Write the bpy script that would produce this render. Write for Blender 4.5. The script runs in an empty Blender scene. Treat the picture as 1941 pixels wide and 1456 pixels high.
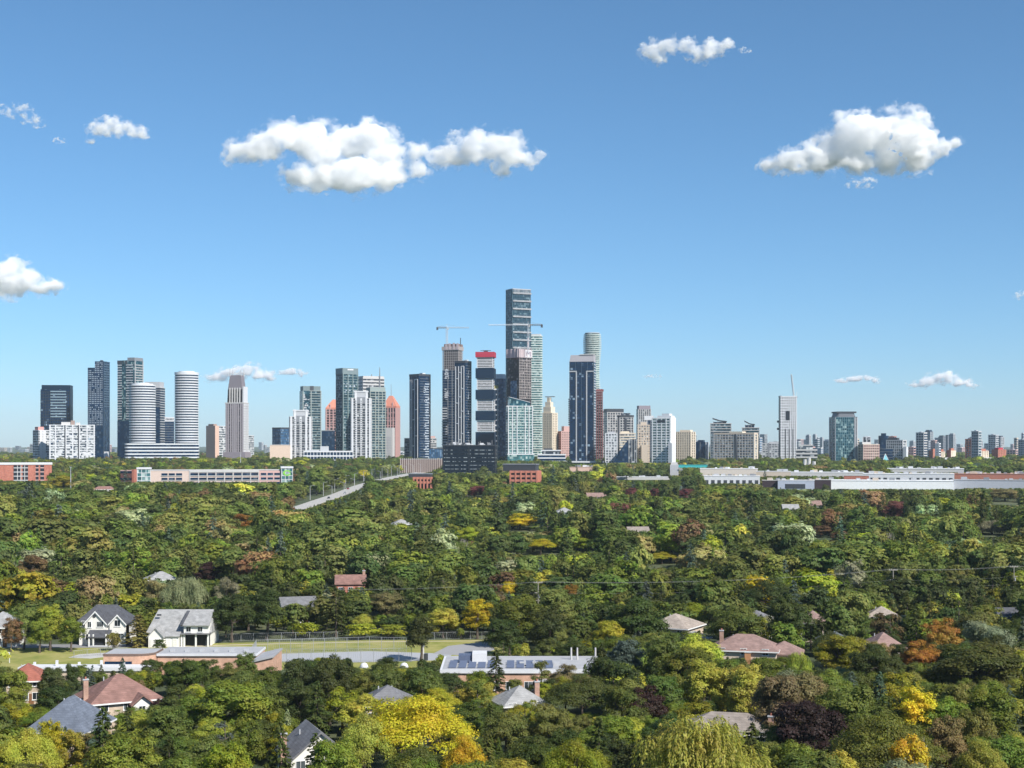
import bpy, bmesh, math, random
import numpy as np
from mathutils import Vector, noise
R = math.radians
sc = bpy.context.scene
COL = sc.collection

# ------------------------------------------------------------------ camera
EYE = 52.0            # a 17th floor balcony
F = 2700.0            # focal length in photo pixels (1941 wide)
CX, HY = 970.5, 848.0 # optical column, row of the horizon
cam_d = bpy.data.cameras.new('camera')
cam = bpy.data.objects.new('camera', cam_d)
COL.objects.link(cam)
cam.location = (0, 0, EYE)
cam.rotation_euler = (R(90), 0, 0)
cam_d.sensor_width = 36
cam_d.lens = 36 * F / 1941
cam_d.shift_y = (HY - 728.0) / 1941
cam_d.clip_start = 1
cam_d.clip_end = 90000
sc.camera = cam

# ------------------------------------------------------------------ sky, sun
SUN_AZ, SUN_EL = 136.0, 42.0      # degrees clockwise from the view direction, elevation
w = bpy.data.worlds.new('World')
sc.world = w
w.use_nodes = True
nt = w.node_tree
bg = nt.nodes['Background']
sky = nt.nodes.new('ShaderNodeTexSky')
sky.sky_type = 'NISHITA'
sky.sun_disc = False
sky.sun_elevation = R(SUN_EL)
sky.sun_rotation = R(SUN_AZ)
sky.altitude = 1500
sky.air_density = 1.0
sky.dust_density = 1.0
sky.ozone_density = 10.0
grade = nt.nodes.new('ShaderNodeHueSaturation')     # the photograph's vivid processing, the same over the whole sky
grade.inputs['Saturation'].default_value = 0.98
grade.inputs['Hue'].default_value = 0.488
nt.links.new(sky.outputs[0], grade.inputs['Color'])
nt.links.new(grade.outputs[0], bg.inputs[0])
bg.inputs[1].default_value = 0.099
sd = bpy.data.lights.new('sun', 'SUN')
sd.energy = 5.0
sd.angle = R(0.5)
sd.color = (1.0, 0.95, 0.87)
sun = bpy.data.objects.new('sun', sd)
COL.objects.link(sun)
sdir = Vector((math.cos(R(SUN_EL)) * math.sin(R(SUN_AZ)), math.cos(R(SUN_EL)) * math.cos(R(SUN_AZ)), math.sin(R(SUN_EL))))
sun.rotation_euler = sdir.to_track_quat('Z', 'Y').to_euler()
sun.location = (300, -200, 400)

vs = sc.view_settings
vs.view_transform = 'Standard'
vs.look = 'None'
vs.exposure = 0.45
vs.gamma = 1.0
vs.use_curve_mapping = False
cy = sc.cycles
cy.max_bounces = 24
cy.diffuse_bounces = 3
cy.glossy_bounces = 3
cy.transmission_bounces = 4
cy.transparent_max_bounces = 8
cy.volume_bounces = 24
cy.use_denoising = True
cy.use_adaptive_sampling = True
cy.adaptive_threshold = 0.02
cy.volume_step_rate = 0.05
cy.volume_max_steps = 256

# ------------------------------------------------------------------ ground profile and pixel helpers
def gz(y):
    if y < 2000:
        return 26.0 * min(1.0, max(0.0, (y - 420.0) / 1580.0))
    return 26.0 + 28.0 * min(1.0, max(0.0, (y - 7000.0) / 5000.0))
def pt(px, py, d):
    return Vector(((px - CX) * d / F, d, EYE + (HY - py) * d / F))
def ground_d(py):
    lo, hi = 60.0, 6000.0
    for _ in range(50):
        m = (lo + hi) / 2
        if HY + (EYE - gz(m)) * F / m > py: lo = m
        else: hi = m
    return lo
def gpt(px, py):
    d = ground_d(py)
    return Vector(((px - CX) * d / F, d, gz(d)))

# ------------------------------------------------------------------ materials
MATS = {}
def ramp_mix(n, l, fac, c1, c2):
    m = n.new('ShaderNodeMix'); m.data_type = 'RGBA'
    l.new(fac, m.inputs['Factor'])
    m.inputs['A'].default_value = (*c1, 1); m.inputs['B'].default_value = (*c2, 1)
    return m.outputs['Result']
def plain(name, c, rough=0.8, var=0.18, scale=0.6, spec=0.3, metal=0.0, bump=0.0):
    """paint, concrete, brick face: one colour with soft weathering"""
    if name in MATS: return MATS[name]
    m = bpy.data.materials.new(name); m.use_nodes = True; MATS[name] = m
    n, l = m.node_tree.nodes, m.node_tree.links
    b = n['Principled BSDF']
    tc = n.new('ShaderNodeTexCoord'); nz = n.new('ShaderNodeTexNoise')
    nz.inputs['Scale'].default_value = scale; nz.inputs['Detail'].default_value = 6; nz.inputs['Roughness'].default_value = 0.7
    l.new(tc.outputs['Object'], nz.inputs['Vector'])
    lo = tuple(x * (1 - var) for x in c); hi = tuple(min(1, x * (1 + var)) for x in c)
    l.new(ramp_mix(n, l, nz.outputs['Fac'], lo, hi), b.inputs['Base Color'])
    b.inputs['Roughness'].default_value = rough
    b.inputs['Specular IOR Level'].default_value = spec
    b.inputs['Metallic'].default_value = metal
    if bump:
        bp = n.new('ShaderNodeBump'); bp.inputs['Strength'].default_value = bump
        l.new(nz.outputs['Fac'], bp.inputs['Height']); l.new(bp.outputs[0], b.inputs['Normal'])
    return m
def glass(name, c, light, cell=(3.0, 3.0, 3.0), p=0.25, rough=0.12, spec=0.5, mid=None):
    """curtain wall: panes that differ in blind, tint and gloss from one to the next"""
    if name in MATS: return MATS[name]
    m = bpy.data.materials.new(name); m.use_nodes = True; MATS[name] = m
    n, l = m.node_tree.nodes, m.node_tree.links
    b = n['Principled BSDF']
    tc = n.new('ShaderNodeTexCoord')
    ad = n.new('ShaderNodeVectorMath'); ad.operation = 'ADD'; ad.inputs[1].default_value = (0.37, 0.41, 0.13)
    dv = n.new('ShaderNodeVectorMath'); dv.operation = 'DIVIDE'; dv.inputs[1].default_value = cell
    fl = n.new('ShaderNodeVectorMath'); fl.operation = 'FLOOR'
    wn = n.new('ShaderNodeTexWhiteNoise')
    l.new(tc.outputs['Object'], ad.inputs[0]); l.new(ad.outputs[0], dv.inputs[0]); l.new(dv.outputs[0], fl.inputs[0]); l.new(fl.outputs[0], wn.inputs['Vector'])
    cr = n.new('ShaderNodeValToRGB'); e = cr.color_ramp.elements
    e[0].position = 0.0; e[0].color = (*[x * 0.6 for x in c], 1)
    e[1].position = 1.0; e[1].color = (*light, 1)
    k = e.new(1 - p); k.color = (*[x * 1.3 for x in c], 1)
    k = e.new(min(0.99, 1 - p * 0.6)); k.color = (*(mid or [(a * 0.6 + q * 0.4) for a, q in zip(c, light)]), 1)
    l.new(wn.outputs['Value'], cr.inputs[0]); l.new(cr.outputs[0], b.inputs['Base Color'])
    b.inputs['Roughness'].default_value = rough
    b.inputs['Specular IOR Level'].default_value = spec * .35
    return m
def brickmat(name, c1, c2, mortar, bw=0.6, bh=0.2):
    if name in MATS: return MATS[name]
    m = bpy.data.materials.new(name); m.use_nodes = True; MATS[name] = m
    n, l = m.node_tree.nodes, m.node_tree.links
    b = n['Principled BSDF']
    tc = n.new('ShaderNodeTexCoord'); mp = n.new('ShaderNodeMapping')
    mp.inputs['Rotation'].default_value = (R(90), 0, 0)
    sx = n.new('ShaderNodeSeparateXYZ'); cx = n.new('ShaderNodeCombineXYZ'); a = n.new('ShaderNodeMath'); a.operation = 'ADD'
    l.new(tc.outputs['Object'], sx.inputs[0]); l.new(sx.outputs[0], a.inputs[0]); l.new(sx.outputs[1], a.inputs[1])
    l.new(a.outputs[0], cx.inputs[0]); l.new(sx.outputs[2], cx.inputs[1])
    br = n.new('ShaderNodeTexBrick'); br.inputs['Scale'].default_value = 1
    br.inputs['Brick Width'].default_value = bw; br.inputs['Row Height'].default_value = bh; br.inputs['Mortar Size'].default_value = 0.012
    br.inputs['Color1'].default_value = (*c1, 1); br.inputs['Color2'].default_value = (*c2, 1); br.inputs['Mortar'].default_value = (*mortar, 1)
    l.new(cx.outputs[0], br.inputs['Vector'])
    nz = n.new('ShaderNodeTexNoise'); nz.inputs['Scale'].default_value = 0.7; nz.inputs['Detail'].default_value = 5
    l.new(tc.outputs['Object'], nz.inputs['Vector'])
    hs = n.new('ShaderNodeHueSaturation'); mr = n.new('ShaderNodeMapRange'); mr.inputs['To Min'].default_value = 0.55; mr.inputs['To Max'].default_value = 1.45
    l.new(nz.outputs['Fac'], mr.inputs[0]); l.new(mr.outputs[0], hs.inputs['Value']); l.new(br.outputs['Color'], hs.inputs['Color'])
    l.new(hs.outputs[0], b.inputs['Base Color']); b.inputs['Roughness'].default_value = 0.88
    b.inputs['Specular IOR Level'].default_value = 0.2
    return m

WHITE = plain('white_paint', (0.60, 0.61, 0.63), 0.7)
OFFW = plain('off_white_concrete', (0.50, 0.49, 0.48), 0.85)
LGREY = plain('light_grey_concrete', (0.42, 0.43, 0.45), 0.85)
MGREY = plain('mid_grey_metal', (0.22, 0.23, 0.25), 0.6)
DGREY = plain('charcoal_metal', (0.05, 0.055, 0.065), 0.5)
BLACK = plain('black_metal', (0.018, 0.022, 0.03), 0.4)
BEIGE = plain('beige_precast', (0.52, 0.44, 0.36), 0.85)
CREAM = plain('cream_precast', (0.66, 0.58, 0.46), 0.85)
PEACH = plain('peach_stucco', (0.60, 0.42, 0.34), 0.85)
PINK = plain('pink_precast', (0.55, 0.36, 0.33), 0.85)
TERRA = plain('terracotta_brick', (0.42, 0.17, 0.12), 0.9)
REDM = plain('red_formwork', (0.42, 0.03, 0.06), 0.6)
CONC = plain('raw_concrete', (0.34, 0.31, 0.30), 0.9)
FORM = plain('grey_pink_formwork', (0.45, 0.37, 0.38), 0.8)
SALMON = plain('salmon_roof', (0.55, 0.22, 0.15), 0.8)
TEALP = plain('teal_panel', (0.05, 0.42, 0.42), 0.5)
G_NAVY = glass('navy_glass', (0.005, 0.025, 0.068), (0.28, 0.38, 0.48), (3.2, 3.2, 3.4), 0.10)
G_NAVYD = glass('deep_navy_glass', (0.004, 0.024, 0.062), (0.06, 0.09, 0.13), (3, 3, 3.4), 0.12)
G_TEAL = glass('teal_glass', (0.008, 0.055, 0.08), (0.30, 0.42, 0.42), (2.6, 2.6, 3.2), 0.32)
G_TEALL = glass('light_teal_glass', (0.05, 0.14, 0.15), (0.45, 0.55, 0.52), (2.6, 2.6, 3.2), 0.35)
G_GREY = glass('grey_glass', (0.035, 0.045, 0.060), (0.42, 0.44, 0.46), (2.8, 2.8, 3.2), 0.3)
G_SLATE = glass('slate_glass', (0.012, 0.050, 0.072), (0.22, 0.32, 0.36), (2.6, 2.6, 3.1), 0.25)
G_BLUE = glass('sky_blue_glass', (0.04, 0.10, 0.19), (0.20, 0.30, 0.42), (2.6, 2.6, 3.2), 0.25)
G_CONDO = glass('condo_balcony_glass', (0.08, 0.10, 0.12), (0.62, 0.64, 0.64), (2.4, 2.4, 2.9), 0.5)
G_BROWN = glass('bronze_glass', (0.030, 0.022, 0.022), (0.30, 0.26, 0.25), (2.4, 2.4, 3.1), 0.2)

# ------------------------------------------------------------------ mesh builder
class MB:
    def __init__(self): self.v = []; self.f = []
    def box(self, x0, x1, y0, y1, z0, z1):
        b = len(self.v)
        self.v += [(x0,y0,z0),(x1,y0,z0),(x1,y1,z0),(x0,y1,z0),(x0,y0,z1),(x1,y0,z1),(x1,y1,z1),(x0,y1,z1)]
        self.f += [[b+i for i in q] for q in ((0,3,2,1),(4,5,6,7),(0,1,5,4),(1,2,6,5),(2,3,7,6),(3,0,4,7))]
        return self
    def prism(self, o, z0, z1, o2=None, caps=True):
        b = len(self.v); n = len(o); o2 = o2 or o
        z0f = z0 if callable(z0) else (lambda x, y: z0); z1f = z1 if callable(z1) else (lambda x, y: z1)
        self.v += [(x, y, z0f(x, y)) for x, y in o] + [(x, y, z1f(x, y)) for x, y in o2]
        self.f += [[b+i, b+(i+1)%n, b+n+(i+1)%n, b+n+i] for i in range(n)]
        if caps: self.f += [[b+n-1-i for i in range(n)], [b+n+i for i in range(n)]]
        return self
    def tube(self, p, q, r0, r1=None, n=6, caps=True):
        p, q = Vector(p), Vector(q); r1 = r0 if r1 is None else r1
        d = (q - p); d = d.normalized() if d.length > 1e-9 else Vector((0, 0, 1))
        a = d.orthogonal().normalized(); c = d.cross(a)
        b = len(self.v)
        for P, rr in ((p, r0), (q, r1)):
            for i in range(n):
                t = 2 * math.pi * i / n
                self.v.append(tuple(P + a * (rr * math.cos(t)) + c * (rr * math.sin(t))))
        self.f += [[b+i, b+(i+1)%n, b+n+(i+1)%n, b+n+i] for i in range(n)]
        if caps: self.f += [[b+n-1-i for i in range(n)], [b+n+i for i in range(n)]]
        return self
    def poly(self, pts):
        b = len(self.v); self.v += [tuple(p) for p in pts]; self.f.append([b+i for i in range(len(pts))]); return self
    def slab(self, pts, t):
        """flat or sloped polygon thickened downwards by t (metres, along z)"""
        b = len(self.v); n = len(pts)
        self.v += [tuple(p) for p in pts] + [(p[0], p[1], p[2] - t) for p in pts]
        self.f += [[b+i for i in range(n)], [b+n+n-1-i for i in range(n)]]
        self.f += [[b+i, b+n+i, b+n+(i+1)%n, b+(i+1)%n] for i in range(n)]
        return self
    def build(self, name, mat, parent=None, loc=None, rz=0.0, smooth=False):
        me = bpy.data.meshes.new(name); me.from_pydata(self.v, [], self.f); me.update()
        if smooth: me.polygons.foreach_set('use_smooth', [True] * len(me.polygons))
        me.materials.append(mat)
        o = bpy.data.objects.new(name, me); COL.objects.link(o)
        if parent is not None: o.parent = parent
        if loc is not None: o.location = loc
        o.rotation_euler.z = rz
        return o
def tag(o, label, cat, group=None):
    o['label'] = label; o['category'] = cat
    if group: o['group'] = group
    return o
def empty(name, loc, rz=0.0, label=None, cat=None, group=None):
    o = bpy.data.objects.new(name, None); COL.objects.link(o)
    o.location = loc; o.rotation_euler.z = rz
    o.empty_display_size = 1
    if label: tag(o, label, cat, group)
    return o
def kind(o, k): o['kind'] = k; return o
def copy_tree(o, parent=None):
    c = o.copy(); COL.objects.link(c); c.parent = parent
    for ch in o.children: copy_tree(ch, c)
    return c
def rect(w, d): return [(-w/2, -d/2), (w/2, -d/2), (w/2, d/2), (-w/2, d/2)]
def rrect(w, d, r, n=5):
    o = []
    for cx, cy, a0 in ((w/2-r, -d/2+r, -90), (w/2-r, d/2-r, 0), (-w/2+r, d/2-r, 90), (-w/2+r, -d/2+r, 180)):
        for i in range(n + 1):
            a = R(a0 + 90 * i / n); o.append((cx + r * math.cos(a), cy + r * math.sin(a)))
    return o
def ell(w, d, n=32): return [(w/2*math.cos(2*math.pi*i/n), d/2*math.sin(2*math.pi*i/n)) for i in range(n)]

# ------------------------------------------------------------------ ground
def ground_mat():
    m = bpy.data.materials.new('ground_cover'); m.use_nodes = True
    n, l = m.node_tree.nodes, m.node_tree.links; b = n['Principled BSDF']
    tc = n.new('ShaderNodeTexCoord'); nz = n.new('ShaderNodeTexNoise'); nz.inputs['Scale'].default_value = 0.02; nz.inputs['Detail'].default_value = 8
    l.new(tc.outputs['Object'], nz.inputs['Vector'])
    cr = n.new('ShaderNodeValToRGB'); e = cr.color_ramp.elements
    e[0].position = .35; e[0].color = (.035, .055, .018, 1); e[1].position = .7; e[1].color = (.10, .11, .05, 1)
    l.new(nz.outputs['Fac'], cr.inputs[0]); l.new(cr.outputs[0], b.inputs['Base Color']); b.inputs['Roughness'].default_value = .95
    return m
g = MB()
ys = [-400, 0, 200, 420, 700, 1000, 1400, 1700, 2000, 2600, 4000, 7000, 8000, 9000, 10000, 11000, 12000, 13000]
xs = [-9000, -6000, -3000, -1500, 0, 1500, 3000, 6000, 9000]
for j, y in enumerate(ys):
    for i, x in enumerate(xs):
        zz = gz(y)
        if y > 9000: zz += 14 * noise.noise(Vector((x * .0006, y * .0004, 3)))
        g.v.append((x, y, zz))
nx = len(xs)
for j in range(len(ys) - 1):
    for i in range(nx - 1):
        g.f.append([j*nx+i, j*nx+i+1, (j+1)*nx+i+1, (j+1)*nx+i])
kind(g.build('ground', ground_mat()), 'structure')
# ------------------------------------------------------------------ the skyline
TOW = []         # photo column and label of the named towers
KEEP = []        # photo boxes (x0, y0, x1, y1, distance) that scattered trees in front must leave open
class Tower:
    """local frame: origin on the ground at the plan's centre, front face towards -y; all sizes metric"""
    def __init__(s, name, label, x0, x1, ytop, d, xs=None, side='R', aspect=1.0, cat='tower', group=None, theta=None, shape='rect', rad=3.0, gnd=None):
        s.d = d; s.m = d / F; s.x0, s.x1 = x0, x1
        s.base = gz(d) if gnd is None else gnd
        s.h = EYE + (HY - ytop) * s.m - s.base
        xc = (x0 + x1) / 2; phi = math.atan((xc - CX) / F)
        th = 0.0
        if xs is not None:
            a, b = (xs - x0, x1 - xs) if side == 'R' else (x1 - xs, xs - x0)
            th = math.atan2(b, a * aspect) if theta is None else R(theta)
            s.w = a * s.m / math.cos(th); s.dp = b * s.m / math.sin(th)
            if side == 'L': th = -th
        else:
            s.w = (x1 - x0) * s.m; s.dp = s.w * aspect
        s.th = th; s.shape = shape; s.rad = rad; s.xs = xs; s.side = side
        s.e = empty(name, ((xc - CX) * s.m, d + s.dp * .5, s.base), -phi - th, label, cat, group)
        s.rng = random.Random(int(x0 * 7 + ytop))
        if group is None: TOW.append((xc, label))
    def o(s, p=0.0):
        w, dp = s.w + 2 * p, s.dp + 2 * p
        if s.shape == 'rect': return rect(w, dp)
        if s.shape == 'rr': return rrect(w, dp, min(s.rad + p, w / 2 - .01, dp / 2 - .01))
        return ell(w, dp)
    def z(s, py): return EYE + (HY - py) * s.m - s.base
    def fx(s, px):
        """photo column -> local x on the front face"""
        if s.xs is None: a, b = s.x0, s.x1
        elif s.side == 'R': a, b = s.x0, s.xs
        else: a, b = s.xs, s.x1
        return ((px - a) / (b - a) - .5) * s.w
    def body(s, mat, z0=0.0, z1=None, p=0.0, name='glass_body'):
        return MB().prism(s.o(p), z0, s.h if z1 is None else z1).build(name, mat, s.e, smooth=False)
    def slabs(s, pitch, t, proud, mat, z0=3.0, z1=None, name='floor_slab', skip=0.0):
        z1 = s.h if z1 is None else z1
        pitch *= 1.3; t *= 1.3
        m = MB(); k = 0
        n = max(1, round((z1 - z0) / pitch)); pitch = (z1 - z0) / n
        for k in range(n + 1):
            if skip and s.rng.random() < skip: continue
            zz = z0 + k * pitch
            m.prism(s.o(proud), zz - t / 2, zz + t / 2)
        return kind(m.build(name, mat, s.e), 'stuff')
    def part_slabs(s, xa, xb, pitch, t, proud, mat, z0, z1, name='balcony', depth=1.2, face='F'):
        """bands across part of one face"""
        if pitch < 20: pitch *= 1.3; t *= 1.3
        m = MB(); n = max(1, round((z1 - z0) / pitch))
        for k in range(n + 1):
            zz = z0 + (z1 - z0) * k / n
            if face == 'F': m.box(xa, xb, -s.dp/2 - proud, -s.dp/2 + depth, zz - t/2, zz + t/2)
            elif face == 'R': m.box(s.w/2 - depth, s.w/2 + proud, xa, xb, zz - t/2, zz + t/2)
            else: m.box(-s.w/2 - proud, -s.w/2 + depth, xa, xb, zz - t/2, zz + t/2)
        return kind(m.build(name, mat, s.e), 'stuff')
    def fins(s, fr, wd, proud, mat, z0=0.0, z1=None, faces='F', name='pier'):
        """vertical piers; fr = count or fractions 0..1 along the face; each its own part"""
        z1 = s.h if z1 is None else z1
        fl = [(i / (fr - 1)) for i in range(fr)] if isinstance(fr, int) else fr
        cache = {}
        for fc in faces:
            L = s.w if fc in 'FB' else s.dp
            for f in fl:
                t = (f - .5) * (L - wd)
                c, sn = {'F': (t, -s.dp/2), 'R': (s.w/2, t), 'L': (-s.w/2, t), 'B': (t, s.dp/2)}[fc]
                m = MB()
                if fc in 'FB': m.box(c - wd/2, c + wd/2, sn - proud, sn + proud, z0, z1)
                else: m.box(c - proud, c + proud, sn - wd/2, sn + wd/2, z0, z1)
                m.build(name, mat, s.e)
    def block(s, name, mat, x0, x1, z0, z1, y0=None, y1=None, p=0.0):
        y0 = -s.dp/2 - p if y0 is None else y0; y1 = s.dp/2 + p if y1 is None else y1
        return MB().box(x0, x1, y0, y1, z0, z1).build(name, mat, s.e)
    def pen(s, mat, f0=.2, f1=.8, h=5.0, name='penthouse', base=None):
        zb = s.h if base is None else base
        return MB().box((f0-.5)*s.w, (f1-.5)*s.w, -s.dp*.3, s.dp*.3, zb, zb + h).build(name, mat, s.e)
    def panels(s, mat, xa, xb, z0, z1, n, w0, w1, h0, h1, name='cladding_panel', proud=.3, cw=None, ch=3.2):
        m = MB()
        for i in range(n):
            ww, hh = s.rng.uniform(w0, w1), s.rng.uniform(h0, h1)
            x = s.rng.uniform(xa, max(xa, xb - ww)); zz = z0 + round(s.rng.uniform(0, z1 - z0 - hh) / ch) * ch
            q = proud + i * .004
            m.box(x, x + ww, -s.dp/2 - q, -s.dp/2 + .1, zz, zz + hh)
        return kind(m.build(name, mat, s.e), 'stuff')
    def grid(s, nx, pitch, wd, t, proud, mat, z0=0.0, z1=None, faces='FR', nside=None):
        z1 = s.h if z1 is None else z1
        s.slabs(pitch, t, proud * .8, mat, z0, z1, 'spandrel')
        for fc in faces:
            s.fins(nx if fc == 'F' else (nside or nx), wd, proud, mat, z0, z1, fc)

# --- far left group
t = Tower('office_slab', 'broad navy glass slab with a solid dark cap behind white apartments', 74, 132, 738, 2300, xs=127, aspect=.5)
t.body(G_NAVY); t.grid(13, 3.5, .9, .8, .5, BLACK, 0, t.h - 4, 'F')
t.block('dark_cap', plain('navy_cap', (.006, .02, .045), .4, spec=.08), t.fx(76), t.w/2 + .6, t.h - .2, t.z(730), p=.6)
t.block('side_cladding', plain('navy_cap', (.006, .02, .045), .4, spec=.08), t.w/2, t.w/2 + .8, 0, t.h + .5, p=.5)
t.part_slabs(t.fx(92), t.fx(120), 3.5, 1.1, .9, plain('pale_blue_blind', (.28, .38, .44), .3), t.z(790), t.z(742), 'blind_row')
t = Tower('apartment_block', 'small pale stepped apartment block with pink roof edge', 60, 90, 816, 2080, xs=70, side='L', aspect=1.0)
t.body(G_CONDO); t.slabs(2.9, .9, .6, WHITE); t.fins([.1, .5], 4.5, .7, WHITE, faces='F'); t.fins([0, .5, 1], 1.5, .6, MGREY, faces='L')
t.pen(plain('pink_roof_band', (.6, .3, .27)), .05, .55, t.z(809) - t.h)
t = Tower('apartment_block', 'wide white balcony apartment slab split by two dark grooves', 92, 174, 806, 2050, aspect=.3)
t.body(G_CONDO); t.slabs(2.85, .85, .5, WHITE)
for px in (93, 103, 121.5, 134, 146, 160, 173): t.block('pier', WHITE, t.fx(px) - .9, t.fx(px) + .9, 0, t.h, -t.dp/2 - .8, -t.dp/2 + .5)
for px in (120, 144.5): t.block('stair_groove', DGREY, t.fx(px) - .8, t.fx(px) + .8, 0, t.h + .1, -t.dp/2 - .95, -t.dp/2 + .5)
t.panels(WHITE, -t.w/2, t.w/2, 2, t.h - 3, 150, 2, 6, 1.2, 2.6); t.panels(G_NAVY, -t.w/2, t.w/2, 2, t.h - 3, 70, 1.5, 4, 1.4, 2.6, 'window_bay', .35)
t.pen(OFFW, .26, .46, t.z(800) - t.h); t.pen(plain('brown_hut', (.3, .22, .19)), .47, .56, t.z(797) - t.h, 'lift_hut'); t.pen(OFFW, .58, .68, t.z(801) - t.h, 'roof_tank')
t = Tower('condo_tower', 'tall navy tower with a shoulder and pale dotted windows', 163, 203, 697, 2250, xs=192, aspect=.9)
t.body(G_NAVYD); t.block('upper_shaft', G_NAVYD, t.fx(176), t.w/2, t.h, t.z(685)); t.block('roof_fin', DGREY, t.fx(180), t.fx(184), t.z(685), t.z(682), 0, 4)
dots = plain('pale_blind', (.42, .48, .55), .4)
m = MB()
for k in range(46):
    for i in range(9):
        zz = t.z(806) + k * 3.05 * 1.0
        x = -t.w/2 + 1.6 + i * (t.w - 2.4) / 9
        if zz > t.z(701) and x < t.fx(176): continue
        if zz > t.z(688): continue
        if t.rng.random() < .88: m.box(x, x + 1.25, -t.dp/2 - .12, -t.dp/2 + .1, zz, zz + 1.35)
kind(m.build('window_pane', dots, t.e), 'stuff')
t.part_slabs(-t.dp/2, t.dp/2, 3.1, 1.2, .25, plain('steel_blue', (.065, .105, .15), .4), t.z(770), t.z(690), face='R'); t.fins([0, .5, 1], .9, .4, plain('steel_blue', (.065, .105, .15), .4), 0, t.z(685), 'R')
t.block('entrance_pavilion', WHITE, t.fx(198), t.fx(204), 0, t.z(856), -t.dp/2 - 12, -t.dp/2 - 6)
t = Tower('condo_tower', 'tall teal tower with stacked white balcony bands and flat grey crown', 220, 267, 684, 2350, xs=251, aspect=.7)
t.body(G_TEAL); t.body(G_NAVYD, 0, t.z(798), .25, 'dark_base'); t.part_slabs(-t.w/2, t.fx(228), 3.2, .9, .8, WHITE, t.z(794), t.z(692)); t.part_slabs(t.fx(236), t.fx(249), 3.2, .9, 1.0, WHITE, t.z(794), t.z(692))
t.part_slabs(-t.dp/2, t.dp/2, 3.2, .9, 1.0, OFFW, t.z(794), t.z(692), face='R'); t.fins([.02, .98], 1.1, 1.2, LGREY, t.z(794), None, 'R')
t.block('roof_crown', MGREY, t.fx(238), t.w/2, t.h, t.z(678)); t.block('roof_band', DGREY, -t.w/2 - .4, t.fx(238), t.h - 5, t.h + .8, p=.4)
t.fins([.3, .42, .96], .8, .9, G_TEAL, t.z(794), t.h)
# --- the two round banded towers on one curved podium
CYLB = plain('white_balcony_band', (.60, .62, .64), .6)
t = Tower('round_tower', 'shorter round white banded tower flaring into the podium', 241, 288, 730, 2120, aspect=.9, shape='ell')
t.body(G_NAVYD); t.slabs(2.95, 1.42, 1.0, CYLB, 22, t.h)
m = MB()
for k in range(1, 8): m.prism([(x - (8 - k) * .28 if x < 0 else x, y) for x, y in t.o(1.0)], k * 3.2 - .8, k * 3.2 + .8)
kind(m.build('flared_slab', CYLB, t.e), 'stuff')
MB().prism(ell(t.w * .86, t.dp * .86), t.h + .8, t.h + 2.6).prism(ell(t.w * .5, t.dp * .5), t.h + 2.6, t.z(725)).build('roof_cap', CYLB, t.e)
t = Tower('round_tower', 'taller round white banded tower with domed cap', 328, 371, 709, 2120, aspect=.9, shape='ell')
t.body(G_NAVYD); t.slabs(2.95, 1.42, 1.0, CYLB, 3, t.h)
MB().prism(ell(t.w + 2, t.dp + 2), t.h + .9, t.h + 3.0).prism(ell(t.w * .7, t.dp * .7), t.h + 3.0, t.z(703)).build('roof_cap', CYLB, t.e)
t = Tower('banded_podium', 'long low white banded podium joining two round towers', 237, 373, 842, 2085, aspect=.14, cat='podium', shape='rr', rad=6)
t.body(G_NAVYD); t.slabs(3.6, 1.5, .8, CYLB, 1.5, t.h)
t = Tower('condo_tower', 'dark teal tower with light grey cap between round towers', 270, 309, 735, 2380, xs=300, aspect=.8)
t.body(G_NAVYD); t.part_slabs(t.fx(288), t.w/2, 3.1, .7, .9, LGREY, t.z(770), t.h); t.part_slabs(-t.dp/2, t.dp/2, 3.1, .8, 1.1, OFFW, t.z(845), t.h, face='R'); t.body(LGREY, t.h, t.z(724), -1.2, 'roof_crown')
t = Tower('office_block', 'small dark office with white top sign band between round towers', 311, 328, 799, 2300, aspect=.9)
t.body(G_NAVYD); t.slabs(3.2, .5, .2, MGREY); t.body(WHITE, t.h, t.z(791), .3, 'sign_band')
m = MB()
for i in range(6):
    x = -t.w/2 + 1 + i * 2.2; m.prism([(x, -t.dp/2 - .5), (x + 1.3, -t.dp/2 - .5), (x + 1.3, -t.dp/2 - .25), (x, -t.dp/2 - .25)], t.h + 2, t.h + 5.2, [(q + .5, yy) for q, yy in [(x, -t.dp/2 - .5), (x + 1.1, -t.dp/2 - .5), (x + 1.1, -t.dp/2 - .25), (x, -t.dp/2 - .25)]])
m.build('lettering', BLACK, t.e)
t = Tower('apartment_block', 'mid height apartment block with dark flank and salmon stripe', 389, 426, 808, 2300, xs=405, side='L', aspect=1.1)
t.body(G_CONDO); t.slabs(2.9, .8, .5, WHITE); t.block('salmon_wall', PEACH, -t.w/2 - .6, -t.w/2 + 7, 0, t.h + .8, p=.7)
t.part_slabs(-t.dp/2, t.dp/2, 2.9, .5, .4, DGREY, 3, t.h, face='L'); t.fins(6, 1.2, .5, DGREY, faces='L'); t.pen(plain('brown_hut', (.3, .22, .19)), .0, .3, 3.5)
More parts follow.
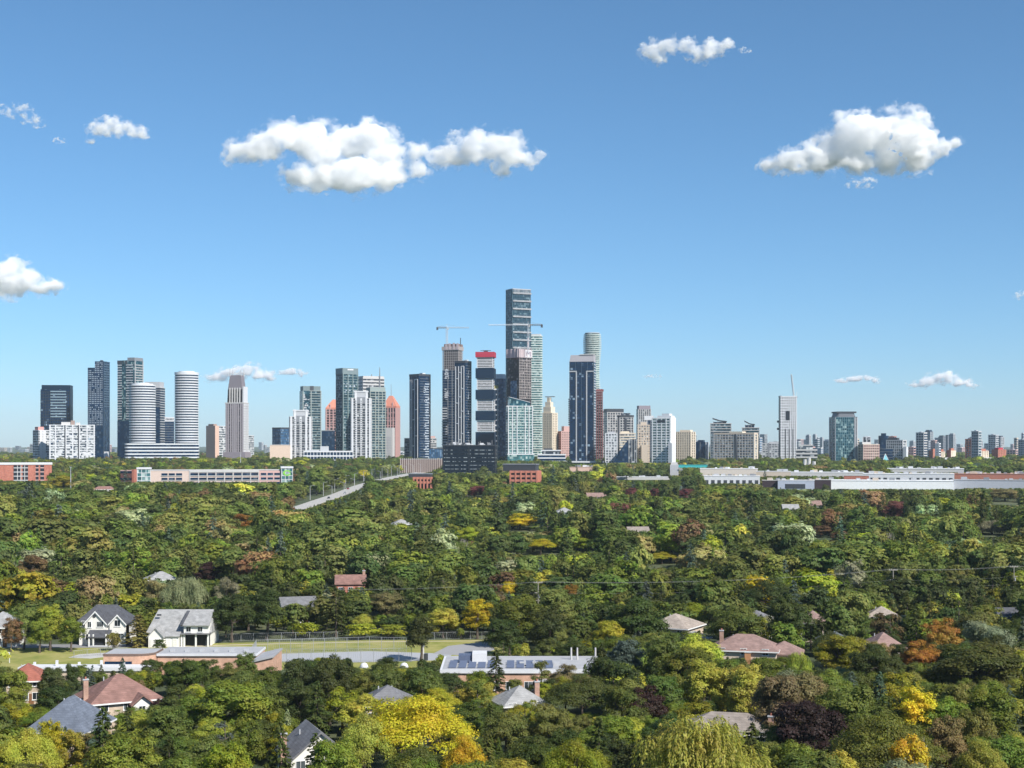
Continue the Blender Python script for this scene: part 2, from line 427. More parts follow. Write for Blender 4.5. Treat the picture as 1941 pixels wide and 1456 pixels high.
# --- postmodern stepped tower
PURP = plain('mauve_stone', (.26, .23, .26), .8)
t = Tower('stepped_tower', 'postmodern stepped stone tower with tapering crown and corner spikes', 426, 468, 765, 2180, xs=459, aspect=.6)
t.body(G_BROWN); t.fins([0, .12, .27, .40, .5, .6, .73, .88, 1], 2.1, .9, plain('shaded_mauve_pier', (.33, .30, .32), .8), faces='F'); t.slabs(3.0, .5, .15, PURP)  # front piers darkened in colour, standing in for the unlit face
t.fins([0, .45, 1], 4.6, .9, WHITE, faces='R'); t.part_slabs(-t.dp/2, t.dp/2, 3.0, .9, .9, OFFW, 3, t.h, face='R')  # whites on the right face stand in for sunlight on it
t.block('cornice', OFFW, -t.w/2 - 1, t.w/2 + 1, t.h, t.h + 1.6, p=1)
u = [(x * .86, y * .86) for x, y in t.o()]; u2 = [(x * .80, y * .80) for x, y in t.o()]; u3 = [(x * .62, y * .62) for x, y in t.o()]
MB().prism(u, t.h + 1.6, t.z(738), u2).build('upper_shaft', G_BROWN, t.e)
MB().prism(u2, t.z(738), t.z(711), u3).build('crown', plain('mauve_crown', (.20, .18, .20), .7), t.e)
for i in range(5):
    x = (-.28 + i * .14) * t.w
    MB().box(x - .8, x + .8, -t.dp * .43 - .9, -t.dp * .40, t.h, t.z(735)).build('pier', OFFW, t.e)
for zz in [t.h + 3 * k for k in range(2, 7)]:
    pass
for sx in (-1, 1):
    for sy in (-1, 1): MB().tube((sx * t.w * .31, sy * t.dp * .31, t.z(713)), (sx * t.w * .31, sy * t.dp * .31, t.z(699)), .9, .3).build('spike', OFFW, t.e)
MB().box(t.w * .43, t.w * .5, -t.dp * .42, t.dp * .42, t.h, t.z(733)).build('painted_lit_flank', WHITE, t.e)  # white box paints the sunlit look of the right flank
MB().box(-t.w * .62, t.w * .62, -t.dp * .62, t.dp * .6, 0, t.z(857)).build('podium', PURP, t.e)
t = Tower('apartment_block', 'small speckled white block beside the stepped tower', 467, 480, 826, 2500); t.body(G_CONDO); t.slabs(2.9, .9, .4, WHITE)
# --- centre left group
t = Tower('office_block', 'low sky blue glass office behind the peach wall', 514, 550, 813, 2500, xs=530, side='L'); t.body(G_BLUE); t.slabs(3.6, .5, .2, DGREY); t.body(DGREY, t.h, t.h + 2.5, .2, 'parapet')
t = Tower('blank_hall', 'plain peach walled hall among the treetops', 510, 548, 844, 2060, aspect=.6, cat='hall'); t.body(plain('pale_peach', (.62, .48, .38), .9), name='wall'); t.body(OFFW, t.h, t.h + .8, .3, 'parapet')
def crowned(x0, x1, ytop, ysh, d, label):
    t = Tower('condo_tower', label, x0, x1, ysh, d, aspect=.8)
    t.body(G_GREY); t.slabs(2.95, .55, .7, OFFW)
    t.fins([.02, .22, .5, .78, .98], t.w * .095, 1.3, WHITE); t.fins([.1, .5, .9], 2.4, 1.0, WHITE, faces='RL')
    m = MB()
    for k in range(int(t.h / 2.95)):
        for f in (.22, .5):
            x = (f - .5) * t.w * .95; m.box(x - .7, x + .7, -t.dp/2 - 1.5, -t.dp/2 - 1.2, k * 2.95 + 1, k * 2.95 + 2.3)
    kind(m.build('window_pane', DGREY, t.e), 'stuff')
    MB().box(-t.w*.34, t.w*.34, -t.dp*.34, t.dp*.34, t.h, t.z(ytop) - 1.5).build('crown', LGREY, t.e)
    MB().box(-t.w*.37, t.w*.37, -t.dp*.37, t.dp*.37, t.z(ytop) - 1.5, t.z(ytop)).build('crown_cap', WHITE, t.e)
    for sx in (-.27, .27): MB().box(sx*t.w - 1.6, sx*t.w + 1.6, -t.dp*.36, -t.dp*.34 + 2, t.h, t.z(ytop) + .6).build('crown_pier', WHITE, t.e)
    MB().box(-t.w*.2, t.w*.2, -t.dp*.55, -t.dp*.3, t.h - 8, t.h + 1.5).build('bay', MGREY, t.e)
crowned(547, 588, 777, 790, 2080, 'shorter white ribbed condo tower with boxy crown before a slate tower')
t = Tower('condo_tower', 'slate green condo tower with banded balconies behind white ribbed tower', 566, 607, 741, 2200, xs=572, side='L', aspect=.7)
t.body(G_SLATE); t.part_slabs(t.fx(585), t.w/2, 3.0, .75, 1.0, plain('grey_green_band', (.30, .34, .33), .7), 3, t.h); t.fins([0, .45, 1], 1.3, .9, plain('grey_green_band', (.30, .34, .33), .7)); t.panels(LGREY, -t.w/2, t.fx(586), 3, t.h - 4, 60, 1.5, 4, 1.2, 2.8)
t.body(plain('green_grey_crown', (.17, .22, .23), .6), t.h, t.z(732), -1.0, 'crown'); t.block('crown_groove', DGREY, t.fx(586), t.fx(593), t.h, t.z(732) + .2, -t.dp/2 + .8, 0)
def pointed(x0, x1, yap, ysh, d, label, xap, mast=None, xs=None, side='R'):
    t = Tower('pointed_tower', label, x0, x1, ysh, d, xs=xs, side=side, aspect=.8)
    t.body(G_BROWN); pk = plain('rose_granite', (.52, .32, .30), .8)
    t.fins([0, .2, .4, .6, .8, 1], 1.6, .9, pk, faces='FRL'); t.slabs(3.3, .7, .3, pk, skip=.3)
    b = t.o(.5); ax = 0
    MB().prism(b, t.h, t.h + 3, b).prism([(x*.98, y*.98) for x, y in b], t.h + 3, t.z(yap), [(x * .22, y * .22) for x, y in b]).build('pointed_roof', SALMON, t.e)
    for sx in (-1, 1): MB().box(sx*t.w*.25 - .7, sx*t.w*.25 + .7, -t.dp*.5 - .6, -t.dp*.42, t.h, t.h + 9).build('dormer', pk, t.e)
    if mast: MB().tube((0, 0, t.z(yap)), (0, 0, t.z(mast)), .6, .25).build('mast', MGREY, t.e)
    return t
pointed(616, 650, 757, 776, 2420, 'rose tower with salmon pointed roof half hidden by green tower', 632)
t = Tower('office_block', 'dark square office block between slate and green towers', 608, 633, 817, 2350); t.body(G_NAVYD); t.slabs(3.4, .3, .1, BLACK); t.body(MGREY, t.h, t.h + 1.2, .2, 'parapet')
t = Tower('condo_tower', 'tall dark green slab tower with solid green grey crown', 635, 677, 709, 2180, xs=648, side='L', aspect=.8)
GG = plain('green_grey_band', (.20, .26, .26), .6)
t.body(G_SLATE); t.part_slabs(-t.w/2, t.w/2, 3.05, .6, .7, GG, 3, t.h); t.fins([0, .33, .66, 1], 1.2, 1.0, GG); t.panels(plain('pale_blind', (.42, .48, .55), .4), -t.w/2, t.w/2, 10, t.h - 4, 70, 1.2, 2.6, 1.2, 2.6)
t.part_slabs(-t.dp/2, t.dp/2, 3.05, .7, .3, plain('steel_blue', (.065, .105, .15), .4), 3, t.h, face='L'); t.body(plain('green_grey_crown', (.17, .22, .23), .6), t.h, t.z(698), .3, 'crown'); t.block('crown_sign', WHITE, t.fx(657), t.fx(668), t.z(702), t.z(699.5), -t.dp/2 - .6, -t.dp/2)
t = Tower('office_tower', 'pale banded office tower with rooftop mast', 677, 727, 717, 2480, xs=687, side='L', aspect=.6)
t.body(G_GREY); t.slabs(4.2, 2.2, .4, OFFW); t.fins([0, .5, 1], 2.4, .5, MGREY, faces='L'); t.block('upper_band', OFFW, -t.w/2 + .5, t.w/2 - .5, t.h, t.z(713), -t.dp/2 + .5, t.dp/2 - .5)
MB().tube((t.fx(718), -t.dp/2 - 1, t.z(735)), (t.fx(718), -t.dp/2 - 1, t.z(696)), 1.5, .5, 5).build('mast', MGREY, t.e); MB().tube((t.fx(708), 0, t.h), (t.fx(708), 0, t.z(709)), .8).build('antenna', MGREY, t.e)
crowned(664, 702, 741, 755, 2070, 'taller white ribbed condo tower with boxy crown beside the grey green banded tower')
t = Tower('condo_tower', 'grey green banded condo tower with plain flat crown', 692, 730, 742, 2140, xs=700, side='L', aspect=.8)
t.body(G_SLATE); t.part_slabs(-t.w/2, t.w/2, 3.0, .8, .9, plain('sage_band', (.33, .36, .33), .7), 3, t.h); t.fins([0, .35, .55, .8, 1], .9, .7, plain('sage_band', (.33, .36, .33), .7)); t.body(plain('sage_crown', (.26, .31, .30), .7), t.h, t.z(734), -.5, 'crown')
t = pointed(724, 757, 750, 773, 2400, 'rose tower with salmon pointed roof and slim mast', 735, mast=728, xs=750, side='R')
t.block('white_annex', OFFW, t.fx(726), t.fx(748), 0, t.z(811), -t.dp/2 - 14, -t.dp/2 - 2); m = MB()
for k in range(9):
    for i in range(5): m.box(t.fx(728) + i * 3.4, t.fx(728) + i * 3.4 + 2.2, -t.dp/2 - 14.3, -t.dp/2 - 13.9, 6 + k * 4.4, 8.4 + k * 4.4)
kind(m.build('window_pane', LGREY, t.e), 'stuff')
t = Tower('civic_podium', 'long low white podium with dark ribbon windows below green tower', 575, 668, 856, 2040, aspect=.2, cat='podium'); t.body(G_NAVYD); t.slabs(4.2, 1.6, .5, WHITE, 1, t.h); t.fins(16, .8, .6, WHITE); t.block('roof_hut', LGREY, t.fx(606), t.fx(622), t.h, t.z(846), 0, 8); t.block('roof_hut', LGREY, t.fx(580), t.fx(604), t.h, t.z(853), 0, 8)
def framed(x0, x1, ytop, d, label, xs, fr):
    t = Tower('condo_tower', label, x0, x1, ytop, d, xs=xs, side='L', aspect=1.0)
    t.body(G_NAVYD); t.part_slabs(-t.w/2 + 2, t.w/2 - 4, 3.05, .35, .3, MGREY, 4, t.h - 4)
    t.part_slabs(t.w*.02, t.w*.34, 3.05, 1.0, .8, plain('pale_blind', (.42, .48, .55), .4), 4, t.h - 12, 'balcony')
    t.panels(plain('pale_blind', (.42, .48, .55), .4), -t.w*.1, t.w*.42, 6, t.h - 8, 60, 1.2, 3, .8, 1.6)
    L = t.dp
    for f in fr: MB().box(-t.w/2 - .8, -t.w/2 + .4, (f - .5) * L - .55, (f - .5) * L + .55, 2, t.h - 5).build('frame_post', WHITE, t.e)
    k = 0; zz = t.h - 5
    while zz > 6:
        a, b = fr[k % (len(fr) - 1)], fr[k % (len(fr) - 1) + 1]
        MB().box(-t.w/2 - .75, -t.w/2 + .3, (a - .5) * L, (b - .5) * L, zz - .6, zz + .6).build('frame_beam', WHITE, t.e)
        zz -= t.rng.choice((9.2, 12.2, 15.2)); k += 1
    t.body(DGREY, t.h, t.h + 3.2, .25, 'parapet'); MB().box(-t.w*.2, t.w*.05, -t.dp*.51, -t.dp*.2, t.h + 3.2, t.h + 4.8).build('roof_screen', WHITE, t.e)
    MB().box(t.w*.38, t.w*.5 + .3, -t.dp/2 - .3, t.dp/2, 0, t.h + 2).build('dark_fin', BLACK, t.e)
    return t
framed(775, 815, 713, 2150, 'free standing black tower with white ladder frames on one flank', 793, (.12, .42, .72, .9))
t = Tower('office_block', 'narrow grey block at the foot of the ladder framed tower', 766, 777, 831, 2300); t.body(G_GREY); t.slabs(3.3, .6, .2, MGREY)
t = Tower('office_block', 'small white and pink stepped block behind the black office', 815, 827, 831, 2500); t.body(G_CONDO); t.slabs(3, 1.2, .3, OFFW); t.pen(PINK, .1, .8, 4)
t = Tower('office_block', 'low blue glass block beside the ladder framed tower', 813, 842, 851, 2050, aspect=.5); t.body(G_BLUE); t.fins(7, .4, .3, DGREY); t.body(DGREY, t.h, t.h + 1, .3, 'parapet')
# --- centre
t = Tower('condo_tower', 'unfinished tower with raw concrete top, mosaic flank and tower crane', 838, 877, 664, 2220, xs=868, aspect=.8)
t.body(G_NAVYD, 0, t.z(702)); t.body(plain('bare_core', (.09, .07, .07), .9), t.z(702), t.h, -1.2, 'bare_core'); t.slabs(3.1, .5, .1, CONC, t.z(702), t.h); t.fins(9, .8, .1, CONC, t.z(702), t.h, 'FR', 'column')
t.slabs(3.1, .4, .25, MGREY, 4, t.z(702)); t.body(CONC, t.h, t.z(657), .9, 'formwork'); t.block('formwork_deck', plain('brown_deck', (.22, .15, .13)), t.fx(841), t.fx(868), t.z(657), t.z(652)); 
for px in (844, 850, 858, 865): t.block('formwork_panel', FORM, t.fx(px), t.fx(px + 4), t.z(663), t.z(651) + t.rng.uniform(-2, 1), -t.dp/2 - 1.3, -t.dp/2 - .9)
t.panels(WHITE, t.fx(842), t.fx(850), t.z(718), t.z(698), 26, 1.2, 3.4, .8, 2.4); t.panels(WHITE, t.fx(842), t.fx(850), t.z(758), t.z(738), 24, 1.2, 3.4, .8, 2.4)
t.part_slabs(-t.w/2 - 1, t.fx(847), 3.1, 1.1, 1.0, WHITE, 10, t.z(774)); t.fins([.35, .62], .5, .4, LGREY, 4, t.z(702))
MB().tube((t.fx(868), 0, t.h), (t.fx(868), 0, t.z(640)), .7).build('hoist_mast', DGREY, t.e)
framed(861, 893, 688, 2130, 'black tower with white ladder frames beside the unfinished mosaic tower', 881, (.1, .35, .6, .88))
t = Tower('stacked_tower', 'stacked box tower alternating white striped and dark blocks under red top', 901, 940, 677, 2120, xs=936, aspect=.9)
nav = plain('navy_cap', (.006, .02, .045), .4, spec=.08)
for i, (ya, yb) in enumerate(((677, 697), (718, 738), (758, 778), (798, 818))):
    MB().prism([(x * .84, y * .84) for x, y in t.o()], t.z(yb), t.z(ya)).build('striped_block', G_BROWN, t.e)
    m = MB(); n = 7
    for k in range(n): zz = t.z(yb) + .8 + k * (t.z(ya) - t.z(yb) - 1.6) / (n - 1); m.prism([(x * .86, y * .86) for x, y in t.o()], zz - .55, zz + .55)
    kind(m.build('stripe', WHITE, t.e), 'stuff')
    for sx in (-1, 1): MB().box(sx*t.w*.42 - .6, sx*t.w*.42 + .6, -t.dp*.44, -t.dp*.42, t.z(yb), t.z(ya)).build('corner_post', WHITE, t.e)
for ya, yb in ((698, 717), (739, 757), (779, 797), (819, 870)): MB().prism(t.o(), t.z(yb), t.z(ya)).build('dark_block', nav, t.e)
t.body(REDM, t.z(677), t.z(667), .2, 'red_top'); MB().box(-3, 3, -2, 2, t.z(667), t.z(664)).box(-8, 8, -.5, .5, t.z(664), t.z(663)).build('roof_hoist', DGREY, t.e)
t = Tower('curved_tower', 'sleek blue curved glass tower with white rounded cap', 936, 960, 718, 2300, aspect=.9, shape='ell'); t.body(G_BLUE); t.slabs(3.3, .25, .12, plain('steel_blue', (.065, .105, .15), .4)); MB().prism(ell(t.w, t.dp), t.h, t.z(709), ell(t.w * .82, t.dp * .82)).build('cap', WHITE, t.e)
t = Tower('lattice_slab', 'thin white lattice slab with yellow top beside the stacked box tower', 937, 944, 738, 2170, aspect=2.0, cat='tower'); t.body(G_NAVYD); t.slabs(6, 1.6, .5, WHITE, 20); t.fins([0, 1], 1.0, .7, WHITE); t.body(plain('yellow_panel', (.5, .42, .08)), t.h, t.z(731), .2, 'yellow_top')
t = Tower('skyscraper', 'tallest banded glass skyscraper of the skyline', 959, 1006, 549, 2250, xs=972, side='L', aspect=.75)
t.body(G_SLATE); t.slabs(3.2, .35, .25, plain('steel_blue', (.065, .105, .15), .4), 4, t.h - 2)
zz = t.z(556); k = 0
while zz > 60:
    t.part_slabs(-t.w/2, t.w/2 + .8, 99, 2.4, 1.4, WHITE, zz, zz + .01, 'white_band', 2.0); zz -= 12.3
t.fins(12, .5, .5, plain('steel_blue', (.065, .105, .15), .4), 4, None, 'F'); t.fins(5, .5, .5, plain('teal_mullion', (.14, .24, .27), .4), 4, None, 'L'); t.fins([.88], 2.6, .5, FORM, 4, t.z(640), 'F')
t.body(LGREY, t.h, t.h + 1.2, .4, 'parapet'); t.fins(14, .8, .45, LGREY, t.h - 8, t.h, 'F', 'crown_mullion')
t = Tower('condo_tower', 'slim pale green banded tower directly right behind the tallest skyscraper', 1004, 1028, 637, 2420, aspect=.9, shape='rr', rad=4); t.body(G_TEALL); t.slabs(3.15, 1.25, .8, plain('mint_band', (.55, .62, .58), .6)); t.body(LGREY, t.h + .7, t.z(633), -1.5, 'roof_cap')
t = Tower('unfinished_tower', 'unfinished bronze tower ringed by grey formwork marked M', 961, 1007, 678, 2140, xs=984, side='L', aspect=1.0)
t.body(G_BROWN); t.part_slabs(-t.w/2, t.w/2, 3.1, .6, .2, CONC, t.z(755), t.h); t.fins(8, .6, .3, CONC, t.z(755), t.h); t.part_slabs(-t.dp/2, t.dp/2, 3.1, .2, .1, BLACK, 4, t.h, face='L')
t.block('glazed_strip', G_BLUE, -t.w/2 - .3, -t.w/2 + 1, 0, t.z(722), -t.dp*.3, t.dp*.2); t.body(FORM, t.h, t.z(662), 1.2, 'formwork')
for f in (.05, .3, .62, .98): t.fins([f], .9, 1.9, plain('pale_formwork', (.55, .47, .47)), t.h, t.z(661.5), 'FL', 'formwork_post')
t.block('sign_panel', WHITE, t.fx(995), t.w/2 + 1.0, t.z(677), t.z(663.5), -t.dp/2 - 1.5, -t.dp/2 - 1.2)
def letter_m(par, x0, x1, z0, z1, y):
    wd = (x1 - x0) * .2; m = MB(); xm = (x0 + x1) / 2
    m.box(x0, x0 + wd, y, y + .3, z0, z1); m.box(x1 - wd, x1, y, y + .3, z0, z1)
    for a, b in ((x0 + wd * .5, xm), (x1 - wd * .5, xm)):
        m.v += [(a - wd*.5, y, z1), (a + wd*.5, y, z1), (b + wd*.5, y, z0 + .45*(z1-z0)), (b - wd*.5, y, z0 + .45*(z1-z0)), (a - wd*.5, y + .28, z1), (a + wd*.5, y + .28, z1), (b + wd*.5, y + .28, z0 + .45*(z1-z0)), (b - wd*.5, y + .28, z0 + .45*(z1-z0))]
        q = len(m.v) - 8; m.f += [[q, q+3, q+2, q+1], [q+4, q+5, q+6, q+7], [q, q+4, q+7, q+3], [q+1, q+2, q+6, q+5], [q+2, q+3, q+7, q+6], [q, q+1, q+5, q+4]]
    return m.build('letter', plain('mauve_letter', (.25, .17, .22)), par)
letter_m(t.e, t.fx(996.5), t.fx(1004.5), t.z(675), t.z(666), -t.dp/2 - 1.85)
t = Tower('condo_tower', 'teal glass condo with white frame grid and sloping roof screen', 959, 1010, 770, 2060, xs=963, side='L', aspect=.6)
t.body(G_TEALL); t.slabs(3.0, .8, .35, plain('mint_band', (.55, .62, .58), .6)); t.fins([0, .17, .36, .70, .86, 1], 1.1, 1.0, WHITE); t.fins(14, .35, .5, plain('teal_mullion', (.14, .24, .27), .4), 3, None, 'F', 'mullion')
t.block('top_frame', WHITE, t.fx(960), t.fx(982), t.h - .6, t.h + .6, -t.dp/2 - .9, -t.dp/2 + .5); t.block('top_frame', WHITE, t.fx(993), t.fx(1010), t.h - .6, t.h + .6, -t.dp/2 - .9, -t.dp/2 + .5)
MB().prism([(t.fx(966), -t.dp*.42), (t.fx(1005), -t.dp*.42), (t.fx(1005), t.dp*.42), (t.fx(966), t.dp*.42)], t.h, lambda x, y: t.z(753) + (t.z(763) - t.z(753)) * (x - t.fx(966)) / (t.fx(1005) - t.fx(966))).build('roof_screen', G_TEAL, t.e)
MB().slab([(t.fx(965.5), -t.dp*.43, t.z(752)), (t.fx(1005.5), -t.dp*.43, t.z(762)), (t.fx(1005.5), t.dp*.43, t.z(762)), (t.fx(965.5), t.dp*.43, t.z(752))], .8).build('roof_edge', LGREY, t.e)
MB().box(-t.w*.52, t.w*.55, -t.dp*.6, t.dp*.5, 0, t.z(862)).build('podium', G_TEALL, t.e); MB().box(-t.w*.53, t.w*.56, -t.dp*.61, t.dp*.51, t.z(862), t.z(860)).build('podium_roof', WHITE, t.e)
t = Tower('apartment_tower', 'sunlit cream tower with stepped pyramidal top', 1029, 1057, 783, 2350, xs=1047, aspect=.9)
t.body(G_BROWN); t.fins(6, 2.2, .7, CREAM); t.slabs(3.0, 1.0, .4, CREAM); t.fins(4, 2.6, .7, CREAM, faces='R')
for i, (f, ya, yb) in enumerate(((.8, 783, 771), (.55, 771, 762), (.3, 762, 753))): MB().prism([(x * f - t.w * .1, y * f) for x, y in t.o()], t.z(ya), t.z(yb)).build('stepped_top', CREAM, t.e)
MB().box(t.fx(1029), t.fx(1047), -1, 1, t.z(752.5), t.z(751)).build('roof_bar', MGREY, t.e)
t = Tower('terrace_block', 'low stepped white terraced building beside teal glass condo', 1020, 1072, 862, 2050, aspect=.5, cat='building'); t.body(G_NAVYD); t.slabs(3.8, 1.4, .6, WHITE, 1); t.block('upper_terrace', G_GREY, t.fx(1028), t.fx(1062), t.h, t.z(855)); t.block('upper_roof', WHITE, t.fx(1026), t.fx(1064), t.z(855), t.z(853)); t.block('top_hut', DGREY, t.fx(1032), t.fx(1048), t.z(853), t.z(850), -4, 6)
t = Tower('apartment_tower', 'brown and pink brick apartment tower between cream and navy towers', 1058, 1082, 818, 2350, xs=1064, side='L', aspect=.9); t.body(G_BROWN); t.fins(5, 2.2, .6, PINK); t.slabs(3, 1.1, .4, PINK); t.fins(3, 3, .5, TERRA, faces='L'); t.block('step', PINK, t.fx(1070), t.w/2, t.h, t.z(808), -t.dp*.4, t.dp*.4)
t = Tower('condo_tower', 'massive navy tower with white vertical frames and grey screen crown', 1080, 1130, 686, 2090, xs=1126, aspect=.55)
t.body(G_NAVY); t.slabs(3.1, .5, .3, plain('navy_cap', (.006, .02, .045), .4, spec=.08)); t.fins([.28, .72], 1.5, 1.1, LGREY, 3, t.z(704)); t.fins([.0, 1], .8, .6, DGREY)
for a, b in ((1080, 1094), (1112, 1126)): t.block('frame_beam', LGREY, t.fx(a), t.fx(b), t.z(705), t.z(703), -t.dp/2 - 1.1, -t.dp/2 + .4)
t.part_slabs(-t.dp/2, t.dp/2, 3.1, .9, .7, LGREY, 3, t.h, face='R'); t.fins(5, .35, .35, plain('steel_blue', (.065, .105, .15), .4), 3, None, 'F', 'mullion')
MB().prism(rect(t.w, t.dp), t.h, t.z(673), [(x * .94 + .6, y * .9) for x, y in rect(t.w, t.dp)]).build('crown', plain('grey_screen', (.38, .36, .38), .7), t.e)
MB().box(-t.w*.08, t.w*.5, -t.dp*.5, t.dp*.5, t.z(673), t.z(671.5)).build('crown_cap', OFFW, t.e)
m = MB()
for k in range(13): m.box(-t.w/2 - 2.6, -t.w/2 + .5, -t.dp*.2, t.dp*.3, t.z(806) + k * 3.1, t.z(806) + k * 3.1 + 2.0)
kind(m.build('side_balcony', DGREY, t.e), 'stuff')
MB().box(-t.w*.9, t.w*.85, -t.dp*.8, t.dp*.3, t.z(877), t.z(874)).build('podium_roof', WHITE, t.e); MB().box(-t.w*.88, t.w*.83, -t.dp*.75, t.dp*.3, 0, t.z(877)).build('podium', G_NAVYD, t.e)
t = Tower('curvy_tower', 'slender wavy tower with pale mint balcony bands', 1108, 1139, 634, 2380, aspect=.9, shape='ell', cat='tower')
t.body(G_TEALL, 0, t.h, -2.0); m = MB(); n = int(t.h / 3.15)
for k in range(n + 1):
    q = 1.0 + 1.6 * math.sin(k * .21 + 1.0) * (1 if k > n * .55 else .35); zz = k * 3.15
    m.prism(t.o(q - .8), zz, zz + 1.25)
kind(m.build('balcony', plain('mint_band', (.55, .62, .58), .6), t.e), 'stuff'); t.body(G_SLATE, t.h, t.h + 2.5, -1.5, 'roof_room'); t.body(OFFW, t.h + 2.5, t.h + 3.4, -1.0, 'roof_slab')
t = Tower('unfinished_tower', 'narrow unfinished red brown frame beside massive navy tower', 1127, 1143, 742, 2200, aspect=1.0)
rb = plain('red_primer', (.22, .06, .06), .8); t.body(G_BROWN, 0, t.h, -1.0); t.slabs(3.1, .6, .1, CONC); t.fins(5, .8, .2, rb, faces='FR', name='column'); t.block('formwork', rb, -t.w*.55, t.w*.6, t.h, t.z(738))
for k in range(4): MB().box(-t.w*.35 + k*t.w*.22, -t.w*.25 + k*t.w*.22, -t.dp*.45, -t.dp*.3, t.h - 14, t.h + 4).build('prop', rb, t.e)
# --- right of centre
t = Tower('condo_tower', 'grey and white gridded tower with dark flat roof beam', 1146, 1182, 782, 2250, xs=1152, side='L', aspect=.8); t.body(G_GREY); t.slabs(3, .7, .4, OFFW); t.fins(7, 1.0, .6, OFFW); t.block('roof_beam', DGREY, -t.w/2 - 1, t.w/2 + 1, t.h, t.z(775)); t.part_slabs(-t.dp/2, t.dp/2, 3, 1, .5, MGREY, 3, t.h, face='L')
t = Tower('condo_tower', 'tower with rounded dark top and black centre slot', 1172, 1202, 791, 2180, aspect=.8, shape='rr', rad=5); t.body(G_GREY); t.slabs(3, .8, .4, OFFW); t.fins([.12, .3, .85, 1], 1.2, .6, OFFW); t.block('dark_slot', DGREY, t.fx(1172), t.fx(1177), 0, t.h, -t.dp/2 - .5, 0); t.block('dark_slot', DGREY, t.fx(1184), t.fx(1189), t.z(832), t.h - 2, -t.dp/2 - .5, 0); t.body(DGREY, t.h, t.z(787), .5, 'roof_edge'); t.body(G_GREY, t.z(787), t.z(783), -5, 'roof_room')
t = Tower('apartment_block', 'white rounded balcony block at the foot of the gridded tower', 1148, 1171, 822, 2060); t.body(G_CONDO); t.slabs(2.9, .9, .5, WHITE); t.fins(5, 1.3, .7, WHITE); t.pen(LGREY, .2, .8, 3)
t = Tower('apartment_block', 'narrow white slab half hidden beside the red brown frame', 1141, 1149, 779, 2300, aspect=1.6); t.body(G_CONDO); t.slabs(2.9, .9, .4, OFFW); t.fins([0, .9], 1.5, .5, OFFW)
t = Tower('glass_wedge', 'dark glass wedge with a curved sloping flank', 1162, 1208, 833, 2030, cat='building', aspect=.5)
o = [(t.fx(1162), 0)]
for i in range(9): a = i / 8; o.append((t.fx(1162 + 30 * a), t.h * a ** .75))
o += [(t.fx(1208), t.h), (t.fx(1208), 0)]
m = MB(); b = len(o); m.v += [(x, -t.dp/2, z) for x, z in o] + [(x, t.dp/2, z) for x, z in o]
m.f += [list(range(b))[::-1], [b + i for i in range(b)]] + [[i, (i+1) % b, b + (i+1) % b, b + i] for i in range(b)]
m.build('glass_body', G_NAVYD, t.e); t.block('painted_lit_flank', G_GREY, t.fx(1192), t.fx(1208), 0, t.h + .4, -t.dp/2 - .4, 0); t.fins([.68, .8, .92, 1], .6, .7, OFFW, 0, t.h)  # paler glass block on the right paints a sunlit flank
t = Tower('apartment_block', 'low cream block above the dark glass wedge', 1176, 1206, 822, 2120); t.body(G_CONDO); t.slabs(3, 1.4, .4, CREAM); t.pen(CREAM, .05, .6, 3.5)
t = Tower('condo_tower', 'grey ribbed tower with flat mauve cap behind beige stepped block', 1207, 1235, 776, 2250, xs=1211, side='L', aspect=.8); t.body(G_GREY); t.fins(7, 1.1, .6, OFFW); t.slabs(3, .5, .3, MGREY); t.body(PURP, t.h, t.z(769), -.8, 'roof_cap')
t = Tower('apartment_tower', 'beige stepped block squeezed before the grey ribbed tower', 1210, 1232, 806, 2140); t.body(G_CONDO); t.slabs(2.9, 1.2, .5, BEIGE); t.fins(5, 1.6, .6, BEIGE); t.pen(BEIGE, .25, .75, t.z(800) - t.h); t.block('lower_wing', BEIGE, t.fx(1217), t.fx(1229), 0, t.z(843), -t.dp/2 - 10, -t.dp/2); t.block('white_wing', WHITE, t.fx(1222), t.fx(1240), t.z(796), t.z(788), 0, t.dp*.4)
t = Tower('office_tower', 'narrow navy strip tower left of the white condo', 1228, 1240, 792, 2180); t.body(G_NAVYD); t.slabs(3.2, .25, .15, MGREY); t.fins([0, .5, 1], .7, .4, MGREY)
t = Tower('condo_tower', 'big bright white condo tower with rooftop blocks and banded balconies', 1237, 1281, 793, 2040, xs=1272, aspect=.55)
t.body(G_TEALL); t.slabs(3.0, 1.35, .6, plain('bright_white', (.74, .75, .74), .6)); t.fins([0, .26, .52, .78, 1], 1.3, .8, plain('bright_white', (.74, .75, .74), .6)); t.fins([0, .5, 1], 5, .9, plain('bright_white', (.74, .75, .74), .6), faces='R')
t.block('roof_block', WHITE, t.fx(1246), t.fx(1272), t.h, t.z(788), -t.dp*.4, t.dp*.4); t.block('roof_block', WHITE, t.fx(1254), t.fx(1268), t.z(788), t.z(784), -t.dp*.3, t.dp*.3); t.block('low_wing', WHITE, t.fx(1272), t.fx(1279), 0, t.z(840), -t.dp/2 - 8, -t.dp/2 + 4); t.block('dark_terrace', DGREY, t.fx(1247), t.fx(1262), t.h - 6, t.h - 2.6, -t.dp/2 - .9, 0)
t = Tower('apartment_tower', 'cream ribbed apartment tower right of bright white condo', 1281, 1319, 819, 2150, xs=1311, aspect=.7); t.body(G_BROWN); t.fins(8, 1.9, .7, CREAM); t.slabs(2.95, .9, .4, BEIGE); t.fins(3, 3, .8, CREAM, faces='R'); t.pen(CREAM, .25, .9, t.z(815) - t.h)
t = Tower('office_block', 'dark faceted glass block with white edge beside trees', 1320, 1344, 838, 2100, xs=1339); t.body(G_NAVYD); t.fins([.0, .45, 1], .6, .4, MGREY); t.fins([0, 1], 1.2, .5, WHITE, faces='R'); t.pen(G_NAVYD, .2, .7, 3)
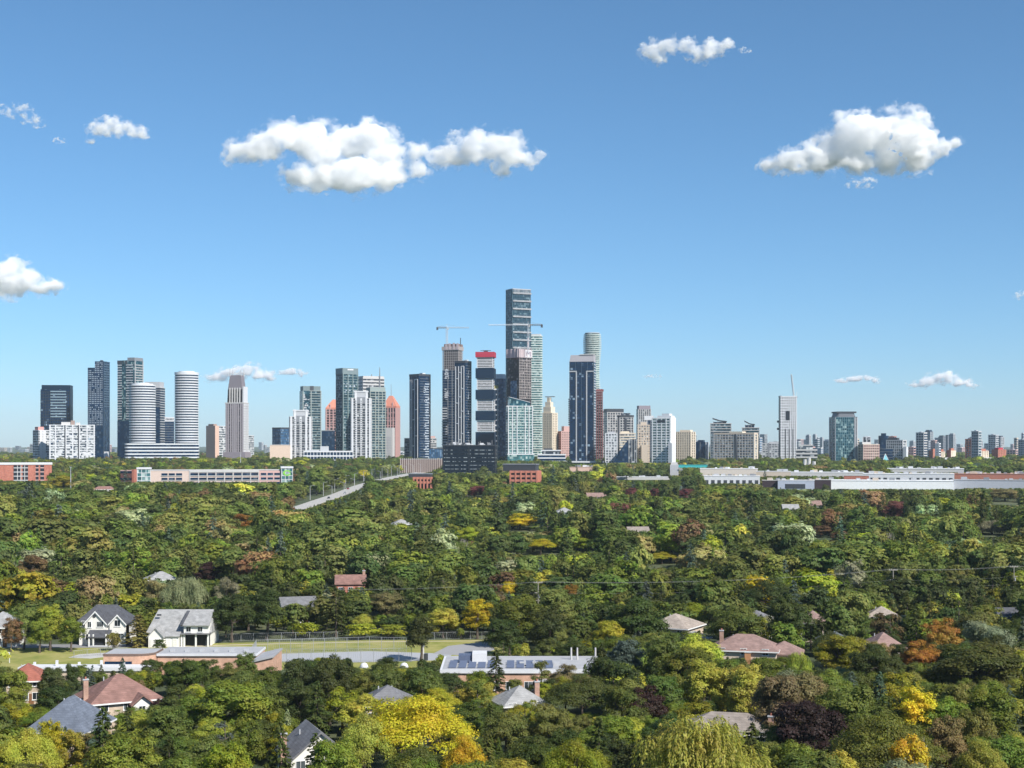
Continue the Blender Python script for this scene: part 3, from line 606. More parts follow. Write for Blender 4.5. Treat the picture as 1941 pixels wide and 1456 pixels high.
def winged(x0, x1, yb, ya, yc, d, label):
    t = Tower('winged_tower', label, x0, x1, yb, d, aspect=.8); t.body(G_SLATE); t.slabs(3.1, .7, .4, MGREY); t.fins([0, .12, 1], 1, .5, MGREY); t.slabs(3.1, .8, .9, OFFW, t.h - 12, t.h)
    xa, xb = t.fx(x0 + 4), t.fx(x1 - 8)
    MB().box(xa + 1, xb - 1, -t.dp*.3, t.dp*.3, t.h, t.z(yc) - 1.5).build('roof_room', G_NAVYD, t.e)
    MB().slab([(xa, -t.dp*.45, t.z(ya)), ((xa + xb) * .5, -t.dp*.45, t.z((ya + yc * 3) / 4)), (xb, -t.dp*.45, t.z(yc)), (xb, t.dp*.45, t.z(yc)), ((xa + xb) * .5, t.dp*.45, t.z((ya + yc * 3) / 4)), (xa, t.dp*.45, t.z(ya))], 1.8).build('wing_roof', DGREY, t.e)
    for f in (0, .33, .66): x = xa + 1 + f * (xb - xa - 2); MB().box(x, x + .8, -t.dp*.42, -t.dp*.38, t.h, t.z(yc) - .5).build('roof_post', MGREY, t.e)
winged(1349, 1388, 803, 792, 798, 2200, 'slate tower with swept wing roof behind wide beige slab, larger of two')
winged(1409, 1441, 811, 797, 804, 2260, 'slate tower with swept wing roof behind wide beige slab, smaller of two')
t = Tower('apartment_slab', 'wide beige grey apartment slab with fine balcony grid', 1355, 1437, 823, 2060, xs=1430, aspect=.22); t.body(G_CONDO); t.slabs(2.9, 1.1, .5, BEIGE); t.fins(15, .9, .6, LGREY); t.fins([0, 1], 3, .7, CREAM, faces='R'); t.block('parapet', BEIGE, -t.w/2, t.w/2, t.h + .6, t.h + 2); t.block('roof_block', CREAM, t.fx(1384), t.fx(1408), t.h + 2, t.z(818)); t.block('stair_slot', DGREY, t.fx(1394), t.fx(1397), 0, t.h, -t.dp/2 - .9, 0)
t = Tower('apartment_slab', 'pale grey apartment slab left of the white gridded tower', 1446, 1481, 841, 2250, aspect=.4); t.body(G_CONDO); t.slabs(2.9, 1.1, .4, LGREY); t.fins(7, 1, .5, LGREY); t.block('stair_wall', MGREY, t.fx(1457), t.fx(1460), 0, t.h + 1, -t.dp/2 - .8, 0); t.pen(LGREY, .35, .95, 3)
t = Tower('unfinished_tower', 'white gridded concrete tower with dark square hole in its face', 1479, 1512, 752, 2120, xs=1482.5, side='L', aspect=.8)
t.body(G_GREY); t.slabs(3.05, 1.2, .6, WHITE, 2, t.h); t.fins(9, 1.35, .8, WHITE); t.block('opening_shade', BLACK, t.fx(1491), t.fx(1499), t.z(797), t.z(779), -t.dp/2 - .95, 0); t.body(DGREY, 0, t.h - 1, .3, 'core') if False else None  # black box on the face stands in for shade inside the hole
for k, px in enumerate((1490, 1497, 1504)): t.block('tall_slot', DGREY, t.fx(px), t.fx(px + 1.6), 4, t.z(813), -t.dp/2 - .9, 0)
t.part_slabs(-t.dp/2, t.dp/2, 3.05, 2.2, .7, DGREY, 2, t.h, face='L'); t.block('hoist_cage', DGREY, -t.w/2 - 4, -t.w/2 - 1, t.z(801), t.z(797), 0, 3); t.block('hoist_cage', DGREY, -t.w/2 - 4, -t.w/2 - 1, t.z(815), t.z(811), 0, 3)
t = Tower('office_block', 'low white banded office right of the gridded tower', 1511, 1550, 853, 2060, aspect=.4); t.body(G_GREY); t.slabs(3.8, 1.7, .5, OFFW, 1); t.block('upper_block', G_CONDO, t.fx(1519), t.fx(1542), t.h, t.z(845)); t.block('roof_slab', OFFW, t.fx(1518), t.fx(1543), t.z(845), t.z(843))
t = Tower('glass_tower', 'teal mirrored glass tower with white corner piers and dark curved crown', 1577, 1629, 791, 2090, xs=1589, side='L', aspect=.9)
t.body(G_TEAL); t.slabs(3.2, .35, .2, plain('teal_mullion', (.14, .24, .27), .4)); t.fins(11, .4, .4, plain('teal_mullion', (.14, .24, .27), .4), 2, None, 'F', 'mullion'); t.fins([.9, 1], 1.5, 1.1, LGREY, faces='F'); t.fins([.0, .5, 1], 2, .7, LGREY, faces='L'); t.part_slabs(-t.dp/2, t.dp/2, 3.2, .9, .4, MGREY, 3, t.h, face='L'); t.part_slabs(t.w*.36, t.w/2, 3.2, .9, .9, DGREY, 3, t.h)
MB().prism(rrect(t.w * .92, t.dp * .92, 4), t.h, t.z(783), rrect(t.w * .80, t.dp * .84, 4)).build('crown', plain('slate_crown', (.10, .11, .13), .5), t.e); MB().box(-t.w*.42, t.w*.47, -t.dp*.45, t.dp*.45, t.z(783), t.z(780)).build('crown_roof', DGREY, t.e)
t = Tower('hotel_block', 'pinkish beige block with brown corner strip right of teal tower', 1630, 1669, 843, 2070, xs=1640, side='L', aspect=.8); t.body(G_BROWN); t.slabs(2.9, 1.2, .4, BEIGE); t.fins(8, 1.1, .5, PINK); t.fins([0, .4, 1], 2.6, .5, BEIGE, faces='L'); t.block('roof_block', OFFW, t.fx(1640), t.fx(1656), t.h, t.z(838), -t.dp*.3, t.dp*.3)
t = Tower('office_block', 'small round topped glass block peeping above the hotel block', 1637, 1653, 829, 2400, shape='rr', rad=4); t.body(G_GREY); t.fins([0, .5, 1], 1.6, .4, WHITE); t.body(WHITE, t.h, t.h + 1.5, -2, 'roof_cap')
t = Tower('office_block', 'dark arched glass slab left of the grey stepped office', 1667, 1686, 826, 2300, shape='rr', rad=5, aspect=.7); t.body(G_NAVYD); t.body(G_NAVYD, t.h, t.h + 4, -4, 'arched_top')
t = Tower('office_block', 'grey stepped office with long dark roof plant', 1683, 1720, 835, 2200, xs=1713, aspect=.6); t.body(G_GREY); t.slabs(3.2, 1.3, .4, LGREY); t.fins(9, .9, .5, LGREY); t.fins([0, 1], 2.5, .5, OFFW, faces='R'); t.block('roof_plant', DGREY, t.fx(1684), t.fx(1702), t.h + .7, t.z(830), -4, 4); t.block('white_wing', WHITE, t.fx(1716), t.fx(1722), 0, t.z(847), -t.dp/2 - 5, -t.dp/2 + 2)
t = Tower('office_block', 'dark blue cube behind the small teal glass pyramid', 1669, 1694, 851, 2080, aspect=.6); t.body(G_NAVYD); t.slabs(3.4, .3, .1, MGREY)
p = pt(1678, 877, 2040); e = empty('glass_pyramid', (p.x, 2040, gz(2040)), 0, 'small light teal glass pyramid in front of dark cube', 'pyramid')
hw = 9 * 2040 / F; hh = pt(0, 860, 2040).z - gz(2040)
MB().poly([(-hw, -hw, 0), (hw, -hw, 0), (0, 0, hh)]).poly([(hw, -hw, 0), (hw, hw, 0), (0, 0, hh)]).poly([(hw, hw, 0), (-hw, hw, 0), (0, 0, hh)]).poly([(-hw, hw, 0), (-hw, -hw, 0), (0, 0, hh)]).build('glazing', plain('pale_teal_glass', (.18, .45, .52), .15), e)
m = MB()
for a, b in (((-hw, -hw, 0), (0, 0, hh)), ((hw, -hw, 0), (0, 0, hh)), ((-hw, -hw, .2), (hw, -hw, .2))): m.tube(a, b, .35)
m.build('frame', WHITE, e)
# --- hazy towers further out on the right
far = [(1528, 1538, 826, 4800, 'pale'), (1541, 1549, 825, 4900, 'pale'), (1554, 1562, 831, 4700, 'pale'), (1562, 1577, 836, 3600, 'white'), (1742, 1754, 837, 3900, 'navy'), (1754, 1770, 819, 4100, 'arch'), (1780, 1793, 828, 4300, 'navy'), (1792, 1800, 827, 4600, 'navy'), (1800, 1812, 824, 4400, 'slate'), (1838, 1850, 830, 5200, 'slate'), (1853, 1864, 836, 5400, 'pale'), (1886, 1905, 829, 3800, 'pale'), (1725, 1736, 837, 5600, 'pale')]
fl = ['slim hazy tower left of a matching neighbour beyond the low white office', 'slim hazy tower just left of the teal mirrored tower, taller of two', 'short hazy block close to the teal mirrored tower', 'white stepped block touching the teal mirrored tower', 'low deep blue glass block beside the arch topped tower', 'dark hazy tower with a rounded arch top', 'blue hazy slab tower above the brick apartments', 'very thin hazy blue tower between two slabs', 'taller slate slab tower above the brick apartments', 'lone slate tower on the hazy horizon', 'small pale hazy tower beside the lone slate one', 'pale hazy tower with a dark top behind the red crowned block', 'faint hazy twin tower behind the grey stepped office']
for (x0, x1, yt, d, k), lab in zip(far, fl):
    t = Tower('distant_tower', lab, x0, x1, yt, d, xs=x0 + (x1 - x0) * .66, aspect=.7, group='hazy towers beyond the city')
    gm = {'pale': G_GREY, 'white': G_CONDO, 'navy': G_NAVYD, 'slate': G_SLATE, 'arch': G_SLATE}[k]
    t.body(gm); t.slabs(4.0, 1.2, .4, LGREY if k in ('pale', 'white') else MGREY); t.fins(4, 1.4, .5, LGREY if k != 'navy' else MGREY, faces='FR')
    if k == 'arch': MB().prism(rect(t.w * .9, t.dp * .9), t.h, t.h + 6, rect(t.w * .5, t.dp * .9)).build('arched_top', G_NAVYD, t.e)
    else: t.pen(DGREY if k == 'navy' or x0 == 1886 else LGREY, .1, .9, 4)
for x0, x1, yt, lab in ((1763, 1779, 855, 'red brick apartment tower with white base beside the highway trees'), (1780, 1792, 856, 'brown brick apartment tower between a red and a beige one'), (1797, 1813, 854, 'beige and brown brick apartment tower with white piers'), (1851, 1876, 855, 'rust brick apartment pair with pale stripes'), (1884, 1909, 853, 'brick apartment tower with a red pointed crown')):
    t = Tower('brick_apartment', lab, x0, x1, yt, 2500, xs=x0 + (x1 - x0) * .45, side='L', group='brick apartment towers at the right')
    t.body(G_BROWN); t.fins(5, 2.4, .6, CREAM if 'beige' in lab or 'rust' in lab else TERRA); t.slabs(3, 1.1, .4, TERRA); t.fins(4, 2.2, .6, TERRA, faces='L'); t.pen(REDM if 'red pointed' in lab else TERRA, .2, .8, 4)
    t.block('base_block', WHITE, -t.w*.5, t.w*.6, 0, 8, -t.dp/2 - 8, -t.dp/2 - 1)
# --- the city's low hazy edge: small buildings along the horizon
rng = random.Random(5)
hz = []
for i in range(300):
    x = rng.uniform(-5, 1945) if i < 120 else rng.uniform(1135, 1945); d = rng.uniform(3600, 9000)
    if 235 < x < 372 or 838 < x < 1130: continue
    hh = rng.choice((12, 18, 24, 30, 38, 48)) * (1.3 if x > 1135 else .95)
    w_ = rng.uniform(5.5, 15)
    hz.append((x, w_, HY - (gz(d) + hh - EYE) * F / d, d))
for x, w_, yt, d in hz:
    t = Tower('distant_building', 'small hazy building in the low far off city edge on the horizon', x - w_ / 2, x + w_ / 2, yt, d, xs=x + w_ * .1, aspect=rng.uniform(.5, 1), cat='building', group='far off buildings on the horizon')
    mt = rng.choice((OFFW, LGREY, LGREY, BEIGE, MGREY, PINK))
    t.body(rng.choice((G_GREY, G_CONDO, G_SLATE, G_BLUE))); t.slabs(4.5, 2.0, .4, mt, 2)
    t.body(mt, t.h, t.h + 2, -.5, 'roof')

lows = []
for i in range(64):
    x = rng.uniform(1140, 1941) if i < 48 else rng.uniform(380, 840); d = rng.uniform(2350, 3500)
    lows.append((x, rng.uniform(8, 26), HY - (gz(d) + rng.choice((16, 20, 26, 32, 40, 52)) - EYE) * F / d, d))
for x, w_, yt, d in lows:
    mt, cw = rng.choice(((OFFW, 'off white'), (LGREY, 'light grey'), (LGREY, 'light grey'), (BEIGE, 'beige'), (WHITE, 'white'), (PINK, 'pink'), (TERRA, 'brick red'))); hh = gz(d) - EYE - (HY - yt) * d / F
    near_ = min(TOW, key=lambda q: abs(q[0] - x))[1].split()[:8]
    t = Tower('low_block', f"{cw} {'mid rise' if -hh > 28 else 'low'} {'wide' if w_ > 17 else 'narrow'} block behind the {' '.join(near_)}", x - w_ / 2, x + w_ / 2, yt, d, xs=x + w_ * .2, aspect=rng.uniform(.5, 1), cat='building', group='low blocks at the foot of the skyline')
    t.body(rng.choice((G_GREY, G_CONDO, G_SLATE, G_NAVYD))); t.slabs(3.4, 1.5, .4, mt, 2); t.fins(4, 1.2, .5, mt, faces='F'); t.body(mt, t.h, t.h + 1.2, .3, 'parapet'); t.pen(LGREY, .3, .6, 2.5)
for b in ((58, 850, 372, 866), (388, 850, 480, 866), (545, 850, 760, 866), (775, 850, 838, 866), (944, 850, 1075, 874), (1075, 850, 1142, 880), (1143, 850, 1290, 878), (1345, 850, 1440, 868), (1470, 850, 1556, 869), (1574, 850, 1632, 874), (1630, 850, 1730, 872), (1755, 850, 1815, 872), (1848, 850, 1912, 872), (1730, 850, 1941, 866), (1290, 850, 1345, 866)): KEEP.append((*b, 2020))
# ------------------------------------------------------------------ cranes
CRN = plain('crane_white', (.62, .64, .66), .5)
def lattice(m, p, q, w, n, r=.16):
    p, q = Vector(p), Vector(q); ax = (q - p).normalized(); a = ax.orthogonal().normalized() * w / 2; b = ax.cross(a).normalized() * w / 2
    cs = [a + b, a - b, -a - b, -a + b]
    for c in cs: m.tube(p + c, q + c, r, n=4)
    for i in range(n):
        u, v = p + (q - p) * (i / n), p + (q - p) * ((i + 1) / n)
        for k in range(4): m.tube(u + cs[k], v + cs[(k + 1) % 4], r * .7, n=3)
def crane(label, px, ymast0, yjib, xl, xr, d, counter):
    base = pt(px, ymast0, d); e = empty('tower_crane', base, -math.atan((px - CX) / F), label, 'crane')
    zj = (ymast0 - yjib) * d / F
    m = MB(); lattice(m, (0, 0, -6), (0, 0, zj), 2.2, 8, .26); m.build('mast', CRN, e)
    L, Rr = (xl - px) * d / F, (xr - px) * d / F
    m = MB(); lattice(m, (0, 0, zj + .8), (L if counter == 'R' else Rr, 0, zj + .8), 1.5, 26, .13); m.build('jib', CRN, e)
    far_ = Rr if counter == 'R' else L
    m = MB(); lattice(m, (0, 0, zj + .8), (far_, 0, zj + .8), 1.8, 8, .25); m.build('counter_jib', MGREY, e)
    m = MB(); m.box(far_ - 1.5, far_ + 1.5, -1.3, 1.3, zj - 3, zj + 1.4); m.build('counterweight', DGREY, e)
    m = MB(); m.tube((0, 0, zj + 1), (0, 0, zj + 6), .5, .2, 4); m.build('tower_head', CRN, e)
    m = MB(); m.tube((0, 0, zj + 6), ((L if counter == 'R' else Rr) * .6, 0, zj + 1.4), .12, n=4); m.tube((0, 0, zj + 6), (far_, 0, zj + 1.4), .12, n=4); m.build('tie_bar', MGREY, e)
    MB().box(.9, 2.6, -1.6, .2, zj - 2.6, zj - .2).build('cab', OFFW, e)
crane('pale tower crane standing on the unfinished mosaic tower', 847, 654, 622, 829, 889, 2235, 'L')
crane('long jib tower crane reaching across the tallest skyscraper', 1001, 664, 617, 926, 1027, 2135, 'R')
a, b = pt(1505, 753, 2125), pt(1500, 710, 2125)
e = empty('luffing_crane', (a.x, 2125, a.z), 0, 'raised white luffing crane boom on top of the gridded tower', 'crane')
m = MB(); lattice(m, (0, 0, 0), (b.x - a.x, 0, b.z - a.z), 1.5, 16, .3); m.build('boom', CRN, e); MB().box(-2, 5, -1.2, 1.2, -1.2, 1.6).build('machine_deck', MGREY, e); MB().tube((3, 0, 1.6), (4.5, 0, 8), .35, n=4).build('tower_head', CRN, e)
# ------------------------------------------------------------------ the belt of low buildings before the city
def keep(x0, y0, x1, y1, d): KEEP.append((x0, y0, x1, y1, d))
BRK = brickmat('red_brick', (.40, .13, .09), (.46, .17, .12), (.38, .25, .2))
t = Tower('brick_apartments', 'red brick apartment block with white cornice and dark balcony bays', -30, 90, 881, 1350, aspect=.25, cat='building')
t.body(BRK, name='wall'); t.body(WHITE, t.h, t.z(877), .5, 'cornice'); keep(0, 876, 91, 912, 1345)
for a, b in ((21, 40), (41.5, 47), (60, 66), (69, 76)):
    t.block('balcony_bay', BLACK, t.fx(a), t.fx(b), 1, t.h - .6, -t.dp/2 - .12, 0)
    t.part_slabs(t.fx(a), t.fx(b), 2.9, .7, .5, LGREY if a < 50 else PINK, 1.5, t.h - 3)
for px in (28, 34, 41): t.block('white_pier', OFFW, t.fx(px) - .3, t.fx(px) + .3, 1, t.h - .6, -t.dp/2 - .6, 0)
t.fins([.3, .55, .75, .98], 1.2, .25, BRK, 0, t.h, 'F', 'brick_pier')
# long pink office with glazed corners
t = Tower('long_office', 'very long low pink and beige office with ribbon windows and glass corner', 262, 550, 892, 1250, aspect=.1, cat='building'); keep(226, 885, 552, 914, 1245)
t.body(plain('beige_pink', (.58, .46, .40), .85), name='wall'); t.body(OFFW, t.h, t.h + .8, .25, 'parapet')
t.block('pink_wing', PINK, t.fx(487), t.fx(529.5), 0, t.h - .3, -t.dp/2 - .3, 0)
z0s = [t.z(918), t.z(909.5), t.z(901)]
for a, b, sp in ((305, 345, 3), (358, 487, 8), (489, 527, 3)):
    n = sp
    for k in range(n):
        xa = t.fx(a + (b - a) * k / n + 1.2); xb = t.fx(a + (b - a) * (k + 1) / n - 1.2)
        for zz in z0s:
            wn = MB().box(xa, xb, -t.dp/2 - .42, -t.dp/2 + .1, zz, zz + 1.9).build('window', G_NAVYD, t.e)
            MB().box(xa - .3, xb + .3, -t.dp/2 - .6, -t.dp/2 - .35, zz - .5, zz - .05).build('sill', OFFW, wn)
if True:
    for px in (358, 374, 390, 406, 422, 438, 455, 471, 486): t.block('white_pier', OFFW, t.fx(px) - .35, t.fx(px) + .35, 0, t.h, -t.dp/2 - .7, 0)
t.block('ribbon_band', OFFW, t.fx(357), t.fx(487), t.h - 1.6, t.h + .5, -t.dp/2 - .5, 0)
def atrium(t, xa, xb, yt, nx, nz):
    x0, x1 = t.fx(xa), t.fx(xb); z1 = t.z(yt)
    t.block('glass_corner', G_TEALL, x0, x1, 0, z1, -t.dp/2 - 2, t.dp*.3)
    for i in range(nx + 1): x = x0 + (x1 - x0) * i / nx; t.block('mullion', WHITE, x - .22, x + .22, 0, z1, -t.dp/2 - 2.3, -t.dp/2 - 1.9)
    for k in range(nz + 1): zz = z1 * k / nz; t.block('transom', WHITE, x0 - .2, x1 + .2, zz - .22, zz + .22, -t.dp/2 - 2.25, -t.dp/2 - 1.9)
    t.block('atrium_roof', WHITE, x0 - .6, x1 + .6, z1, z1 + 1.5, -t.dp/2 - 2.6, t.dp*.35)
atrium(t, 262, 286, 889, 3, 6); atrium(t, 529, 550, 888, 3, 6)
m = MB(); gx, gzv = t.fx(539.5), t.z(897)
for i in range(12):
    a0, a1 = R(20 + i * 27), R(20 + (i + 1) * 27)
    m.v += [(gx + 2.2*math.cos(a0), -t.dp/2 - 2.4, gzv + 1.5*math.sin(a0)), (gx + 2.2*math.cos(a1), -t.dp/2 - 2.4, gzv + 1.5*math.sin(a1)), (gx + 3.6*math.cos(a1), -t.dp/2 - 2.4, gzv + 2.5*math.sin(a1)), (gx + 3.6*math.cos(a0), -t.dp/2 - 2.4, gzv + 2.5*math.sin(a0))]
    q = len(m.v) - 4; m.f.append([q, q+1, q+2, q+3])
m.build('logo', plain('lime_logo', (.22, .55, .05), .5), t.e)
t = Tower('brick_wing', 'dark brick office wing adjoining the long pink office', 226, 262, 893, 1262, xs=251, aspect=.8, cat='building'); t.body(brickmat('dark_brick', (.12, .05, .05), (.16, .07, .06), (.2, .15, .14)), name='wall'); t.slabs(4.2, 1.3, .2, G_NAVYD, 4, t.h - 1, 'window_band'); t.body(PINK, t.h, t.h + .8, .2, 'parapet'); t.block('red_pier', BRK, t.fx(247), t.w/2 + .3, 0, t.h + 1.5, p=.4)
# black office block
t = Tower('office_block', 'black glass office block with cluttered roof standing above the trees', 838, 942, 845, 1500, xs=938, aspect=.5, cat='building'); keep(836, 832, 944, 897, 1490)
BG = glass('black_office_glass', (.004, .008, .016), (.30, .34, .36), (1.3, 1.3, 9.0), .55, .1)  # pale cells paint the thin lit lines across the facade
t.body(plain('black_cladding', (.006, .011, .02), .3)); n = 8
m = MB(); m2 = MB()
for k in range(n): zz = 3 + k * (t.h - 4) / n; m.prism(t.o(.15), zz, zz + .75)
kind(m.build('window_band', BG, t.e), 'stuff'); t.fins([0, .5, 1], 1.0, .3, BLACK, name='pier', faces='FR')
for i in range(26):
    f = t.rng.uniform(.03, .95); ww = t.rng.uniform(.8, 3); hh = t.rng.uniform(1, 4.5)
    MB().box((f-.5)*t.w, (f-.5)*t.w + ww, t.rng.uniform(-.4, .1)*t.dp, t.rng.uniform(.15, .4)*t.dp, t.h, t.h + hh).build('roof_unit', t.rng.choice((WHITE, LGREY, MGREY, DGREY)), t.e)
for i in range(9):
    x = (t.rng.uniform(.05, .95) - .5) * t.w; MB().tube((x, -t.dp*.4, t.h), (x, -t.dp*.4, t.h + t.rng.uniform(3, 7)), .18, n=4).build('antenna', LGREY, t.e)
t.body(DGREY, t.h, t.h + .9, .3, 'parapet')
# brick parking decks
def deck(label, x0, x1, yt, d, n, top):
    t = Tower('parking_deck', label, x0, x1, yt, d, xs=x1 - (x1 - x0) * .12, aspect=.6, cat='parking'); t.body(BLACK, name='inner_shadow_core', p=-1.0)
    sal = plain('salmon_brick', (.50, .20, .14), .9)
    for k in range(n): zz = t.h - 1.6 - k * 3.6; MB().prism(t.o(), zz, zz + 1.9).build('parapet_band', sal, t.e)
    t.fins(6, 1.2, .35, sal, 0, t.h, 'FR', 'brick_pier')
    if top: t.block('dark_roof_storey', DGREY, -t.w*.75, t.w*.42, t.h, t.z(top), -t.dp*.4, t.dp*.5); t.block('roof_edge', MGREY, -t.w*.77, t.w*.44, t.z(top), t.z(top) + .7, -t.dp*.42, t.dp*.52)
    keep(x0, yt - 6, x1, yt + 22, d - 10)
deck('salmon brick parking deck with dark upper storey right of black office', 966, 1026, 893, 1180, 4, 881)
deck('small salmon brick deck with white roof line left of black office', 782, 822, 905, 1200, 2, 899)
# building with vertical fins
t = Tower('finned_building', 'low building with closely set pale vertical fins', 758, 840, 871, 1720, aspect=.3, cat='building'); t.body(plain('brown_recess', (.16, .11, .10), .9), name='wall'); t.fins(22, .6, .6, plain('pale_fin', (.52, .46, .42), .8), 0, t.h + 1.5, 'F', 'fin'); t.body(MGREY, t.h, t.h + .6, .1, 'parapet'); keep(800, 868, 838, 890, 1700)
# --- industrial roofs at the right
ROOFW = plain('white_membrane_roof', (.72, .72, .72), .8, .1)
def shed(label, x0, x1, yt, yb, d, wall, roof=ROOFW, aspect=.3, nwin=0, name='warehouse', dk=DGREY, units=0):
    t = Tower(name, label, x0, x1, yt, d, aspect=aspect, cat='building'); t.body(wall, name='wall', z1=t.h)
    t.body(roof, t.h, t.h + .5, .25, 'roof')
    for i in range(nwin):
        a = -t.w/2 + t.w * (i + .2) / nwin; MB().box(a, a + t.w * .55 / nwin, -t.dp/2 - .15, -t.dp/2 + .1, t.h * .35, t.h * .72).build('window', dk, t.e)
    for i in range(units):
        a = t.rng.uniform(-.45, .4) * t.w; q = t.rng.uniform(1, 3.2); yy = t.rng.uniform(-.4, .3) * t.dp
        MB().box(a, a + q * 1.6, yy, yy + q * 1.4, t.h + .5, t.h + .5 + q * .7).build('roof_unit', t.rng.choice((WHITE, LGREY, LGREY, MGREY, BEIGE)), t.e)
    keep(x0, yt, x1, yb, d - 8)
    return t
shed('white low warehouse with dark square openings beside autumn trees', 1337, 1442, 903, 917, 1270, WHITE, nwin=9, units=12)
shed('beige low hall behind the white warehouse with dark openings', 1330, 1438, 889, 900, 1420, plain('pale_beige', (.58, .52, .46)), units=10)
shed('tan brick strip building above the warehouse row', 1436, 1500, 894, 903, 1400, BEIGE, units=6)
shed('dark brown shed at the left end of the long white wall', 1446, 1478, 911, 925, 1225, plain('dark_brown_wall', (.045, .03, .035), .8), roof=OFFW, units=4)
shed('pale grey blue warehouse with a dark vertical door', 1477, 1545, 911, 928, 1215, plain('pale_blue_grey', (.40, .44, .52)), nwin=1, units=6)
shed('dark low annex between grey warehouse and long white wall', 1541, 1576, 910, 918, 1222, plain('dark_brown_wall', (.045, .03, .035), .8), roof=OFFW, units=3)
shed('very long bright white warehouse wall above the treetops', 1572, 1812, 912, 928, 1235, plain('warehouse_white', (.82, .83, .83), .6), units=10)
shed('white office storey with a row of windows behind the white warehouse', 1645, 1812, 899, 911, 1330, WHITE, nwin=14, units=22)
shed('red brick block on the white roofs', 1602, 1648, 902, 910, 1320, BRK, roof=OFFW, nwin=2, dk=plain('dark_red', (.12, .03, .03)))
shed('long pale grey warehouse at the right of white wall', 1812, 1960, 911, 926, 1240, plain('pale_grey_metal', (.42, .44, .49), .5), roof=plain('grey_roof', (.36, .36, .38)), units=8)
shed('rust roofed works behind the pale grey warehouse', 1812, 1955, 899, 909, 1380, TERRA, roof=plain('rust_roof', (.40, .2, .15)), units=26)
shed('white roofed workshop row behind the brick block', 1500, 1640, 896, 903, 1420, OFFW, units=18)
shed('pale long hall before the highway trees', 1690, 1830, 889, 896, 1560, OFFW, units=16)
shed('peach roofed low building below the massive navy tower', 1080, 1126, 886, 894, 1600, PEACH, roof=plain('peach_roof', (.52, .34, .26)), units=8)
shed('long low white depot roof left of the silo', 1168, 1270, 905, 911, 1500, OFFW, units=6)
shed('teal canopied shed behind the silo', 1284, 1342, 882, 887, 1750, TEALP, roof=TEALP)
t = Tower('silo', 'pale concrete silo with sloping conveyor', 1271, 1287, 881, 1560, aspect=1); t.body(LGREY, name='hopper'); t.pen(OFFW, .1, .9, 2.5, 'silo_top'); keep(1268, 878, 1290, 902, 1550); m = MB(); lattice(m, (t.w/2, -t.dp*.5, t.h * .7), (t.w/2 + 20, -t.dp*.5, 2), 1.6, 8, .3); m.build('conveyor', OFFW, t.e)
t = Tower('sculpted_tower', 'odd pale concrete chimney stacks among trees near the gridded tower', 1522, 1548, 868, 1750, aspect=.5, cat='stack')
for f, hh in ((-.35, .9), (-.05, 1.0), (.3, .75)): MB().tube((f*t.w, 0, 0), (f*t.w + 1, 0, t.h*hh), 3.0, 2.0, 10).build('stack', OFFW, t.e)
keep(1520, 866, 1550, 880, 1740)

# ------------------------------------------------------------------ the distant road with lamps and cars
ROAD = plain('pale_asphalt', (.40, .39, .37), .9, .12, .05)
rp = [(540, 975), (560, 965), (600, 951), (640, 938), (680, 922), (720, 910), (770, 899.5), (815, 893)]
wr = [11, 11, 11, 12, 12, 12, 12, 12]
L_, R_ = [], []
ctr = [gpt(*q) for q in rp]
for i, c in enumerate(ctr):
    a, b = ctr[max(0, i - 1)], ctr[min(len(ctr) - 1, i + 1)]
    nrm = Vector((-(b.y - a.y), b.x - a.x, 0)).normalized() * wr[i] * .5
    L_.append((c.x + nrm.x, c.y + nrm.y, gz(c.y + nrm.y) + .12)); R_.append((c.x - nrm.x, c.y - nrm.y, gz(c.y - nrm.y) + .12))
m = MB()
for i in range(len(ctr) - 1): m.slab([R_[i], R_[i+1], L_[i+1], L_[i]], .3)
kind(m.build('road', ROAD), 'structure')
m = MB()
for i in range(len(ctr) - 1):
    for k in range(6):
        a = ctr[i].lerp(ctr[i+1], (k + .1) / 6); b = ctr[i].lerp(ctr[i+1], (k + .55) / 6); dd = (b - a).normalized(); nn = Vector((-dd.y, dd.x, 0)) * .15
        m.poly([(a.x - nn.x, a.y - nn.y, gz(a.y) + .15), (b.x - nn.x, b.y - nn.y, gz(b.y) + .15), (b.x + nn.x, b.y + nn.y, gz(b.y) + .15), (a.x + nn.x, a.y + nn.y, gz(a.y) + .15)])
kind(m.build('lane_marking', WHITE), 'structure')

for i in range(len(rp) - 1):      # the corridor the road opens through the trees
    if i in (0, 4): continue
    for k in range(5):
        f_ = (k + .5) / 5; qx, qy = rp[i][0] + (rp[i+1][0] - rp[i][0]) * f_, rp[i][1] + (rp[i+1][1] - rp[i][1]) * f_; keep(qx - 9, qy - 4, qx + 9, qy + 2, ground_d(qy))

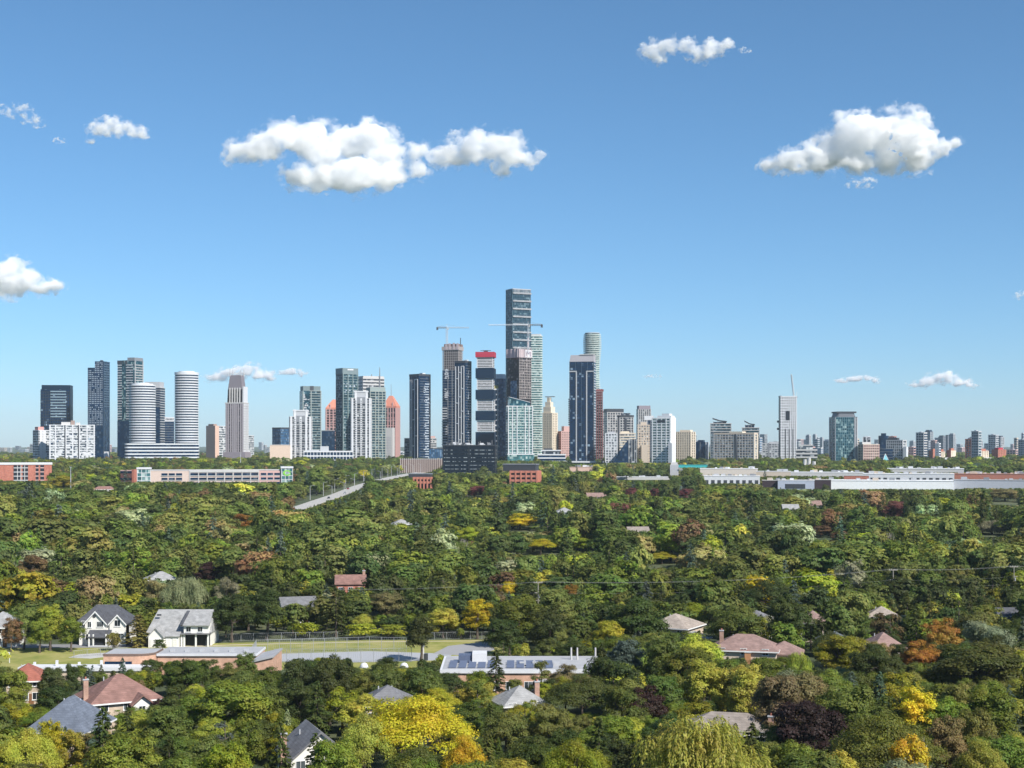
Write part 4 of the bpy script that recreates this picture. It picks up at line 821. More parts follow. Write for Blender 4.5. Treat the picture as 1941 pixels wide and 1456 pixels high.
# pavement and verge along the road
m = MB()
for i in range(len(ctr) - 1):
    def off(p, s): 
        a, b = ctr[i], ctr[i+1]; nn = Vector((b.y - a.y, -(b.x - a.x), 0)).normalized() * s
        return (p[0] + nn.x, p[1] + nn.y, gz(p[1] + nn.y) + .25)
    m.slab([off(R_[i], .1), off(R_[i], 2.5), off(R_[i+1], 2.5), off(R_[i+1], .1)], .3)
kind(m.build('pavement', plain('pavement_concrete', (.42, .40, .37), .9)), 'structure')
def make_car(col, label):
    e = empty('car', (0, 0, 0), 0, label, 'car', 'cars on the distant road')
    MB().prism(rrect(1.8, 4.4, .4, 3), .35, .95).build('body', col, e)
    MB().prism(rrect(1.65, 2.5, .4, 3), .95, 1.5, rrect(1.35, 1.7, .3, 3)).build('cabin', G_NAVYD, e)
    for sx in (-.85, .85):
        for sy in (-1.35, 1.35): MB().tube((sx - .1, sy, .34), (sx + .1, sy, .34), .34, n=10).build('wheel', BLACK, e)
    for sx in (-.6, .6): MB().box(sx - .2, sx + .2, -2.24, -2.17, .6, .78).build('headlight', WHITE, e)
    return e
cp = [plain('white_car_paint', (.7, .7, .7), .3), plain('silver_car_paint', (.4, .42, .44), .3), plain('black_car_paint', (.03, .03, .035), .25), plain('red_car_paint', (.3, .03, .03), .3)]
protos = [make_car(cp[i], l) for i, l in enumerate(('white car driving on the pale road among trees', 'silver car driving on the pale road among trees', 'black car driving on the pale road among trees', 'red car driving on the pale road among trees'))]
spots = [(0, 4.2, .3, 2.6), (1, 4.6, .3, 2.6), (2, 5.1, .6, -2.6), (0, 5.5, .4, 2.6), (3, 3.6, .5, -2.6), (1, 5.9, .2, -2.6), (0, 6.3, .5, 2.6), (2, 2.4, .3, 2.6), (0, 6.6, .3, -2.6), (1, 3.1, .3, 4)]
used = set()
for k, tt, _, off_ in spots:
    c = protos[k] if k not in used else copy_tree(protos[k]); used.add(k)
    i = int(tt); a, b = ctr[i], ctr[i + 1]; p = a.lerp(b, tt - i); dd = (b - a).normalized(); nn = Vector((dd.y, -dd.x, 0)) * off_
    c.location = (p.x + nn.x, p.y + nn.y, gz(p.y + nn.y) + .13); c.rotation_euler.z = math.atan2(-dd.x, dd.y) + (0 if off_ > 0 else math.pi)
def lamp_proto():
    e = empty('street_lamp', (0, 0, 0), 0, 'tall pale street lamp along the distant road', 'street lamp', 'street lamps along the distant road')
    MB().tube((0, 0, 0), (0, 0, 11), .22, .14, 6).build('pole', LGREY, e); MB().tube((0, 0, 10.8), (2.6, 0, 11.5), .1, .08, 5).build('arm', LGREY, e); MB().box(2.3, 3.5, -.2, .2, 11.4, 11.6).build('lamp_head', OFFW, e)
    return e
lp = lamp_proto(); first = True
for tt in (2.2, 2.8, 3.3, 3.8, 4.2, 4.6, 5.0, 5.35, 5.7, 6.0, 6.3, 6.6, 6.85):
    for sd_ in (-1, 1):
        i = int(tt); a, b = ctr[i], ctr[i + 1]; p = a.lerp(b, tt - i); dd = (b - a).normalized(); nn = Vector((dd.y, -dd.x, 0)) * 8.5 * sd_
        o = lp if first else copy_tree(lp); first = False
        o.location = (p.x + nn.x, p.y + nn.y, gz(p.y + nn.y)); o.rotation_euler.z = math.atan2(-nn.y, -nn.x)
WOOD = plain('weathered_pole', (.34, .31, .27), .9)
def pole(px, py, ytop, d, label, name='light_mast', r=.2, mat=LGREY):
    b = pt(px, 0, d); h = EYE + (HY - ytop) * d / F - gz(d)
    e = empty(name, (b.x, d, gz(d)), 0, label, 'mast'); MB().tube((0, 0, 0), (0, 0, h), r * 1.4, r * .7, 8).build('pole', mat, e)
    MB().box(-1.2, 1.2, -.15, .15, h - .3, h).build('crossbar', mat, e); MB().box(-.5, .5, -.4, .4, 0, .4).build('footing', LGREY, e)
pole(134, 920, 885, 1150, 'slim pale mast rising before the trees left of the long office', r=.3)
pole(456, 886, 858, 1700, 'pale mast with a crossbar below the stepped tower', r=.4)
pole(1150, 910, 876, 1400, 'slim mast below the massive navy tower', r=.35)
pole(1397, 895, 826, 1900, 'dark chimney mast in front of the wide beige slab', r=.8, mat=DGREY)

# ------------------------------------------------------------------ sports field, courts, paths
def sheet(name, pts, z, mat, th=.05):
    q = [(*gpt(px, py).xy, 0) for px, py in pts]
    return kind(MB().slab([(x, y, gz(y) + z) for x, y, _ in q], th).build(name, mat), 'structure')
def grass_mat(name, c1, c2, c3):
    m = bpy.data.materials.new(name); m.use_nodes = True; n, l = m.node_tree.nodes, m.node_tree.links; b = n['Principled BSDF']
    tc = n.new('ShaderNodeTexCoord'); nz = n.new('ShaderNodeTexNoise'); nz.inputs['Scale'].default_value = .13; nz.inputs['Detail'].default_value = 9; nz.inputs['Roughness'].default_value = .65
    l.new(tc.outputs['Object'], nz.inputs['Vector']); cr = n.new('ShaderNodeValToRGB'); e = cr.color_ramp.elements
    e[0].position = .33; e[0].color = (*c1, 1); e[1].position = .68; e[1].color = (*c3, 1); k = e.new(.5); k.color = (*c2, 1)
    l.new(nz.outputs['Fac'], cr.inputs[0]); l.new(cr.outputs[0], b.inputs['Base Color']); b.inputs['Roughness'].default_value = .95; b.inputs['Specular IOR Level'].default_value = .1
    return m
GRASS = grass_mat('mown_grass', (.17, .20, .05), (.26, .26, .08), (.36, .32, .13))
COURT = plain('court_asphalt', (.36, .37, .39), .85, .08, .3)
sheet('sports_field', [(-60, 1275), (-60, 1229), (240, 1228), (320, 1222), (480, 1218), (700, 1214), (940, 1213), (1060, 1240), (1060, 1262), (700, 1268), (300, 1272)], .05, GRASS)
sheet('running_path', [(330, 1227), (480, 1222.4), (700, 1217.6), (930, 1215.6), (930, 1214.8), (700, 1216.6), (480, 1221.2), (330, 1225.8)], .07, plain('sandy_path', (.46, .40, .30), .95))
sheet('court', [(480, 1254), (490, 1241), (700, 1235), (860, 1240), (840, 1252), (660, 1256)], .08, COURT)
sheet('play_yard', [(820, 1240), (850, 1225), (930, 1216), (938, 1232), (900, 1244)], .09, plain('old_asphalt', (.30, .30, .31), .9, .1, .2))
sheet('residential_road', [(-60, 1229), (-60, 1222), (230, 1222), (330, 1216), (420, 1212), (420, 1216), (330, 1223), (230, 1228)], .075, plain('street_asphalt', (.22, .22, .23), .9))
sheet('schoolyard_path', [(130, 1247), (150, 1241), (230, 1236), (310, 1229), (316, 1231), (240, 1241), (170, 1249)], .1, plain('path_concrete', (.44, .43, .41), .9))
keep(0, 1222, 240, 1262, 336); keep(240, 1226, 480, 1250, 336); keep(420, 1216, 760, 1248, 348); keep(830, 1218, 930, 1240, 345)
FIELD = [(-60, 1290), (-60, 1229), (240, 1228), (320, 1222), (480, 1218), (940, 1213), (1060, 1240), (1060, 1265), (700, 1270)]
# chain-link fences
WIRE = plain('galvanised_wire', (.30, .31, .32), .5)
def fence(label, pts, h, step, group=None):
    P = [gpt(*q) for q in pts]; e = empty('chain_link_fence', P[0], 0, label, 'fence'); o = P[0]; m = MB(); mesh = MB(); n = 0
    for a, b in zip(P, P[1:]):
        L = (b - a).length; k = max(1, int(L / step))
        for i in range(k + 1):
            if i == k and b is not P[-1]: continue
            p = a.lerp(b, i / k) - o; MB().tube((0, 0, 0), (0, 0, h), .06, n=5).build('post', WIRE, e, p)
        m.tube(a - o + Vector((0, 0, h)), b - o + Vector((0, 0, h)), .045, n=4); m.tube(a - o + Vector((0, 0, .15)), b - o + Vector((0, 0, .15)), .03, n=4)
        for i in range(int(L / .5)):
            p, q = a.lerp(b, i * .5 / L) - o, a.lerp(b, min(1, (i + 1) * .5 / L)) - o
            mesh.tube((p.x, p.y, .1), (q.x, q.y, h), .012, n=3, caps=False); mesh.tube((p.x, p.y, h), (q.x, q.y, .1), .012, n=3, caps=False)
    m.build('rail', WIRE, e); kind(mesh.build('wire_mesh', WIRE, e), 'stuff')
fence('chain link fence along the far edge of the sports field', [(410, 1217), (480, 1214.6), (560, 1213), (640, 1211.8)], 2.0, 3)
fence('tall chain link fence around the grey courts', [(478, 1253), (486, 1240.5), (700, 1234), (770, 1236)], 3.6, 2.6)
fence('near chain link fence in front of the grey courts', [(520, 1257), (660, 1257), (780, 1255)], 3.4, 2.6)
fence('low chain link fence by the schoolyard path', [(140, 1247.5), (190, 1243), (240, 1241)], 1.8, 2.5)
fence('dark fence line beside the play yard under the trees', [(800, 1213.4), (870, 1212), (935, 1211.5)], 2.0, 3)
# goal, tall mast
p = gpt(-14, 1258); q = gpt(18, 1257)
e = empty('soccer_goal', p, 0, 'white soccer goal on the sunlit grass field', 'goal'); dx = q - p
MB().tube((0, 0, 0), (0, 0, 2.6), .1, n=6).build('post', WHITE, e); MB().tube((0, 0, 0), (0, 0, 2.6), .1, n=6).build('post', WHITE, e, dx); MB().tube((0, 0, 2.5), (dx.x, dx.y, 2.5), .1, n=6).build('crossbar', WHITE, e); MB().tube((0, 0, 2.5), (0, 2, .1), .05, n=4).build('net_stay', WHITE, e)
def mast(px, py, ytop, label, r=.28):
    p = gpt(px, py); h = (py - ytop) * p.y / F; e = empty('pole_mast', p, 0, label, 'pole')
    MB().tube((0, 0, 0), (0, 0, h), r, r * .8, 8).build('pole', OFFW, e)
    for k in range(7): MB().box(-r * 1.5, r * 1.5, -r * 1.2, r * 1.2, h * (.45 + .07 * k), h * (.45 + .07 * k) + .25).build('climbing_step', LGREY, e)
    MB().tube((0, 0, h), (0, 0, h + .4), r * 1.3, r * .5, 8).build('cap', WHITE, e); MB().box(r, r + .9, -.4, .4, 0, 1.7).build('cabinet', DGREY, e)
mast(802, 1252, 1193, 'stout pale utility mast beside the dark tree on the field')
keep(796, 1195, 808, 1250, 340)
# street pole by the grey roofed house
p = gpt(403, 1221); e = empty('street_light', p, 0, 'thin street light pole beside the grey roofed house', 'street light'); MB().tube((0, 0, 0), (0, 0, 8.2), .14, .09, 6).build('pole', MGREY, e); MB().tube((0, 0, 8.1), (-1.4, 0, 8.4), .06, n=5).build('arm', MGREY, e); MB().box(-2, -1.3, -.15, .15, 8.3, 8.45).build('lamp_head', LGREY, e); keep(398, 1165, 408, 1220, 370)

# ------------------------------------------------------------------ houses
def shingle(name, c):
    m = brickmat(name, tuple(x * .9 for x in c), tuple(min(1, x * 1.12) for x in c), tuple(x * .6 for x in c), .9, .32)
    return m
def hip(m, x0, x1, y0, y1, z, h, ov=.6, rx=None, t=.25):
    x0 -= ov; x1 += ov; y0 -= ov; y1 += ov
    if x1 - x0 >= y1 - y0: i = (y1 - y0) / 2 if rx is None else rx; A, B = (x0 + i, (y0+y1)/2, z + h), (x1 - i, (y0+y1)/2, z + h)
    else: i = (x1 - x0) / 2 if rx is None else rx; A, B = ((x0+x1)/2, y0 + i, z + h), ((x0+x1)/2, y1 - i, z + h)
    c = [(x0, y0, z), (x1, y0, z), (x1, y1, z), (x0, y1, z)]
    if x1 - x0 >= y1 - y0: fs = [[c[0], c[1], B, A], [c[1], c[2], B], [c[2], c[3], A, B], [c[3], c[0], A]]
    else: fs = [[c[0], c[1], A], [c[1], c[2], B, A], [c[2], c[3], B], [c[3], c[0], A, B]]
    for f in fs: m.poly(f)
    b = [(x, y, z - t) for x, y, z in c]
    for i in range(4): m.poly([b[i], b[(i+1) % 4], c[(i+1) % 4], c[i]])
    m.poly(b[::-1]); return A, B
def gable(m, x0, x1, y0, y1, z, h, ov=.5, axis='y', t=.3):
    """ridge runs along axis; sloped slabs with thickness"""
    if axis == 'y':
        xm = (x0 + x1) / 2; s = h / ((x1 - x0) / 2); zl = z - ov * s
        m.slab([(x0 - ov, y0 - ov, zl), (xm, y0 - ov, z + h), (xm, y1 + ov, z + h), (x0 - ov, y1 + ov, zl)], t); m.slab([(xm, y0 - ov, z + h), (x1 + ov, y0 - ov, zl), (x1 + ov, y1 + ov, zl), (xm, y1 + ov, z + h)], t)
    else:
        ym = (y0 + y1) / 2; s = h / ((y1 - y0) / 2); zl = z - ov * s
        m.slab([(x0 - ov, y0 - ov, zl), (x1 + ov, y0 - ov, zl), (x1 + ov, ym, z + h), (x0 - ov, ym, z + h)], t); m.slab([(x0 - ov, ym, z + h), (x1 + ov, ym, z + h), (x1 + ov, y1 + ov, zl), (x0 - ov, y1 + ov, zl)], t)
def gwall(m, x0, x1, y0, y1, z0, z1, h, axis='y'):
    m.box(x0, x1, y0, y1, z0, z1)
    if axis == 'y':
        xm = (x0 + x1) / 2; b = len(m.v); m.v += [(x0, y0, z1), (x1, y0, z1), (xm, y0, z1 + h), (x0, y1, z1), (x1, y1, z1), (xm, y1, z1 + h)]; m.f += [[b, b+1, b+2], [b+5, b+4, b+3]]
    else:
        ym = (y0 + y1) / 2; b = len(m.v); m.v += [(x0, y0, z1), (x0, y1, z1), (x0, ym, z1 + h), (x1, y0, z1), (x1, y1, z1), (x1, ym, z1 + h)]; m.f += [[b+2, b+1, b], [b+3, b+4, b+5]]
FRAME = plain('white_trim', (.74, .74, .73), .6)
PANE = glass('window_pane_glass', (.02, .028, .035), (.12, .14, .15), (1, 1, 1), .2)
def window(par, x, z, w, h, y, frame=FRAME, mull=1):
    f = MB().box(x - w/2 - .1, x + w/2 + .1, y - .08, y + .05, z - .1, z + h + .1).build('window', frame, par)
    n = mull + 1
    for i in range(n): MB().box(x - w/2 + i*w/n + .04, x - w/2 + (i+1)*w/n - .04, y - .12, y - .02, z, z + h).build('pane', PANE, f)
    MB().box(x - w/2 - .15, x + w/2 + .15, y - .18, y - .05, z - .22, z - .1).build('sill', frame, f)
def chimney(par, x, y, z0, z1, w=.9, mat=None):
    c = MB().box(x - w/2, x + w/2, y - w*.35, y + w*.35, z0, z1).build('chimney', mat or brickmat('chimney_brick', (.34, .20, .15), (.40, .25, .19), (.4, .33, .28)), par); MB().box(x - w/2 - .1, x + w/2 + .1, y - w*.35 - .1, y + w*.35 + .1, z1, z1 + .2).build('chimney_cap', LGREY, c)
    MB().tube((x, y, z1 + .2), (x, y, z1 + .6), .16, n=8).build('flue', TERRA, c)
def fascia(par, x0, x1, y0, y1, z, ov=.62, mat=FRAME):
    m = MB(); a, b, c, d = x0 - ov, x1 + ov, y0 - ov, y1 + ov
    m.box(a - .05, b + .05, c - .06, c - .01, z - .28, z - .02); m.box(b + .01, b + .06, c, d, z - .28, z - .02); m.box(a - .06, a - .01, c, d, z - .28, z - .02); m.build('gutter', mat, par)
def simple_house(label, xc, d, w, dp, wallh, roofh, yaw, wallm, roofm, style='hip', axis='x', ch=None, keepbox=None, wins=3, z=None, garage=False):
    p = Vector(((xc - CX) * d / F, d + dp/2, gz(d))); e = empty('house', p, R(yaw) - math.atan((xc - CX) / F), label, 'house')
    x0, x1, y0, y1 = -w/2, w/2, -dp/2, dp/2
    m = MB(); r = MB()
    if style == 'hip': m.box(x0, x1, y0, y1, 0, wallh); hip(r, x0, x1, y0, y1, wallh, roofh)
    else: gwall(m, x0, x1, y0, y1, 0, wallh, roofh, axis); gable(r, x0, x1, y0, y1, wallh + .25, roofh, .5, axis)
    m.build('wall', wallm, e); ro = r.build('roof', roofm, e)
    if style == 'hip': fascia(e, x0, x1, y0, y1, wallh)
    for i in range(wins): window(e, x0 + w * (i + .5) / wins, 1.0, 1.5, 1.3, y0)
    if wallh > 4.5:
        for i in range(wins): window(e, x0 + w * (i + .5) / wins, 3.7, 1.4, 1.3, y0)
    MB().box(x0 + w*.62, x0 + w*.62 + 1, y0 - .07, y0 + .05, 0, 2.1).build('door', plain('brown_door', (.2, .1, .05)), e) if wallh < 4.5 or not garage else None
    for k in range(2): MB().tube((x0 + w*(.3 + .3*k), y1*.3, wallh), (x0 + w*(.3 + .3*k), y1*.3, wallh + roofh*.86), .12, n=6).build('vent_pipe', LGREY, ro)
    if ch: chimney(e, ch[0], ch[1], wallh - 1 if len(ch) < 4 else ch[3], ch[2])
    if keepbox: keep(*keepbox, d - 3)
    return e
SH_BROWN = shingle('red_brown_shingle', (.235, .135, .115)); SH_BLUE = shingle('blue_grey_shingle', (.13, .15, .19)); SH_GREY = shingle('grey_shingle', (.17, .17, .18)); SH_BEIGE = shingle('beige_shingle', (.33, .28, .24)); SH_PINK = shingle('rose_shingle', (.26, .175, .155)); SH_SILVER = shingle('silver_shingle', (.30, .30, .30)); SH_DARK = shingle('dark_grey_shingle', (.085, .088, .10)); SH_RED = shingle('red_shingle', (.30, .11, .08)); SH_TAUPE = shingle('taupe_shingle', (.26, .225, .20))
WB = brickmat('buff_brick', (.46, .36, .27), (.52, .42, .32), (.5, .45, .4)); WW = plain('white_render', (.74, .72, .68), .9, .08); WT = plain('tan_render', (.55, .46, .38), .9)
# brown hip roof
e = simple_house('house with big red brown hip roof and small front gable', 210, 262, 12.6, 11.5, 5.2, 4.2, 14, WB, SH_BROWN, keepbox=(160, 1288, 274, 1342), ch=(-6.6, -1.5, 9.0, 1))
r = MB(); gable(r, .5, 4.2, -7.6, -3, 5.0, 1.5, .35); r.build('porch_roof', SH_BROWN, e); m = MB(); gwall(m, .7, 4.0, -7.3, -4, 2.6, 4.8, 1.35); m.build('porch_gable', WW, e); window(e, 2.3, 3.2, 1.2, 1.1, -7.3)
simple_house('house with steep blue grey hip roof among foreground trees', 112, 232, 9.5, 12, 5.6, 4.8, -24, WB, SH_BLUE, keepbox=(72, 1334, 150, 1378))
e = simple_house('grey gabled house with brick chimney deep in foreground trees', 585, 214, 9, 10, 5.2, 3.8, 12, WW, SH_GREY, 'gable', 'y', ch=(-5.0, -2, 8.6, 0), keepbox=(560, 1374, 615, 1388))
simple_house('low house with taupe hip roof and end chimney behind the willow', 1390, 236, 15, 9, 4.6, 2.7, -6, WB, SH_TAUPE, ch=(7.2, -3, 7.4, 0), keepbox=(1325, 1338, 1470, 1372), wins=4)
e = simple_house('tan house with rose hip roof and wooden chimney', 1420, 332, 15, 11, 4.6, 3.2, -4, WT, SH_PINK, keepbox=(1360, 1202, 1485, 1246), ch=(-5.4, -2, 8.6))
chimney(e, 1.0, -5.8, 0, 4.2, 1.4, plain('orange_brick', (.48, .24, .12))); r = MB(); hip(r, 5, 13, -2, 6, 3.6, 2.6); r.build('wing_roof', SH_PINK, e); MB().box(5.3, 12.7, -1.7, 5.7, 0, 3.6).build('wing_wall', WT, e)
simple_house('two storey house with beige hip roof beside dark round tree', 1285, 366, 11, 12, 5.6, 3.0, -22, WB, SH_BEIGE, keepbox=(1256, 1142, 1326, 1178), wins=3)
simple_house('house with small pale beige hip roof in the woods', 1678, 392, 7.5, 9, 5.2, 2.6, 0, WT, SH_BEIGE, keepbox=(1656, 1144, 1698, 1164))
simple_house('house showing one rose roof slope beside a spruce', 1683, 335, 8, 9, 4.6, 3.4, 20, WT, SH_PINK, keepbox=(1662, 1197, 1698, 1218))
simple_house('dark gabled shed roof house at the wood edge', 1915, 395, 5.5, 7, 4.6, 2.4, 20, WW, SH_DARK, 'gable', 'x', keepbox=(1903, 1150, 1928, 1170))
simple_house('grey roofed house with white chimney in deep shade', 1438, 385, 8, 8, 5, 2.6, -15, WW, SH_GREY, keepbox=(1420, 1146, 1452, 1166))
simple_house('house with a sliver of rose roof between dark trees', 1546, 380, 6, 8, 5.2, 2.8, 0, WT, SH_PINK, keepbox=(1537, 1150, 1556, 1164))
simple_house('low house with blue grey roof behind the bright green tree', 1588, 350, 7, 7, 4.2, 2.2, 10, WW, SH_BLUE, keepbox=(1572, 1178, 1606, 1194))
simple_house('house with orange red roof beside foreground conifers', 38, 288, 7, 9, 4.8, 2.8, -8, WB, SH_RED, keepbox=(22, 1310, 52, 1332))
simple_house('grey roofed house in front of the flat school', 985, 262, 8, 8, 4.6, 3.0, 18, WB, SH_SILVER, keepbox=(978, 1320, 998, 1330), ch=(3.4, 0, 8.0))
e = simple_house('brick house with brown roof and chimney high in the wood', 662, 470, 9.5, 8, 6.2, 2.4, 0, BRK, SH_BROWN, 'gable', 'x', ch=(4.4, 0, 10.0), keepbox=(636, 1088, 690, 1114))
simple_house('low dark roofed house end beside the beige roofed house', 1318, 352, 6, 7, 4.4, 1.8, -20, WB, SH_SILVER, keepbox=(1304, 1182, 1334, 1196))
simple_house('roof peak peeping above the yellow locust', 730, 252, 8, 9, 6.4, 2.8, 0, WB, SH_GREY, keepbox=(708, 1308, 742, 1318))
for i, (px, py, d, w_, rm, lab) in enumerate(((1500, 957, 830, 9, SH_SILVER, 'white gabled house far in the middle wood'), (1070, 962, 800, 8, SH_SILVER, 'pale house glimpsed in the middle of the forest'), (560, 1135, 420, 10, SH_GREY, 'pale house hidden behind silvery trees by the field'), (195, 922, 1120, 17, SH_BROWN, 'long brown roofed bungalow before the long office'), (1545, 950, 860, 8, SH_PINK, 'rose roofed house far in the wood below the white warehouse'), (300, 1085, 470, 9, SH_SILVER, 'small light roofed house behind the golden willow'), (1210, 1000, 690, 10, SH_TAUPE, 'taupe roof glimpsed in the middle of the right forest'), (760, 985, 720, 9, SH_SILVER, 'light roof deep in the middle forest'), (1130, 935, 1000, 13, SH_PINK, 'rose roof near the far edge of the forest'))):
    simple_house(lab, px, d, w_, 8, EYE + (HY - py) * d / F - gz(d) - 2.4, 2.4, 10, WW, rm, 'gable' if i % 2 == 0 else 'hip', 'x', keepbox=(px - w_ * F / d * .4, py - 5, px + w_ * F / d * .4, py + 7))

# --- white two storey house with twin front gables
D = 374.0; S = F / D
def hx(px): return (px - 190) / S
def hzz(py): return EYE + (HY - py) / S
e = empty('house', ((190 - CX) / S, D, 0), 0, 'white two storey house with twin front gables and arched porch', 'house'); keep(158, 1148, 242, 1222, D - 2)
m = MB(); m.box(hx(150), hx(239), 0, 10, 0, hzz(1181)); m.build('wall', WW, e)
r = MB(); hip(r, hx(146), hx(239), 0, 10, hzz(1181), hzz(1150) - hzz(1181), .5, rx=4.2); r.build('roof', SH_DARK, e)
for a, b, pk, ev, yy in ((163, 203, 1158, 1180, -1.0), (209, 239, 1165, 1181, -.6)):
    m = MB(); gwall(m, hx(a), hx(b), yy, 3, 0, hzz(ev), hzz(pk) - hzz(ev)); m.build('front_bay', WW, e)
    r = MB(); gable(r, hx(a), hx(b), yy, 5, hzz(ev) + .15, hzz(pk) - hzz(ev), .4, 'y', .22); r.build('gable_roof', SH_DARK, e)
    xm = (hx(a) + hx(b)) / 2; m = MB()
    for sx in (-1, 1):
        xe = xm + sx * ((hx(b) - hx(a)) / 2 + .35); ze = hzz(ev) - .45; zt = hzz(pk) + .12
        m.v += [(xm, yy - .5, zt), (xe, yy - .5, ze + .2), (xe, yy - .5, ze - .2), (xm, yy - .5, zt - .4), (xm, yy - .42, zt), (xe, yy - .42, ze + .2), (xe, yy - .42, ze - .2), (xm, yy - .42, zt - .4)]
        q = len(m.v) - 8; m.f += [[q, q+1, q+2, q+3], [q+4, q+7, q+6, q+5], [q, q+4, q+5, q+1], [q+3, q+2, q+6, q+7], [q+1, q+5, q+6, q+2]]
    m.build('bargeboard', FRAME, e)
MB().tube((hx(181), -1.15, hzz(1167)), (hx(181), -1.0, hzz(1167)), .42, n=14).build('round_vent', DGREY, e)
window(e, hx(192), hzz(1187), 1.6, 1.3, -1.0, mull=2); window(e, hx(172), hzz(1188), .9, 1.4, -1.0); window(e, hx(224), hzz(1186), 1.5, 1.5, -.6); window(e, hx(158), hzz(1187), 1.0, 1.3, 0); window(e, hx(230), hzz(1212), 1.7, 1.6, -.6); window(e, hx(170), hzz(1212), 1.3, 1.5, -1.0)
m = MB(); xa, xb = hx(184), hx(206); arch = [(xa, 0)] + [((xa + xb) / 2 + (xb - xa) / 2 * math.cos(math.pi - math.pi * i / 12), 2.2 + 1.2 * math.sin(math.pi * i / 12)) for i in range(13)] + [(xb, 0)]
n_ = len(arch); m.v += [(x, -2.2, z) for x, z in arch] + [(x, -1.02, z) for x, z in arch]; m.f += [list(range(n_)), [n_ + n_ - 1 - i for i in range(n_)]] + [[i, n_ + i, n_ + (i + 1) % n_, (i + 1) % n_] for i in range(n_)]
m.build('porch_arch_shade', BLACK, e); r = MB(); r.slab([(hx(172), -3.2, 2.6), (hx(214), -3.2, 2.6), (hx(214), -1, 4.2), (hx(172), -1, 4.2)], .3); r.build('porch_roof', SH_DARK, e)  # solid black arch stands in for the shade of the porch entry
for px in (175, 183, 207, 213): MB().box(hx(px) - .16, hx(px) + .16, -3.05, -2.75, 0, 3.3).build('porch_column', FRAME, e)
MB().box(hx(178), hx(210), -3.6, -1, 0, .35).build('porch_step', LGREY, e)
# --- grey roofed house with garage
D = 372.0; S = F / D
def hx(px): return (px - 338) / S
e = empty('house', ((338 - CX) / S, D, 0), 0, 'wide house with grey shingle roof, double garage and dark porch', 'house'); keep(278, 1160, 400, 1222, D - 2)
MB().box(hx(284), hx(398), 1.5, 11, 0, hzz(1198)).build('wall', WW, e)
zt, ze = hzz(1160), hzz(1199)
r = MB(); r.slab([(hx(276), .6, ze), (hx(400), .6, ze), (hx(396), 6, zt), (hx(290), 6, zt)], .25); r.slab([(hx(290), 6, zt), (hx(396), 6, zt), (hx(400), 11.6, ze), (hx(276), 11.6, ze)], .25); r.slab([(hx(276), 11.6, ze), (hx(276), .6, ze), (hx(290), 6, zt)], .25); r.slab([(hx(400), .6, ze), (hx(400), 11.6, ze), (hx(396), 6, zt)], .25); r.build('roof', SH_SILVER, e)
m = MB(); gwall(m, hx(286), hx(313), -2.6, 3, 0, hzz(1203), hzz(1188) - hzz(1203)); m.build('garage_wall', WW, e); MB().box(hx(313), hx(341), -1.2, 3, 0, hzz(1204)).build('garage_wall', WW, e)
r = MB(); gable(r, hx(286), hx(313), -2.6, 3.5, hzz(1203) + .1, hzz(1188) - hzz(1203), .4, 'y', .22); r.build('garage_roof', SH_SILVER, e); r = MB(); r.slab([(hx(312), -1.7, hzz(1204)), (hx(343), -1.7, hzz(1204)), (hx(343), 2.5, hzz(1190)), (hx(312), 2.5, hzz(1190))], .25); r.build('garage_roof', SH_SILVER, e)
for a, b, yy in ((289, 310, -2.6), (316, 326, -1.2), (329, 338, -1.2)):
    g_ = MB().box(hx(a), hx(b), yy - .08, yy + .05, .05, 2.3).build('garage_door', FRAME, e)
    for k in range(4): MB().box(hx(a) + .1, hx(b) - .1, yy - .12, yy - .05, .12 + k * .55, .58 + k * .55).build('door_panel', WW, g_)
MB().box(hx(349), hx(396), -.3, 4, hzz(1201), hzz(1183)).build('upper_wall', WW, e); r = MB(); r.slab([(hx(344), -1.0, hzz(1184)), (hx(399), -1.0, hzz(1184)), (hx(397), 4.5, hzz(1162)), (hx(348), 4.5, hzz(1162))], .3); r.build('dormer_roof', SH_SILVER, e); r = MB(); r.slab([(hx(343), -1.0, hzz(1184) + .1), (hx(348), -1.0, hzz(1184) + .1), (hx(353), 4.5, hzz(1161)), (hx(347), 4.5, hzz(1161))], .3); r.build('valley_roof', SH_DARK, e)
for px in (358, 380): 
    window(e, hx(px), hzz(1197), 1.2, 1.2, -.3); m = MB().tube((hx(px), -.42, hzz(1189)), (hx(px), -.25, hzz(1189)), .68, n=14); m.build('arched_head', FRAME, e)
MB().box(hx(350), hx(396), 1.2, 1.6, 0, hzz(1202)).build('porch_shade', BLACK, e)  # black panel paints the shade at the back of the porch
for px in (345, 350, 372, 395): MB().box(hx(px) - .2, hx(px) + .2, -.6, -.2, 0, hzz(1201)).build('porch_column', FRAME, e)
MB().box(hx(344), hx(398), -1.2, 1.4, hzz(1202), hzz(1200)).build('porch_roof', SH_GREY, e); MB().box(hx(292), hx(300), 3, 3.4, hzz(1170), hzz(1167)).build('skylight', DGREY, e)
e = simple_house('house with pale gable end at the edge of the field', -8, 370, 9, 10, 5.2, 3.6, -12, WW, SH_SILVER, 'hip', keepbox=(0, 1155, 26, 1180))

